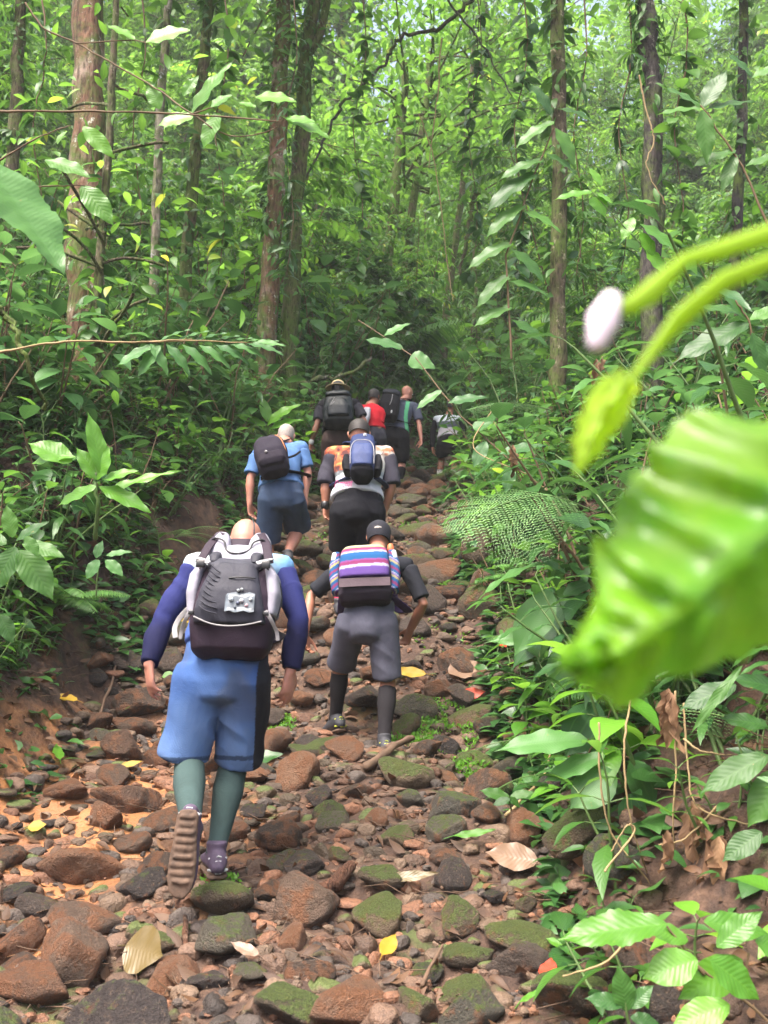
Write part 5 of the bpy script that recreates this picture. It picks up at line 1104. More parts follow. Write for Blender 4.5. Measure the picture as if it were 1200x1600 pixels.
for q in (-1, 1):
    p.part('side_panel', [(q*.160, -.13, .024, .02, .18), (q*.167, -.04, .030, .0, .18), (q*.158, .04, .028, .0, .165), (q*.138, .09, .016, .0, .14)], D_grey, wr=.004)
    p.ribbon('load_strap', [(q*.085, .25, .02), (q*.118, .19, .075), (q*.135, .13, .12), (q*.145, .09, .155)], .019, D_mar, .004)
    p.ribbon('load_strap', [(q*.155, .11, .14), (q*.128, .095, .17), (q*.10, .08, .185)], .012, M['strapweb'], .003)
    p.buckle(q*.135, .075, .182, .018); p.buckle(q*.152, -.135, .218, .011)
    p.ribbon('webbing', [(q*.150, -.125, .222), (q*.172, -.16, .212), (q*.192, -.20, .175), (q*.198, -.235, .165)], .008, M['strapweb'], .002)
    p.line('side_cord', [(q*.13, .07, .17), (q*.18, .03, .11), (q*.198, -.05, .09), (q*.185, -.13, .11)], .003, M['plastic'])
p.ribbon('webbing', [(-.19, -.10, .10), (-.225, -.14, .09), (-.24, -.18, .09), (-.232, -.22, .10)], .011, M['strapweb'], .002)
p.straps(D_mar, .034, .20, -.22, .08)
def cordloop(ctx, mat):
    c, s, u, f, k = ctx['hc'], ctx['hs'], ctx['hu'], ctx['hf'], ctx['hk']; g = Geo(); K = lambda a, h, d: c+(s*a+u*h+f*d)*k
    tube(g, [K(-.02, .122, .02), K(.012, .10, -.085), K(.035, .05, -.106), K(.05, .0, -.10), K(.055, -.05, -.075)], .0035, 6)
    g.obj('glasses_cord', mat, ctx['P'], ctx['org'])
    g = Geo(); tube(g, [K(-.078, .0, .0), K(-.073, .045, .05), K(-.05, .085, .06), K(0, .105, .055), K(.05, .085, .06), K(.073, .045, .05), K(.078, 0, 0)], .006, 6); g.obj('headband', mat, ctx['P'], ctx['org'])
cordloop(c1, M['plastic'])
skullcap(c1['hc'], c1['hs'], c1['hu'], c1['hf'], 1, -.07, .002, M['hair_grey'], 'hair', c1['P'], c1['org'], front=-.015) if False else None

# ---- hiker 2: black tee, grey shorts, black knee socks, striped woven pack, black cap
J2 = dict(hipL=(549, 975, 5.95), hipR=(598, 975, 5.95), knL=(532, 1042, 6.22), knR=(606, 1066, 6.0), anL=(524, 1122, 6.32), anR=(600, 1158, 5.86), toeL=(505, 1132, 6.5), toeR=(592, 1166, 6.08),
          shL=(534, 892, 6.2), shR=(634, 884, 6.2), elL=(486, 930, 6.2), elR=(662, 943, 6.12), wrL=(476, 990, 6.1), wrR=(641, 984, 6.28), haL=(478, 1015, 6.1), haR=(634, 1005, 6.34), neck=(588, 866, 6.3), head=(592, 842, 6.44))
K_grey2 = cloth('grey_shorts', (.075, .075, .10), stain=(.04, .04, .055)); K_tee2 = cloth('black_tee', (.012, .013, .018))
c2 = person(2, J2, 'hiker in a black tee, grey shorts and black knee socks under a striped pack', S_tan, bulk=.87, tuck=1, vox=.008, shirt=(K_tee2, .86, .012, K_tee2), shorts=(K_grey2, .93, .004, 0),
            socks=(cloth('black_sock', (.016, .014, .016)), .12), shoes={'mat': M['shoe_dark'], 'sole': M['rubber'], 'heel': M['lime']}, facing=(.05, .9, -.5), hup=(0, .55, .85), curl=1.0)
skullcap(c2['hc'], c2['hs'], c2['hu'], c2['hf'], 1, -.04, .010, cloth('black_cap', (.018, .018, .024)), 'cap', c2['P'], c2['org'])
g = Geo(); q = c2['hc']+c2['hu']*.005-c2['hf']*.102; tube(g, [q-c2['hf']*.004, q+c2['hf']*.004], [.030, .030], 16, ref=c2['hs'], rb=.017); g.obj('cap_opening', M['hair_grey'], c2['P'], c2['org'])
g = Geo(); q = c2['hc']+c2['hu']*.03+c2['hf']*.10; tube(g, [q, q+c2['hf']*.035-c2['hu']*.005, q+c2['hf']*.07-c2['hu']*.015], [.07, .066, .045], 16, ref=c2['hs'], rb=.005); g.obj('cap_peak', K_black, c2['P'], c2['org'])
def stripe_mat(name, stops, k, sl=0.):
    b = NB(name); uvn = b.n('ShaderNodeTexCoord').outputs['Object']; at = b.n('ShaderNodeAttribute', attribute_name='col').outputs['Color']; nz = b.noise(uvn, 300, 2)
    return b.bsdf(at, .9, b.bump(nz, .5, .004), .2)
M['woven'] = stripe_mat('woven_stripes', None, 1)
YB, MG, BL, WH, PU, BK = (.24, .21, .10), (.14, .022, .075), (.010, .06, .16), (.26, .25, .32), (.095, .05, .20), (.02, .015, .025)
def bands(t, st):
    o = np.zeros((len(t), 3)); 
    for lo, c in st: o[t >= lo] = c
    return o
p = Pack(c2, 'backpack', 'woven striped backpack in blue, magenta and purple on the capped hiker', U(571, 899, 6.17)+Vector((0, -.05, 0)), vert=.5)
def pp(name, S, colfn, mat, sub=None, **k):
    g = Geo(); p.loft(g, S, 3.4); return fuse(g, .007, mat, name, p.org, 3, .003, 12, 3, sub or p.e, colfn)
def st2(V):
    h = .055+(V-np.array(p.o))@np.array(p.u)+.012*vn(((V-np.array(p.o))@np.array(p.a))*9, V[:, 0]*0, 4)
    return bands(h, [(-9, PU), (-.008, PU), (.022, WH), (.036, (.22, .2, .32)), (.042, MG), (.066, (.15, .04, .15)), (.076, BL), (.125, BL), (.132, WH), (.146, (.30, .06, .12)), (.158, MG), (.176, YB), (.19, (.30, .28, .17))])
pp('pack_body', [(0, -.22, .150, 0, .13), (0, -.18, .165, 0, .17), (0, -.05, .165, 0, .18), (0, .06, .150, 0, .15), (0, .12, .13, 0, .11), (0, .14, .11, .0, .08)], None, cloth('dark_pack', (.022, .016, .024)))
pp('striped_flap', [(0, -.085, .150, .10, .205), (0, -.035, .155, .09, .21), (0, .05, .150, .06, .195), (0, .115, .14, .03, .155), (0, .155, .12, .0, .11)], st2, M['woven'])
def st2s(V):
    h = (V-np.array(p.o))@np.array(p.u); a = (V-np.array(p.o))@np.array(p.a); t = (h*1.0+np.abs(a)*.7)/.10; t = t-np.floor(t)
    return bands(t, [(0, MG), (.2, BL), (.45, YB), (.62, PU), (.72, WH), (.8, BL)])
for q in (-1, 1):
    pp('side_pocket', [(q*.178, -.15, .028, .02, .13), (q*.186, -.05, .034, .01, .13), (q*.182, .05, .034, .01, .12), (q*.17, .12, .02, .01, .10)], st2s, M['woven'])
    sp_ = M['white']; g = Geo(); tube(g, [p.K(q*.188, .06, .10), p.K(q*.185, .10, .10)], [.020, .016], 10); g.obj('bottle_cap', sp_, p.e, p.org)
p.sheet('back_panel', [[(-.155+.31*u/4, -.155+.055*v, .188+.004*math.sin(u)) for u in range(5)] for v in range(2)], cloth('brown_band', (.05, .035, .042)), .004)
p.straps(cloth('purple_strap', (.05, .03, .09)), .03, .17, -.15, .09)
g = Geo(); q = p.K(.165, .145, .07); tube(g, [q-p.u*.012, q+p.u*.012], [.022, .018], 10); g.obj('orange_tag', plain('orange_tag', (.62, .12, .04), .6), p.e, p.org)
M['red_sock'] = cloth('red_sock', (.45, .03, .07))

# ---- hiker 3: blue tee, denim shorts, black daypack slung low
J3 = dict(hipL=(423, 780, 8.2), hipR=(456, 780, 8.2), knL=(418, 850, 8.36), knR=(466, 826, 8.52), anL=(412, 912, 8.2), anR=(449, 868, 8.24), toeL=(412, 905, 8.45), toeR=(443, 880, 8.42),
          shL=(404, 712, 8.42), shR=(471, 702, 8.42), elL=(391, 748, 8.36), elR=(481, 738, 8.40), wrL=(390, 788, 8.34), wrR=(477, 775, 8.36), haL=(393, 810, 8.36), haR=(476, 795, 8.36), neck=(444, 694, 8.5), head=(447, 683, 8.6))
c3 = person(3, J3, 'bald hiker in a sky-blue tee and denim shorts with a black daypack', S_pale, bulk=1.05, shirt=(cloth('sky_tee', (.075, .15, .31)), .78, .012, cloth('sky_sleeve', (.075, .15, .31))), shorts=(cloth('denim', (.036, .056, .10), stain=(.03, .05, .09)), .94, .012, 0),
            socks=(cloth('short_grey_sock', (.3, .28, .33)), .9), shoes={'mat': M['shoe_dark'], 'sole': M['rubber']}, facing=(0, .93, -.4), hup=(.03, .4, .9), curl=.7)
skullcap(c3['hc'], c3['hs'], c3['hu'], c3['hf'], 1, -.05, .0025, M['hair_grey'], 'hair', c3['P'], c3['org'], front=-.012)
p = Pack(c3, 'backpack', 'round black daypack with orange edging on the bald hiker', U(427, 722, 8.44)+Vector((0, -.07, 0)), tiltx=-.12)
p.part('pack_body', [(.0, -.21, .105, 0, .14), (0, -.17, .135, 0, .18), (0, -.02, .148, 0, .21), (0, .10, .135, 0, .19), (0, .17, .10, .0, .14), (0, .20, .06, .02, .09)], cloth('daypack', (.022, .018, .028)), wr=.006, vox=.008)
p.part('front_pocket', [(0, -.18, .10, .1, .20), (0, -.14, .122, .1, .225), (0, -.07, .11, .1, .225)], cloth('daypack_pocket', (.018, .014, .022)), vox=.008)
OR = plain('orange_cord', (.40, .15, .05), .6, .2)
for q in ((.05, .17, .11, .13), (.075, .13, .17, .15)): p.line('edging', [(q[0], q[1], q[2]), (q[0]+.04, q[1]-.06, q[3]+.03), (q[0]+.055, q[1]-.15, q[3]+.03), (q[0]+.06, q[1]-.19, q[3])], .005, OR)
p.line('edging', [(-.075, .12, .16), (-.05, .15, .13)], .005, OR)
g = Geo(); q = p.K(-.03, -.075, .228); tube(g, [q, q+p.b*.004], [.013, .013], 10); g.obj('badge', M['strapweb'], p.e, p.org)
p.straps(K_black, .022, .15, -.16, .06); p.line('side_strap', [(.13, -.09, .10), (.20, -.05, .06), (.25, .0, .03)], .010, K_black)

# ---- hiker 4: patterned jersey with charcoal sleeves, black shorts, slim navy pack, red knee sleeve
J4 = dict(hipL=(539, 798, 7.3), hipR=(579, 798, 7.3), knL=(535, 864, 7.5), knR=(578, 866, 7.46), anL=(530, 942, 7.4), anR=(572, 946, 7.34), toeL=(530, 935, 7.62), toeR=(572, 940, 7.56),
          shL=(520, 712, 7.56), shR=(604, 712, 7.56), elL=(509, 756, 7.5), elR=(612, 758, 7.5), wrL=(508, 792, 7.5), wrR=(600, 800, 7.54), haL=(511, 815, 7.5), haR=(596, 820, 7.55), neck=(562, 694, 7.64), head=(561, 680, 7.72))
def shirt4_col(V):
    zt, zb = U(0, 700, 7.5).z, U(0, 768, 7.35).z; t = (zt-V[:, 2])/(zt-zb); x = V[:, 0]; xc = U(562, 0, 7.45).x
    n = fbm(x*22, V[:, 2]*30, 6, 3); a = fbm(x*14+9, V[:, 2]*9-x*12, 16, 3)
    up = lerpcol(n, [-.4, -.12, 0, .18, .4], [(.06, .02, .02), (.26, .06, .028), (.32, .09, .04), (.34, .13, .06), (.36, .28, .08)]); rgt = lerpcol(n, [-.3, 0, .2], [(.32, .10, .045), (.40, .32, .27), (.42, .40, .37)])
    up = np.where((x > xc+.03)[:, None], rgt, up); up = np.where((np.abs(a) < .03)[:, None], np.array([[.06, .03, .04]]), up)
    midc = lerpcol(n, [-.3, 0, .3], [(.08, .09, .10), (.22, .25, .26), (.38, .40, .40)]); wht = np.full((len(x), 3), .40)*np.array([[1, 1, 1.06]])
    out = np.where((t < .56)[:, None], up, np.where((t < .68)[:, None], midc, wht)); return out
c4 = person(4, J4, 'hiker in an orange and white jersey with charcoal sleeves and black shorts', S_tan, bulk=1.08, shirt=(cloth('patterned_jersey', None), 1.0, .014, cloth('charcoal_sleeve', (.032, .030, .042)), shirt4_col), shorts=(K_black, .9, .004, 0),
            socks=(M['red_sock'], .02, 'L'), shoes={'mat': M['shoe_dark'], 'sole': M['rubber']}, facing=(0, .93, -.4), hup=(0, .4, .9), hk=1.12, curl=.8)
skullcap(c4['hc'], c4['hs'], c4['hu'], c4['hf'], 1.12, -.035, .006, M['hair_dark'], 'hair', c4['P'], c4['org'], front=-.012)
g = Geo(); a_, b_ = c4['j']['elL'], c4['j']['wrL']; q = a_.lerp(b_, .88); tube(g, [q, q+(b_-a_)*.11], [.036, .036], 14); g.obj('wristwatch', M['plastic'], c4['P'], c4['org'])
p = Pack(c4, 'backpack', 'slim navy backpack with a small white emblem on the charcoal-sleeved hiker', U(567, 724, 7.52)+Vector((0, -.06, 0)))
NV = cloth('navy_nylon', (.018, .028, .085), .55); NV2 = cloth('navy_nylon_light', (.03, .045, .12), .55)
p.part('pack_body', [(0, -.21, .070, 0, .12), (0, -.18, .095, 0, .15), (0, -.05, .102, 0, .17), (0, .10, .098, 0, .15), (0, .19, .09, 0, .11), (0, .225, .07, .0, .08)], NV, vox=.007)
p.part('front_pocket', [(0, -.17, .08, .1, .19), (0, -.08, .09, .1, .20), (0, .02, .088, .1, .19), (0, .045, .07, .1, .175)], NV2, vox=.007)
p.part('bottom_panel', [(0, -.235, .06, 0, .13), (0, -.20, .088, -.0, .165), (0, -.165, .09, .0, .17)], K_black, vox=.007)
p.line('seam_piping', [(-.09, -.15, .16), (-.088, -.02, .18), (-.06, .05, .185), (0, .062, .19), (.06, .05, .185), (.088, -.02, .18), (.09, -.15, .16)], .0035, M['strapweb'])
for q in (-1, 1): p.part('side_pocket', [(q*.108, -.17, .03, .01, .12), (q*.125, -.08, .034, .0, .12), (q*.122, .0, .022, .0, .10)], K_black, vox=.007)
g = Geo(); q = p.K(.018, .165, .133)
for r_, o_ in ((.012, .0),): tube(g, [q+Vector((r_*math.cos(t), 0, 0))+p.u*r_*1.2*math.sin(t) for t in np.linspace(.6, 6.0, 12)], .0028, 6)
tube(g, [q-p.u*.006, q+p.u*.006], .003, 6); g.obj('emblem', M['lime'] if False else M['white'], p.e, p.org)
p.straps(NV, .026, .19, -.17, .06)
# script lettering on the white hem of the jersey
fc = bpy.data.curves.new('lettering', 'FONT'); fc.body = 'Campeon'; fc.size = .085; fc.shear = .5; fc.extrude = .001; fc.offset = .0008; fo = link('lettering', fc); fo.location = (0, 0, 0)
bpy.context.view_layer.update(); tm = bpy.data.meshes.new_from_object(fo.evaluated_get(dg_get())); bpy.data.objects.remove(fo)
TV = np.array([v.co[:] for v in tm.vertices]); tF = [list(f.vertices) for f in tm.polygons]; bpy.data.meshes.remove(tm)
def on_back(ctx, TV, x0, py, Yd, mat, name, sx=1., sl=0.):
    c = ctx['MH']+ctx['up']*.06; u = Vector((0, .12, 1)).normalized(); o0 = U(x0, py, Yd); V = []
    rx, ry = .172*ctx['B']+.024, .115*(ctx['B']*.5+.5)+.038
    for x, y, z in TV:
        w_ = o0.x+x*sx-c.x; w_ = max(-rx*.985, min(rx*.985, w_)); yy = c.y-ry*math.sqrt(1-(w_/rx)**2)-.004-z; V.append((c.x+w_-ctx['org'][0], yy-ctx['org'][1]+0, o0.z+y+sl*x-ctx['org'][2]))
    me = bpy.data.meshes.new(name); me.from_pydata(V, [], tF); me.materials.append(mat); return link(name, me, ctx['P'])
PK = plain('pink_print', (.36, .05, .16), .7, .1)
on_back(c4, TV, 521, 761, 7.2, PK, 'lettering', .42)

# ---- hiker 5: straw hat, black tee, brown shorts, big black pack
J5 = dict(hipL=(517, 688, 11.5), hipR=(541, 688, 11.5), knL=(515, 738, 11.66), knR=(543, 732, 11.7), anL=(514, 786, 11.5), anR=(541, 782, 11.6), toeL=(514, 783, 11.75), toeR=(541, 780, 11.85),
          shL=(504, 634, 11.66), shR=(554, 632, 11.66), elL=(495, 664, 11.6), elR=(569, 658, 11.62), wrL=(486, 692, 11.58), wrR=(573, 684, 11.56), haL=(485, 706, 11.58), haR=(574, 696, 11.56), neck=(528, 624, 11.74), head=(528, 610, 11.78))
c5 = person(5, J5, 'hiker in a pale straw hat, black tee and brown shorts', S_brown, bulk=1.08, vox=.010, shirt=(K_black, .72, .014, cloth('black_sleeve', (.020, .020, .028))), shorts=(cloth('brown_shorts', (.045, .028, .025)), .95, .012, 0), socks=(K_char, .3), shoes={'mat': M['shoe_dark'], 'sole': M['rubber']}, facing=(0, 1, -.15), hup=(0, .12, 1), curl=.8)
skullcap(c5['hc'], c5['hs'], c5['hu'], c5['hf'], 1, -.05, .006, M['hair_dark'], 'hair', c5['P'], c5['org'])
g = Geo(); c_, u_ = c5['hc'], c5['hu']; STR = plain('straw', (.42, .33, .18), .8, .2, 90, .8)
H_ = [(.025, .155), (.030, .160), (.036, .14), (.045, .10), (.050, .088), (.085, .084), (.115, .070), (.130, .045), (.134, .002)]
tube(g, [c_+u_*h for h, _ in H_], [r_ for _, r_ in H_], 28, ref=c5['hs'], cap=False); tube(g, [c_+u_*.025, c_+u_*.034], [.155, .085], 28, ref=c5['hs'], cap=False); g.obj('straw_hat', STR, c5['P'], c5['org'])
g = Geo(); a_, b_ = c5['j']['elL'], c5['j']['wrL']; q = a_.lerp(b_, .92); tube(g, [q, q+(b_-a_)*.08], [.034, .034], 14); g.obj('bracelet', M['white'], c5['P'], c5['org'])
p = Pack(c5, 'backpack', 'bulky shiny black backpack on the straw-hatted hiker', U(530, 648, 11.62)+Vector((0, -.06, 0)))
BKN = cloth('black_nylon', (.010, .013, .016), .38)
p.part('pack_body', [(0, -.24, .16, 0, .15), (0, -.20, .185, 0, .20), (0, -.04, .19, 0, .23), (0, .12, .17, 0, .2), (0, .19, .14, .0, .14)], BKN, vox=.010, wr=.006)
p.part('lid', [(0, .15, .16, .0, .22), (0, .20, .155, 0, .21), (0, .25, .12, .0, .14)], BKN, vox=.010, wr=.006); p.part('front_pocket', [(0, -.17, .13, .15, .26), (0, -.05, .14, .15, .27), (0, .06, .10, .15, .25)], BKN, vox=.010)
p.line('pocket_zip', [(-.10, .04, .262), (0, .075, .25), (.10, .04, .262)], .004, M['plastic']); p.line('cord', [(-.04, .06, .265), (-.09, -.06, .28), (-.04, -.01, .285)], .003, M['strapweb'])
p.straps(BKN, .032, .2, -.18, .08)

# ---- hiker 6: red tee, half hidden
J6 = dict(hipL=(572, 682, 13), hipR=(592, 684, 13), knL=(574, 724, 13.15), knR=(590, 722, 13.2), anL=(574, 772, 13.0), anR=(590, 770, 13.1), toeL=(576, 770, 13.25), toeR=(592, 768, 13.3),
          shL=(567, 640, 13.15), shR=(594, 644, 13.05), elL=(562, 668, 13.1), elR=(593, 668, 12.95), wrL=(566, 690, 13.2), wrR=(580, 682, 13.0), haL=(567, 700, 13.2), haR=(574, 688, 13.05), neck=(581, 632, 13.2), head=(585, 621, 13.26))
c6 = person(6, J6, 'dark-haired hiker in a bright red tee, half hidden between two others', S_tan, bulk=1.0, vox=.011, shirt=(cloth('red_tee', (.42, .010, .02)), .7, .012, cloth('red_sleeve', (.42, .010, .02))), shorts=(cloth('dark_trousers', (.03, .03, .04)), .95, .01, 0), socks=(K_char, .3), shoes={'mat': M['shoe_dark'], 'sole': M['rubber']}, facing=(.5, .8, -.3), hup=(.15, .2, 1), curl=.8)
skullcap(c6['hc'], c6['hs'], c6['hu'], c6['hf'], 1, -.04, .007, M['hair_dark'], 'hair', c6['P'], c6['org'])
p = Pack(c6, 'hydration_pack', 'small grey and white running pack on the hiker in red', U(572, 655, 13.0)+Vector((0, -.05, 0)))
p.part('pack_body', [(0, -.14, .06, 0, .08), (0, 0, .075, 0, .10), (0, .14, .05, 0, .07)], cloth('grey_vest', (.35, .35, .38)), vox=.010)

# ---- hiker 7: grey tee with a green stripe, black shorts, black knee socks
J7 = dict(hipL=(605, 683, 14), hipR=(629, 683, 14), knL=(609, 722, 14.2), knR=(628, 724, 14.12), anL=(606, 757, 14.1), anR=(624, 759, 14.0), toeL=(607, 755, 14.35), toeR=(626, 757, 14.25),
          shL=(607, 634, 14.15), shR=(649, 636, 14.12), elL=(600, 660, 14.1), elR=(655, 663, 14.05), wrL=(602, 684, 14.1), wrR=(658, 686, 14.0), haL=(603, 698, 14.1), haR=(657, 700, 14.0), neck=(630, 626, 14.2), head=(636, 615, 14.28))
def shirt7_col(V):
    x = V[:, 0]; xr = U(636, 650, 14).x; k = (np.abs(x-xr-.02*np.sin(V[:, 2]*9)) < .028)[:, None]; return np.where(k, np.array([[.10, .40, .19]]), np.array([[.06, .068, .10]]))
c7 = person(7, J7, 'bald hiker in a grey tee with a green stripe, looking to the right', S_pale, bulk=1.04, vox=.011, shirt=(cloth('grey_green_tee', None), .75, .012, cloth('grey_sleeve', (.06, .068, .10)), shirt7_col), shorts=(K_black, .9, .008, 0), socks=(K_black, .25), shoes={'mat': M['shoe_dark'], 'sole': M['rubber']}, facing=(.75, .65, -.1), hup=(.1, .2, 1), curl=.6)
g = Geo()
for k in 'LR': a_, b_ = c7['j']['hip'+k], c7['j']['kn'+k]; tube(g, [b_+(b_-a_)*.01, b_-(b_-a_)*.08], [.062, .064], 16)
for k in 'LR':
    a_, b_ = c7['j']['hip'+k], c7['j']['kn'+k]; g = Geo(); tube(g, [b_+(b_-a_)*.01, b_-(b_-a_)*.08], [.064, .066], 16); g.obj('knee_band', K_black, c7['P'], c7['org'])
p = Pack(c7, 'backpack', 'tall black backpack on the hiker in the grey tee', U(609, 641, 14.1)+Vector((0, -.07, 0)), tiltx=.05)
p.part('pack_body', [(0, -.24, .12, 0, .14), (0, -.20, .15, 0, .19), (0, -.02, .155, 0, .22), (0, .14, .14, 0, .18), (0, .22, .12, .0, .12)], K_black, vox=.011, wr=.006)
p.part('lid', [(0, .17, .14, .0, .20), (0, .23, .14, 0, .19), (0, .28, .10, .0, .12)], cloth('pack_lid', (.03, .032, .04)), vox=.011)
p.line('pocket_zip', [(.03, .14, .2), (.035, .03, .225), (.02, -.06, .23)], .006, M['strapweb']); g = Geo(); q = p.K(.06, -.17, .2); tube(g, [q, q+p.u*.03], .012, 8); g.obj('emblem', M['white'], p.e, p.org)
p.straps(K_black, .03, .2, -.18, .08)

# ---- hiker 8: black sleeves, white top, behind the leaves at the head of the trail
J8 = dict(hipL=(691, 694, 15.5), hipR=(712, 694, 15.5), knL=(690, 718, 15.7), knR=(712, 716, 15.65), anL=(686, 747, 15.6), anR=(706, 748, 15.5), toeL=(686, 745, 15.8), toeR=(706, 746, 15.75),
          shL=(682, 656, 15.65), shR=(718, 656, 15.65), elL=(676, 679, 15.6), elR=(724, 679, 15.6), wrL=(676, 700, 15.55), wrR=(722, 700, 15.6), haL=(678, 712, 15.55), haR=(721, 712, 15.6), neck=(702, 648, 15.7), head=(703, 636, 15.74))
def shirt8_col(V):
    z = V[:, 2]; t = (z-U(0, 690, 15.5).z)/(U(0, 650, 15.6).z-U(0, 690, 15.5).z); return bands(t, [(-9, (.38, .35, .40)), (.08, (.40, .38, .41)), (.5, (.06, .07, .09)), (.75, (.45, .48, .52))])
c8 = person(8, J8, 'hiker in a white top with black sleeves, behind leaves at the head of the trail', S_tan, bulk=1.0, vox=.012, shirt=(cloth('white_black_top', None), 1.95, .004, K_black, shirt8_col), shorts=(K_black, .7, .008, 0), socks=(cloth('pale_sock', (.5, .45, .45)), .6), shoes={'mat': M['shoe_dark'], 'sole': M['rubber']}, facing=(0, 1, -.2), hup=(0, .2, 1), curl=.6)
skullcap(c8['hc'], c8['hs'], c8['hu'], c8['hf'], 1, -.04, .006, M['hair_dark'], 'hair', c8['P'], c8['org'])
# ---------------------------------------------------------------- plants and leaves one can point to
def blade(g, a, b_, Y0, Y1=None, w_=.42, kind='ellip', face=(0, -.7, .7), droop=.12, fold=.10, mi=0, serr=0., wave=.02, n=16, quilt=.006, roll=0.):
    A, B_ = U(*a, Y0), U(*b_, Y0 if Y1 is None else Y1); D = B_-A; L = D.length; N = Vector(face)+Vector((roll, 0, 0))
    tp = leaf_tpl(n, kind, w_, fold, droop, 9, serr=serr, wave=wave, quilt=quilt)
    D2 = unit(D); N2 = unit(N-D2*N.dot(D2)); D3 = unit(D+N2*L*droop*.9)
    leaves(g, tp, [list(A)], [list(D3)], [list(N2)], [L*1.02/max(.6, 1-.3*droop)], 1., mi)
    return A
def feature(name, label, cat, mat, stems, lv, group=None, smat='stem', r=.004, leafname='foliage', root=None, **kw):
    """stems: lists of (px, py, Y); lv: (base px, base py, tip px, tip py, Y, extra)"""
    p0 = U(*stems[0][0]) if root is None else Vector(root); e = empty(name, tuple(p0)); tag(e, label, cat, group); g = Geo(); gl = Geo()
    for st in stems:
        W = [U(*q) for q in st]; Q = []
        for i in range(len(W)-1):
            for k in range(5): Q.append(W[i].lerp(W[i+1], k/5)+Vector(rng.normal(0, r*.35, 3)))
        Q.append(W[-1]); tube(g, Q, [r*(1.2-.6*i/len(Q)) for i in range(len(Q))], 7)
    for l in lv:
        k2 = dict(kw); k2.update(l[5] if len(l) > 5 else {}); m = k2.pop('mat', None); blade(gl, (l[0], l[1]), (l[2], l[3]), l[4], **k2)
    g.obj('stem', M[smat] if isinstance(smat, str) else smat, e, tuple(p0)); gl.obj(leafname, mat, e, tuple(p0)); return e
def gpt(px, py, dz=-.02):
    p = ground_at(px, py); return p
# the blurred leaf hanging close to the lens, with its stalk and pale bud
NM = leaf_mat('near_leaf', (.055, .19, .012), (.13, .34, .02), trans=.5, rough=.3, yel=(.22, .40, .03), spec=.5, patch=.32, spots=.3)  # patch sets how much painted-in translucent yellow shows
NM2 = leaf_mat('young_stalk', (.20, .34, .02), (.30, .44, .03), trans=.5, rough=.4, yel=(.42, .36, .04), veins='none')
YN = .45
e = empty('hanging_leaf_spray', tuple(U(1230, 330, YN))); tag(e, 'big blurred bright green leaf and stalk hanging close to the lens at right', 'leafy branch')
org = tuple(e.location); g = Geo()
def outline_leaf(g, spine, halfw, Yc, nrm_, cols=15, quilt=.006):
    """leaf surface along a spine of photo pixels with half widths in pixels each side"""
    n = len(spine); ts = np.linspace(0, n-1, 46); V = []; uv = []
    sx = np.interp(ts, range(n), [s[0] for s in spine]); sy = np.interp(ts, range(n), [s[1] for s in spine]); sy_ = np.interp(ts, range(n), [s[2] for s in spine])
    wl = np.interp(ts, range(n), [h[0] for h in halfw]); wr = np.interp(ts, range(n), [h[1] for h in halfw])
    for i, t in enumerate(ts):
        j0, j1 = max(i-1, 0), min(i+1, len(ts)-1); dx, dy = sx[j1]-sx[j0], sy[j1]-sy[j0]; l = math.hypot(dx, dy)+1e-6; nx_, ny_ = -dy/l, dx/l
        for c in np.linspace(-1, 1, cols):
            w_ = (wl[i] if c < 0 else wr[i])*(1+(.40*float(vn(i*.31+(7 if c > 0 else 0), 1.5, 5))+.42*float(vn(i*.75+(5 if c > 0 else 0), 3.5, 6)))*abs(c)**3); q = abs(c); yy = sy_[i]+.03*q*q + quilt*(.55+1.3*(float(vn(i*.23, c*1.7, 9))+.3))*abs(math.sin((i/45*7.6-q*.95+.35*float(vn(i*.12, c*2.2, 8)))*math.pi))*(q > .05)*(1-.3*q)+.012*float(vn(i*.15, c*1.5, 12))
            V.append(list(U(sx[i]+nx_*w_*c, sy[i]+ny_*w_*c, yy))); uv.append((c, i/45))
    I = np.arange(len(ts)-1)[:, None]*cols; J = np.arange(cols-1)[None]
    g.add(V, np.stack([I+J, I+J+1, I+cols+J+1, I+cols+J], -1).reshape(-1, 4), uv, .55)
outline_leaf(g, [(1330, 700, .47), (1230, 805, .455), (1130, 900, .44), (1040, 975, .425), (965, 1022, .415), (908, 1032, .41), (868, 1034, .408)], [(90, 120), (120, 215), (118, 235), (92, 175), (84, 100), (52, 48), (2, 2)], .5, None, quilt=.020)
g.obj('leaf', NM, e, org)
g = Geo(); outline_leaf(g, [(985, 590, .44), (950, 635, .435), (920, 690, .43), (900, 742, .428)], [(20, 26), (30, 38), (30, 28), (2, 3)], .5, None, quilt=.003); g.obj('young_leaf', NM2, e, org)
g = Geo()
tube(g, [U(*q) for q in ((1270, 385, .46), (1200, 410, .455), (1130, 440, .45), (1060, 500, .445), (1010, 560, .44), (978, 605, .435))], [.0055, .0042, .0048, .0062, .0044, .0060], 10, rb=.002, ref=Vector((.7, 0, 1)), rn=.8)
tube(g, [U(*q) for q in ((1290, 340, .47), (1200, 366, .46), (1120, 392, .455), (1070, 405, .45), (1020, 455, .445), (985, 478, .44), (950, 488, .438))], [.0068, .0050, .0045, .0030, .0060, .0042, .0035], 10, rb=.0025, ref=Vector((.4, 0, 1)), rn=.8)
g.obj('stalk', NM2, e, org)
g = Geo(); tube(g, [U(*q) for q in ((956, 468, .438), (943, 500, .436), (932, 538, .436))], [.0050, .0080, .0045], 12, rb=[.004, .006, .004]); g.obj('bud', plain('pale_bud', (.55, .47, .52), .6, .1), e, org)

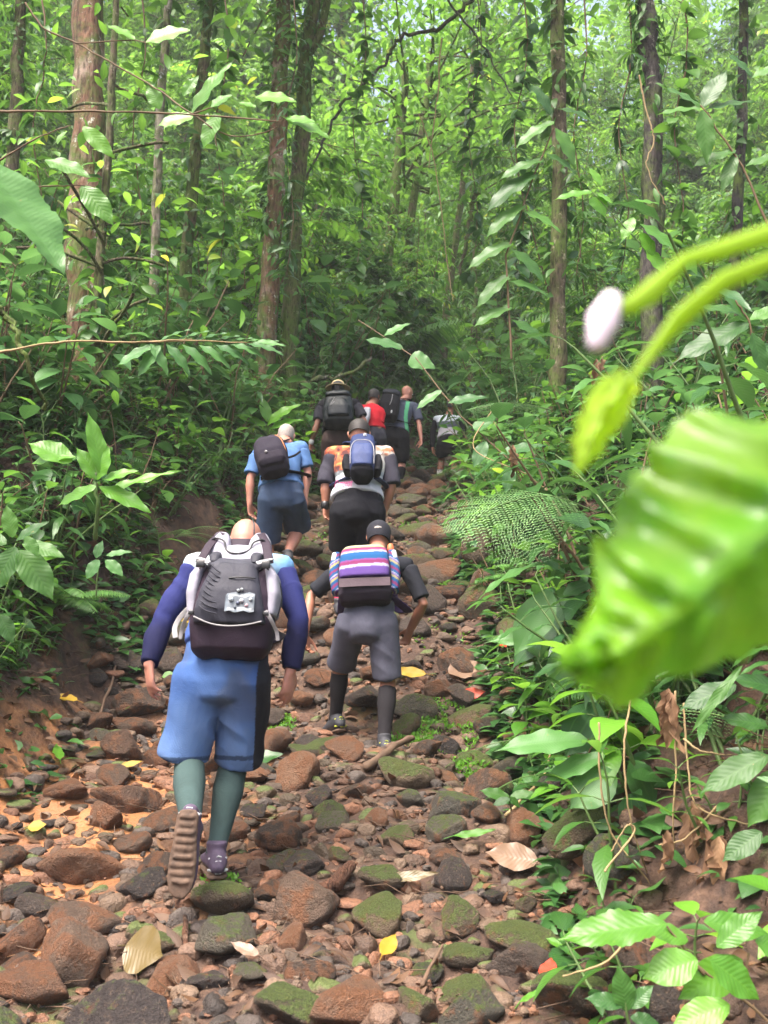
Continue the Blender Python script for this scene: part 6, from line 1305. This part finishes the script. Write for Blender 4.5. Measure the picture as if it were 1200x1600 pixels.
# large quilted leaf entering at the left edge
feature('overhanging_branch', 'large quilted green leaf pushing in at the left frame edge', 'leafy branch', M['leaf_long'], [[(-90, 180, 2.6), (-40, 230, 2.55), (-12, 262, 2.5)]], [(-30, 240, 98, 425, 2.5, dict(w_=.50, face=(.35, -.5, .8), quilt=.014, serr=.05, n=30, droop=.05))], r=.005)
# leaves on the arching twig, upper left
tw = [((210, 62), (165, 38), 3.5, .5), ((228, 66), (296, 46), 3.45, .62), ((302, 182), (246, 196), 3.4, .6), ((330, 168), (362, 148), 3.4, .8), ((398, 152), (462, 158), 3.4, .62), ((300, 178), (360, 98), 3.5, .35), ((440, 182), (516, 216), 3.4, .35), ((448, 186), (492, 190), 3.38, .55), ((342, 176), (318, 232), 3.4, .5), ((130, 198), (178, 246), 3.5, .35), ((70, 250), (140, 276), 3.3, .5), ((128, 290), (176, 350), 3.3, .45), ((250, 170), (232, 130), 3.5, .5), ((400, 168), (372, 160), 3.4, .6), ((130, 206), (124, 230), 3.5, .5), ((286, 150), (310, 118), 3.6, .45)]
feature('arching_branch', 'sunlit leaves hanging along the arching twig at the upper left', 'leafy branch', M['leaf_bright'], [[(120, 68, 3.6), (210, 62, 3.5), (232, 68, 3.45)], [(300, 178, 3.4), (332, 168, 3.4), (345, 178, 3.4)], [(430, 190, 3.4), (430, 155, 3.4), (398, 152, 3.4)], [(60, 292, 3.3), (100, 290, 3.3), (132, 290, 3.3)], [(440, 188, 3.4), (448, 182, 3.4)]],
        [(a[0], a[1], b_[0], b_[1], Yd, dict(w_=w_, face=(rng.normal(0, .4), -.75, .5))) for a, b_, Yd, w_ in tw], r=.0025, smat='stem_brown', quilt=.004)
# wide pinnate leaf over the left bank
pin = []
for i in range(7):
    t = i/6; bx, by = 245+t*150, 535+2*math.sin(t*3); ln = 80*(1-.45*abs(t-.3))
    pin.append((bx, by, bx+ln*.75, by-ln*(.30-.25*t), 4.6, dict(w_=.30, face=(.1, -.45, .85)))); pin.append((bx-10, by+2, bx+ln*(.25+.6*t), by+ln*(.72-.4*t), 4.5, dict(w_=.30, face=(.1, -.6, .7), droop=.25)))
pin.append((395, 535, 446, 540, 4.55, dict(w_=.3))); pin.append((240, 540, 182, 572, 4.5, dict(w_=.42))); pin.append((250, 540, 215, 590, 4.5, dict(w_=.42)))
feature('pinnate_branch', 'wide pinnate frond with broad leaflets reaching out over the left bank', 'leafy branch', M['leaf_long'], [[(205, 535, 4.5), (300, 532, 4.5), (400, 536, 4.6)]], pin, r=.004, smat='vine')
# ribbed big-leaf plant on the right bank
base = gpt(885, 1330)
feature('ribbed_leaf_plant', 'plant of broad ribbed leaves with small holes on the right bank', 'plant', M['leaf_long'],
        [[(*proj(base), base.y), (900, 1220, base.y-.15), (930, 1160, base.y-.2), (960, 1100, base.y-.2)], [(925, 1160, base.y-.2), (915, 1155, base.y-.25)], [(930, 1165, base.y-.2), (985, 1185, base.y-.25)]],
        [(918, 1156, 776, 1172, base.y-.3, dict(w_=.36, face=(0, -.6, .8))), (945, 1180, 848, 1222, base.y-.3, dict(w_=.36, face=(0, -.6, .8))), (935, 1100, 885, 1180, base.y-.1, dict(w_=.7, face=(0, -.95, .3))), (960, 1205, 892, 1262, base.y-.32, dict(w_=.75, face=(-.1, -.75, .6))), (985, 1188, 1022, 1262, base.y-.3, dict(w_=.62, face=(.1, -.95, .3))), (985, 1240, 990, 1302, base.y-.35, dict(w_=.75, face=(0, -.9, .4)))], r=.005, smat='stem_brown')
base2 = gpt(870, 1120)
feature('pale_ribbed_plant', 'plant with one upright pale ribbed leaf and long lime leaves', 'plant', M['leaf_long'],
        [[(*proj(base2), base2.y), (900, 1000, base2.y-.2), (870, 930, base2.y-.25), (842, 875, base2.y-.3)], [(870, 930, base2.y-.25), (862, 925, base2.y-.3)]],
        [(862, 924, 805, 1022, base2.y-.3, dict(w_=.5, face=(-.2, -.9, .35))), (850, 880, 750, 930, base2.y-.35, dict(w_=.22, droop=.3, face=(0, -.3, .9))), (840, 870, 884, 895, base2.y-.3, dict(w_=.35)), (890, 935, 800, 1045, base2.y-.1, dict(w_=.4, face=(0, -.5, .8))), (900, 1010, 862, 1085, base2.y-.3, dict(w_=.65, face=(0, -.8, .5))), (880, 930, 935, 905, base2.y-.1, dict(w_=.45)), (905, 990, 760, 1003, base2.y, dict(w_=.28))], r=.004)
# lacy fern fronds on the right bank
def lacy(label, P, L=None, npin=17, pw=.44, name='fern_frond', mat='fern_pale', up=(0, -.55, .85)):
    W = [U(*q) for q in P]; pts = []
    for i in range(len(W)-1):
        a0, a1, a2, a3 = W[max(i-1, 0)], W[i], W[i+1], W[min(i+2, len(W)-1)]
        for k in range(6): t = k/6; pts.append(np.array(.5*((2*a1)+(a2-a0)*t+(2*a0-5*a1+4*a2-a3)*t*t+(3*a1-a0-3*a2+a3)*t**3)))
    pts.append(np.array(W[-1])); l = sum(np.linalg.norm(pts[i+1]-pts[i]) for i in range(len(pts)-1)); e = empty(name, tuple(W[0])); gs, gl = Geo(), Geo()
    tube(gs, pts, [.005*(1-.75*i/len(pts)) for i in range(len(pts))], 5, cap=False); frond(gl, gs, pts, l, True, npin, pw, leaf_tpl(3, 'lance', .40, .1, .1, 3), T_lan, up)
    gs.obj('rachis', M['stem'], e, tuple(W[0])); gl.obj('leaflets', M[mat], e, tuple(W[0])); tag(e, label, 'fern', 'lacy tree-fern fronds on the right bank')
lacy('broad lacy fern frond arching over the right side of the trail, lowest of the set', [(930, 800, 5.3), (860, 775, 5.1), (780, 790, 4.9), (715, 830, 4.8)], pw=.40)
lacy('lacy fern frond drooping downward below the broad one', [(905, 790, 5.3), (860, 790, 5.1), (815, 830, 5.0), (795, 878, 4.95)], pw=.32, npin=20)
lacy('narrow lacy frond reaching left above the broad one', [(860, 640, 6.4), (800, 630, 6.2), (735, 640, 6.1)], pw=.28, npin=20)
lacy('long flat fern frond at the right beneath the blurred leaf', [(1200, 1160, 3.6), (1130, 1120, 3.5), (1050, 1110, 3.5)], pw=.3, npin=20)
# bottom right seedlings, near
b3 = gpt(1180, 1590)
if b3 is None: b3 = Vector((.98, 2.55, float(tz(.98, 2.55))))
y3 = 2.55
feature('serrated_sapling', 'young plant with a long serrated bright leaf in the bottom right corner', 'plant', M['leaf_bright'],
        [[(1250, 1640, y3), (1160, 1560, y3), (1090, 1510, y3), (1040, 1445, y3)], [(1160, 1560, y3), (1170, 1490, y3)], [(1100, 1520, y3), (1060, 1480, y3)]],
        [(1042, 1444, 872, 1468, y3-.05, dict(w_=.36, serr=.10, face=(0, -.6, .8), n=24)), (1090, 1500, 1005, 1528, y3-.05, dict(w_=.62, face=(-.2, -.8, .6))), (1075, 1470, 1010, 1450, y3, dict(w_=.5)), (1160, 1500, 1062, 1560, y3, dict(w_=.48, face=(0, -.9, .4))), (1120, 1480, 1190, 1425, y3, dict(w_=.42)), (1110, 1500, 1185, 1560, y3-.1, dict(w_=.6, face=(.1, -.8, .6))), (1180, 1470, 1240, 1500, y3, dict(w_=.6)), (1140, 1570, 1050, 1605, y3-.1, dict(w_=.5)), (1100, 1440, 1200, 1460, y3+.1, dict(w_=.45))], r=.004, smat='stem_brown')
feature('dark_seedling', 'dark green three-leaved seedling just left of the bottom right corner plant', 'plant', M['leaf_dark'], [[(985, 1610, 2.7), (975, 1560, 2.7)]],
        [(980, 1580, 965, 1510, 2.7, dict(w_=.55, face=(0, -.85, .5))), (975, 1570, 915, 1560, 2.7, dict(w_=.45)), (985, 1575, 1020, 1540, 2.7, dict(w_=.5)), (985, 1590, 1030, 1600, 2.65, dict(w_=.5))])
feature('low_seedling', 'small seedling of dull green leaves at the foot of the right bank', 'plant', M['leaf'], [[(800, 1275, 4.55), (795, 1245, 4.5)]],
        [(797, 1248, 750, 1235, 4.5, dict(w_=.45)), (797, 1248, 770, 1258, 4.45, dict(w_=.5)), (797, 1245, 835, 1238, 4.5, dict(w_=.4)), (797, 1245, 812, 1262, 4.45, dict(w_=.5))])
# rosettes in front of the dark trunks, upper right
feature('rosette_branch', 'rosette of long leaves in front of the blackish trunk', 'leafy branch', M['leaf'], [[(1230, 420, 4.4), (1160, 260, 4.4), (1095, 165, 4.4)]],
        [(1095, 168, 1035, 135, 4.4, dict(w_=.38)), (1095, 170, 1028, 178, 4.35, dict(w_=.34)), (1098, 168, 1135, 110, 4.4, dict(w_=.42)), (1100, 172, 1180, 158, 4.4, dict(w_=.30)), (1098, 172, 1105, 255, 4.35, dict(w_=.32, face=(0, -.9, .3))), (1150, 235, 1080, 262, 4.4, dict(w_=.34)), (1175, 120, 1135, 82, 4.4, dict(w_=.4)), (1175, 122, 1230, 100, 4.4, dict(w_=.4)), (1165, 260, 1230, 240, 4.4, dict(w_=.35)), (1150, 240, 1128, 300, 4.4, dict(w_=.3))], r=.006, smat='stem_brown')
feature('heart_leaf_branch', 'sprig of pale heart-shaped leaves between the two dark trunks', 'leafy branch', M['leaf_bright'], [[(1060, 470, 5), (1000, 380, 5), (925, 300, 5)]],
        [(925, 300, 866, 312, 5, dict(w_=.42)), (930, 308, 945, 338, 5, dict(w_=.9, kind='heart', face=(0, -.8, .5))), (930, 300, 960, 320, 5, dict(w_=.4)), (985, 315, 1030, 318, 5, dict(w_=.35)), (1000, 350, 1060, 395, 5, dict(w_=.45)), (990, 340, 972, 375, 5, dict(w_=.5)), (1020, 400, 1000, 360, 5, dict(w_=.55)), (1010, 390, 1040, 430, 5, dict(w_=.6)), (940, 290, 920, 262, 5, dict(w_=.5))], r=.004)
feature('tall_branch', 'branch of big dark drooping leaves left of the slim dark trunk', 'leafy branch', M['leaf'], [[(800, 560, 7), (790, 400, 7), (840, 260, 7), (866, 200, 7)]],
        [(x_, y_, x_+dx_, y_+dy_, 7, dict(w_=.34)) for x_, y_, dx_, dy_ in [(866, 190, -60, 40), (860, 180, -30, -50), (850, 250, -70, 30), (840, 270, -80, 60), (850, 240, 50, 30), (820, 320, -60, 50), (815, 330, 60, 30), (800, 380, -70, 40), (800, 390, 50, 50), (795, 430, -50, 50), (795, 440, 60, 20), (870, 170, 60, 20), (868, 200, 30, 60), (800, 480, -60, 30), (800, 500, 55, 40)]], r=.008, smat='stem_brown', droop=.25)
# left bank features
feature('nest_plant', 'glossy plant with upright paddle leaves on the left bank', 'plant', M['leaf_bright'], [[(150, 840, 5.4), (152, 780, 5.3), (150, 740, 5.3)]],
        [(160, 742, 138, 645, 5.3, dict(w_=.28, face=(.5, -.8, .2))), (150, 750, 170, 700, 5.3, dict(w_=.6)), (160, 750, 215, 735, 5.3, dict(w_=.42)), (112, 722, 45, 692, 5.2, dict(w_=.62, face=(0, -.7, .7))), (50, 725, 115, 712, 5.2, dict(w_=.42, droop=.3)), (150, 760, 90, 790, 5.2, dict(w_=.45)), (155, 750, 120, 700, 5.3, dict(w_=.45)), (160, 770, 280, 735, 5.4, dict(w_=.16, droop=.1)), (155, 760, 235, 800, 5.3, dict(w_=.35))], r=.012)
feature('holey_plant', 'large-leaved plant with insect-eaten leaves at the left frame edge', 'plant', M['leaf'], [[(-40, 1000, 3.9), (10, 880, 3.8), (25, 850, 3.8)]],
        [(25, 855, -10, 925, 3.75, dict(w_=.55, face=(0, -.8, .6))), (30, 860, 82, 935, 3.75, dict(w_=.5, face=(.2, -.8, .5))), (35, 850, 100, 870, 3.8, dict(w_=.45)), (25, 845, 75, 815, 3.85, dict(w_=.42)), (10, 850, -50, 830, 3.85, dict(w_=.5)), (40, 838, 60, 870, 3.7, dict(w_=.5)), (20, 840, 10, 790, 3.9, dict(w_=.45)), (0, 960, 20, 1005, 3.8, dict(w_=.5))], r=.005)
feature('cut_plant', 'pale folded leaves of a small plant above the mud bank', 'plant', M['leaf_long'], [[(150, 930, 4.9), (155, 875, 4.9)]], [(155, 875, 135, 905, 4.85, dict(w_=.7)), (165, 868, 205, 862, 4.9, dict(w_=.35)), (165, 875, 192, 900, 4.85, dict(w_=.55)), (150, 872, 160, 845, 4.9, dict(w_=.6))])
feature('broad_blade_plant', 'long curving paddle leaves behind the hiker in the blue shirt', 'plant', M['leaf_bright'], [[(418, 690, 10.5), (418, 655, 10.4)]],
        [(420, 660, 408, 620, 10.4, dict(w_=.4)), (418, 665, 465, 632, 10.3, dict(w_=.34, droop=.35)), (420, 672, 470, 655, 10.3, dict(w_=.3, droop=.35)), (415, 665, 370, 650, 10.4, dict(w_=.4)), (425, 680, 470, 690, 10.3, dict(w_=.3)), (420, 690, 380, 690, 10.3, dict(w_=.35))], r=.012)
feature('big_leaf_sprig', 'sprig with one broad pale leaf right of centre above the walkers', 'leafy branch', M['leaf_long'], [[(830, 750, 7.2), (720, 650, 7.4), (650, 560, 7.6), (560, 500, 8)]],
        [(640, 560, 680, 575, 7.6, dict(w_=.9, kind='heart', face=(0, -.85, .5))), (630, 545, 568, 530, 7.7, dict(w_=.42)), (600, 525, 640, 505, 7.8, dict(w_=.4)), (700, 630, 760, 620, 7.4, dict(w_=.4)), (740, 670, 770, 660, 7.3, dict(w_=.8, kind='heart')), (760, 690, 740, 730, 7.2, dict(w_=.5)), (690, 610, 650, 640, 7.4, dict(w_=.35)), (780, 710, 850, 695, 7.2, dict(w_=.35)), (800, 730, 790, 770, 7.1, dict(w_=.5))], r=.006, smat='stem_brown')
feature('right_edge_branch', 'branch of large dull leaves at the right frame edge above the blurred leaf', 'leafy branch', M['leaf'], [[(1210, 620, 4.2), (1185, 560, 4.2), (1170, 500, 4.2), (1150, 470, 4.2)]],
        [(1170, 505, 1055, 565, 4.2, dict(w_=.35)), (1165, 500, 1130, 455, 4.2, dict(w_=.5)), (1172, 500, 1230, 480, 4.2, dict(w_=.5)), (1175, 520, 1195, 590, 4.15, dict(w_=.4, face=(.2, -.9, .3))), (1160, 490, 1090, 480, 4.25, dict(w_=.4)), (1180, 540, 1240, 560, 4.2, dict(w_=.5))], r=.006, smat='stem_brown')
feature('right_bank_plant', 'plant of long plain leaves at the right frame edge under the blurred leaf', 'plant', M['leaf'], [[(1240, 1330, 3.2), (1180, 1240, 3.2), (1150, 1150, 3.2)]],
        [(1150, 1070, 1064, 1108, 3.2, dict(w_=.42)), (1200, 1180, 1096, 1238, 3.15, dict(w_=.38)), (1200, 1135, 1124, 1122, 3.2, dict(w_=.42)), (1160, 1040, 1078, 1148, 3.1, dict(w_=.12)), (1230, 1200, 1170, 1290, 3.15, dict(w_=.5)), (1190, 1300, 1130, 1345, 3.1, dict(w_=.5)), (1230, 1080, 1140, 1060, 3.25, dict(w_=.4)), (1210, 1100, 1230, 1020, 3.3, dict(w_=.4))], r=.005)
# dry vines and withered leaves hanging over the right bank
for i, (P, lab) in enumerate([([(985, 1095, 3.5), (975, 1180, 3.45), (985, 1280, 3.45), (1005, 1345, 3.5), (1020, 1400, 3.6)], 'tan vine looping down left of the withered leaves'), ([(936, 1130, 3.5), (938, 1220, 3.5), (955, 1300, 3.5), (1000, 1360, 3.5), (1040, 1415, 3.5)], 'pale straight vine hanging leftmost over the right bank'),
        ([(1055, 1080, 3.4), (1056, 1200, 3.4), (1052, 1300, 3.4), (1062, 1360, 3.5)], 'thin vertical vine through the middle of the right bank'), ([(1068, 1100, 3.4), (1075, 1200, 3.35), (1092, 1262, 3.3), (1180, 1290, 3.2)], 'brown vine bending right across the bank'),
        ([(1068, 1155, 3.35), (1100, 1175, 3.3), (1145, 1180, 3.3)], 'short pale twig at right under the blurred leaf'), ([(945, 1360, 3.3), (990, 1302, 3.4), (980, 1290, 3.4), (955, 1330, 3.4)], 'small hooked twig low on the right bank'), ([(1000, 1440, 2.8), (950, 1500, 2.75), (880, 1525, 2.75)], 'tan branch reaching left from the bottom right plant'),
        ([(1120, 1260, 3.3), (1070, 1310, 3.3), (1030, 1320, 3.3)], 'pale broken twig beside the hanging withered leaf'), ([(770, 640, 6.5), (740, 700, 6.4), (820, 740, 6.2), (870, 780, 6)], 'bare twig arching behind the lacy fern')]):
    liana(P, .0042, 'vine', lab, name='vine', wob=.25, group='dry vines on the right bank')
WL = leaf_mat('withered_leaf', (.12, .06, .03), (.32, .19, .10), trans=.15, rough=.7, yel=(.4, .26, .15))
for P, lab, n_ in [((1045, 1085, 3.4), 'bunch of withered tan leaves hanging under the blurred leaf', 9), ((1080, 1260, 3.35), 'withered brown leaves hanging at the middle of the right bank', 6), ((1020, 1290, 3.3), 'single curled dry leaf hanging from a vine', 2), ((1115, 1300, 3.2), 'long crumpled dry leaf low on the right bank', 3), ((800, 700, 6.2), 'dry pink-brown leaves hanging above the lacy fern', 4), ((935, 560, 6.), 'pale dry strips hanging right of the slim dark trunk', 4)]:
    g = Geo(); q = U(*P); m = n_; leaves(g, leaf_tpl(9, 'lance', .3, .5, .25, 5, wave=.08, quilt=.02), np.array(q)+rng.normal(0, .018, (m, 3)), np.array([0, 0, -1])+rng.normal(0, .16, (m, 3)), rng.normal(0, 1, (m, 3))+[0, -1, 0], rng.uniform(.11, .21, m))
    tag(g.obj('withered_leaf' if n_ < 4 else 'withered_leaf_bunch', WL, None, tuple(q)), lab, 'dead leaves', 'withered leaves hanging on the right')

# ---------------------------------------------------------------- damp air under the canopy
import bmesh
bm = bmesh.new(); bmesh.ops.create_cube(bm, size=1); me = bpy.data.meshes.new('haze'); bm.to_mesh(me); bm.free()
hz = link('haze', me); hz.scale = (170, 160, 75); hz.location = (0, 66, 30)
hm = bpy.data.materials.new('damp_air'); hm.use_nodes = True; t_ = hm.node_tree; t_.nodes.clear(); o_ = t_.nodes.new('ShaderNodeOutputMaterial'); v_ = t_.nodes.new('ShaderNodeVolumePrincipled')
v_.inputs['Color'].default_value = (.95, .97, .93, 1); v_.inputs['Density'].default_value = .0012; t_.links.new(v_.outputs[0], o_.inputs['Volume']); me.materials.append(hm)
tag(hz, 'thin damp air between the trees', None, None, 'stuff')
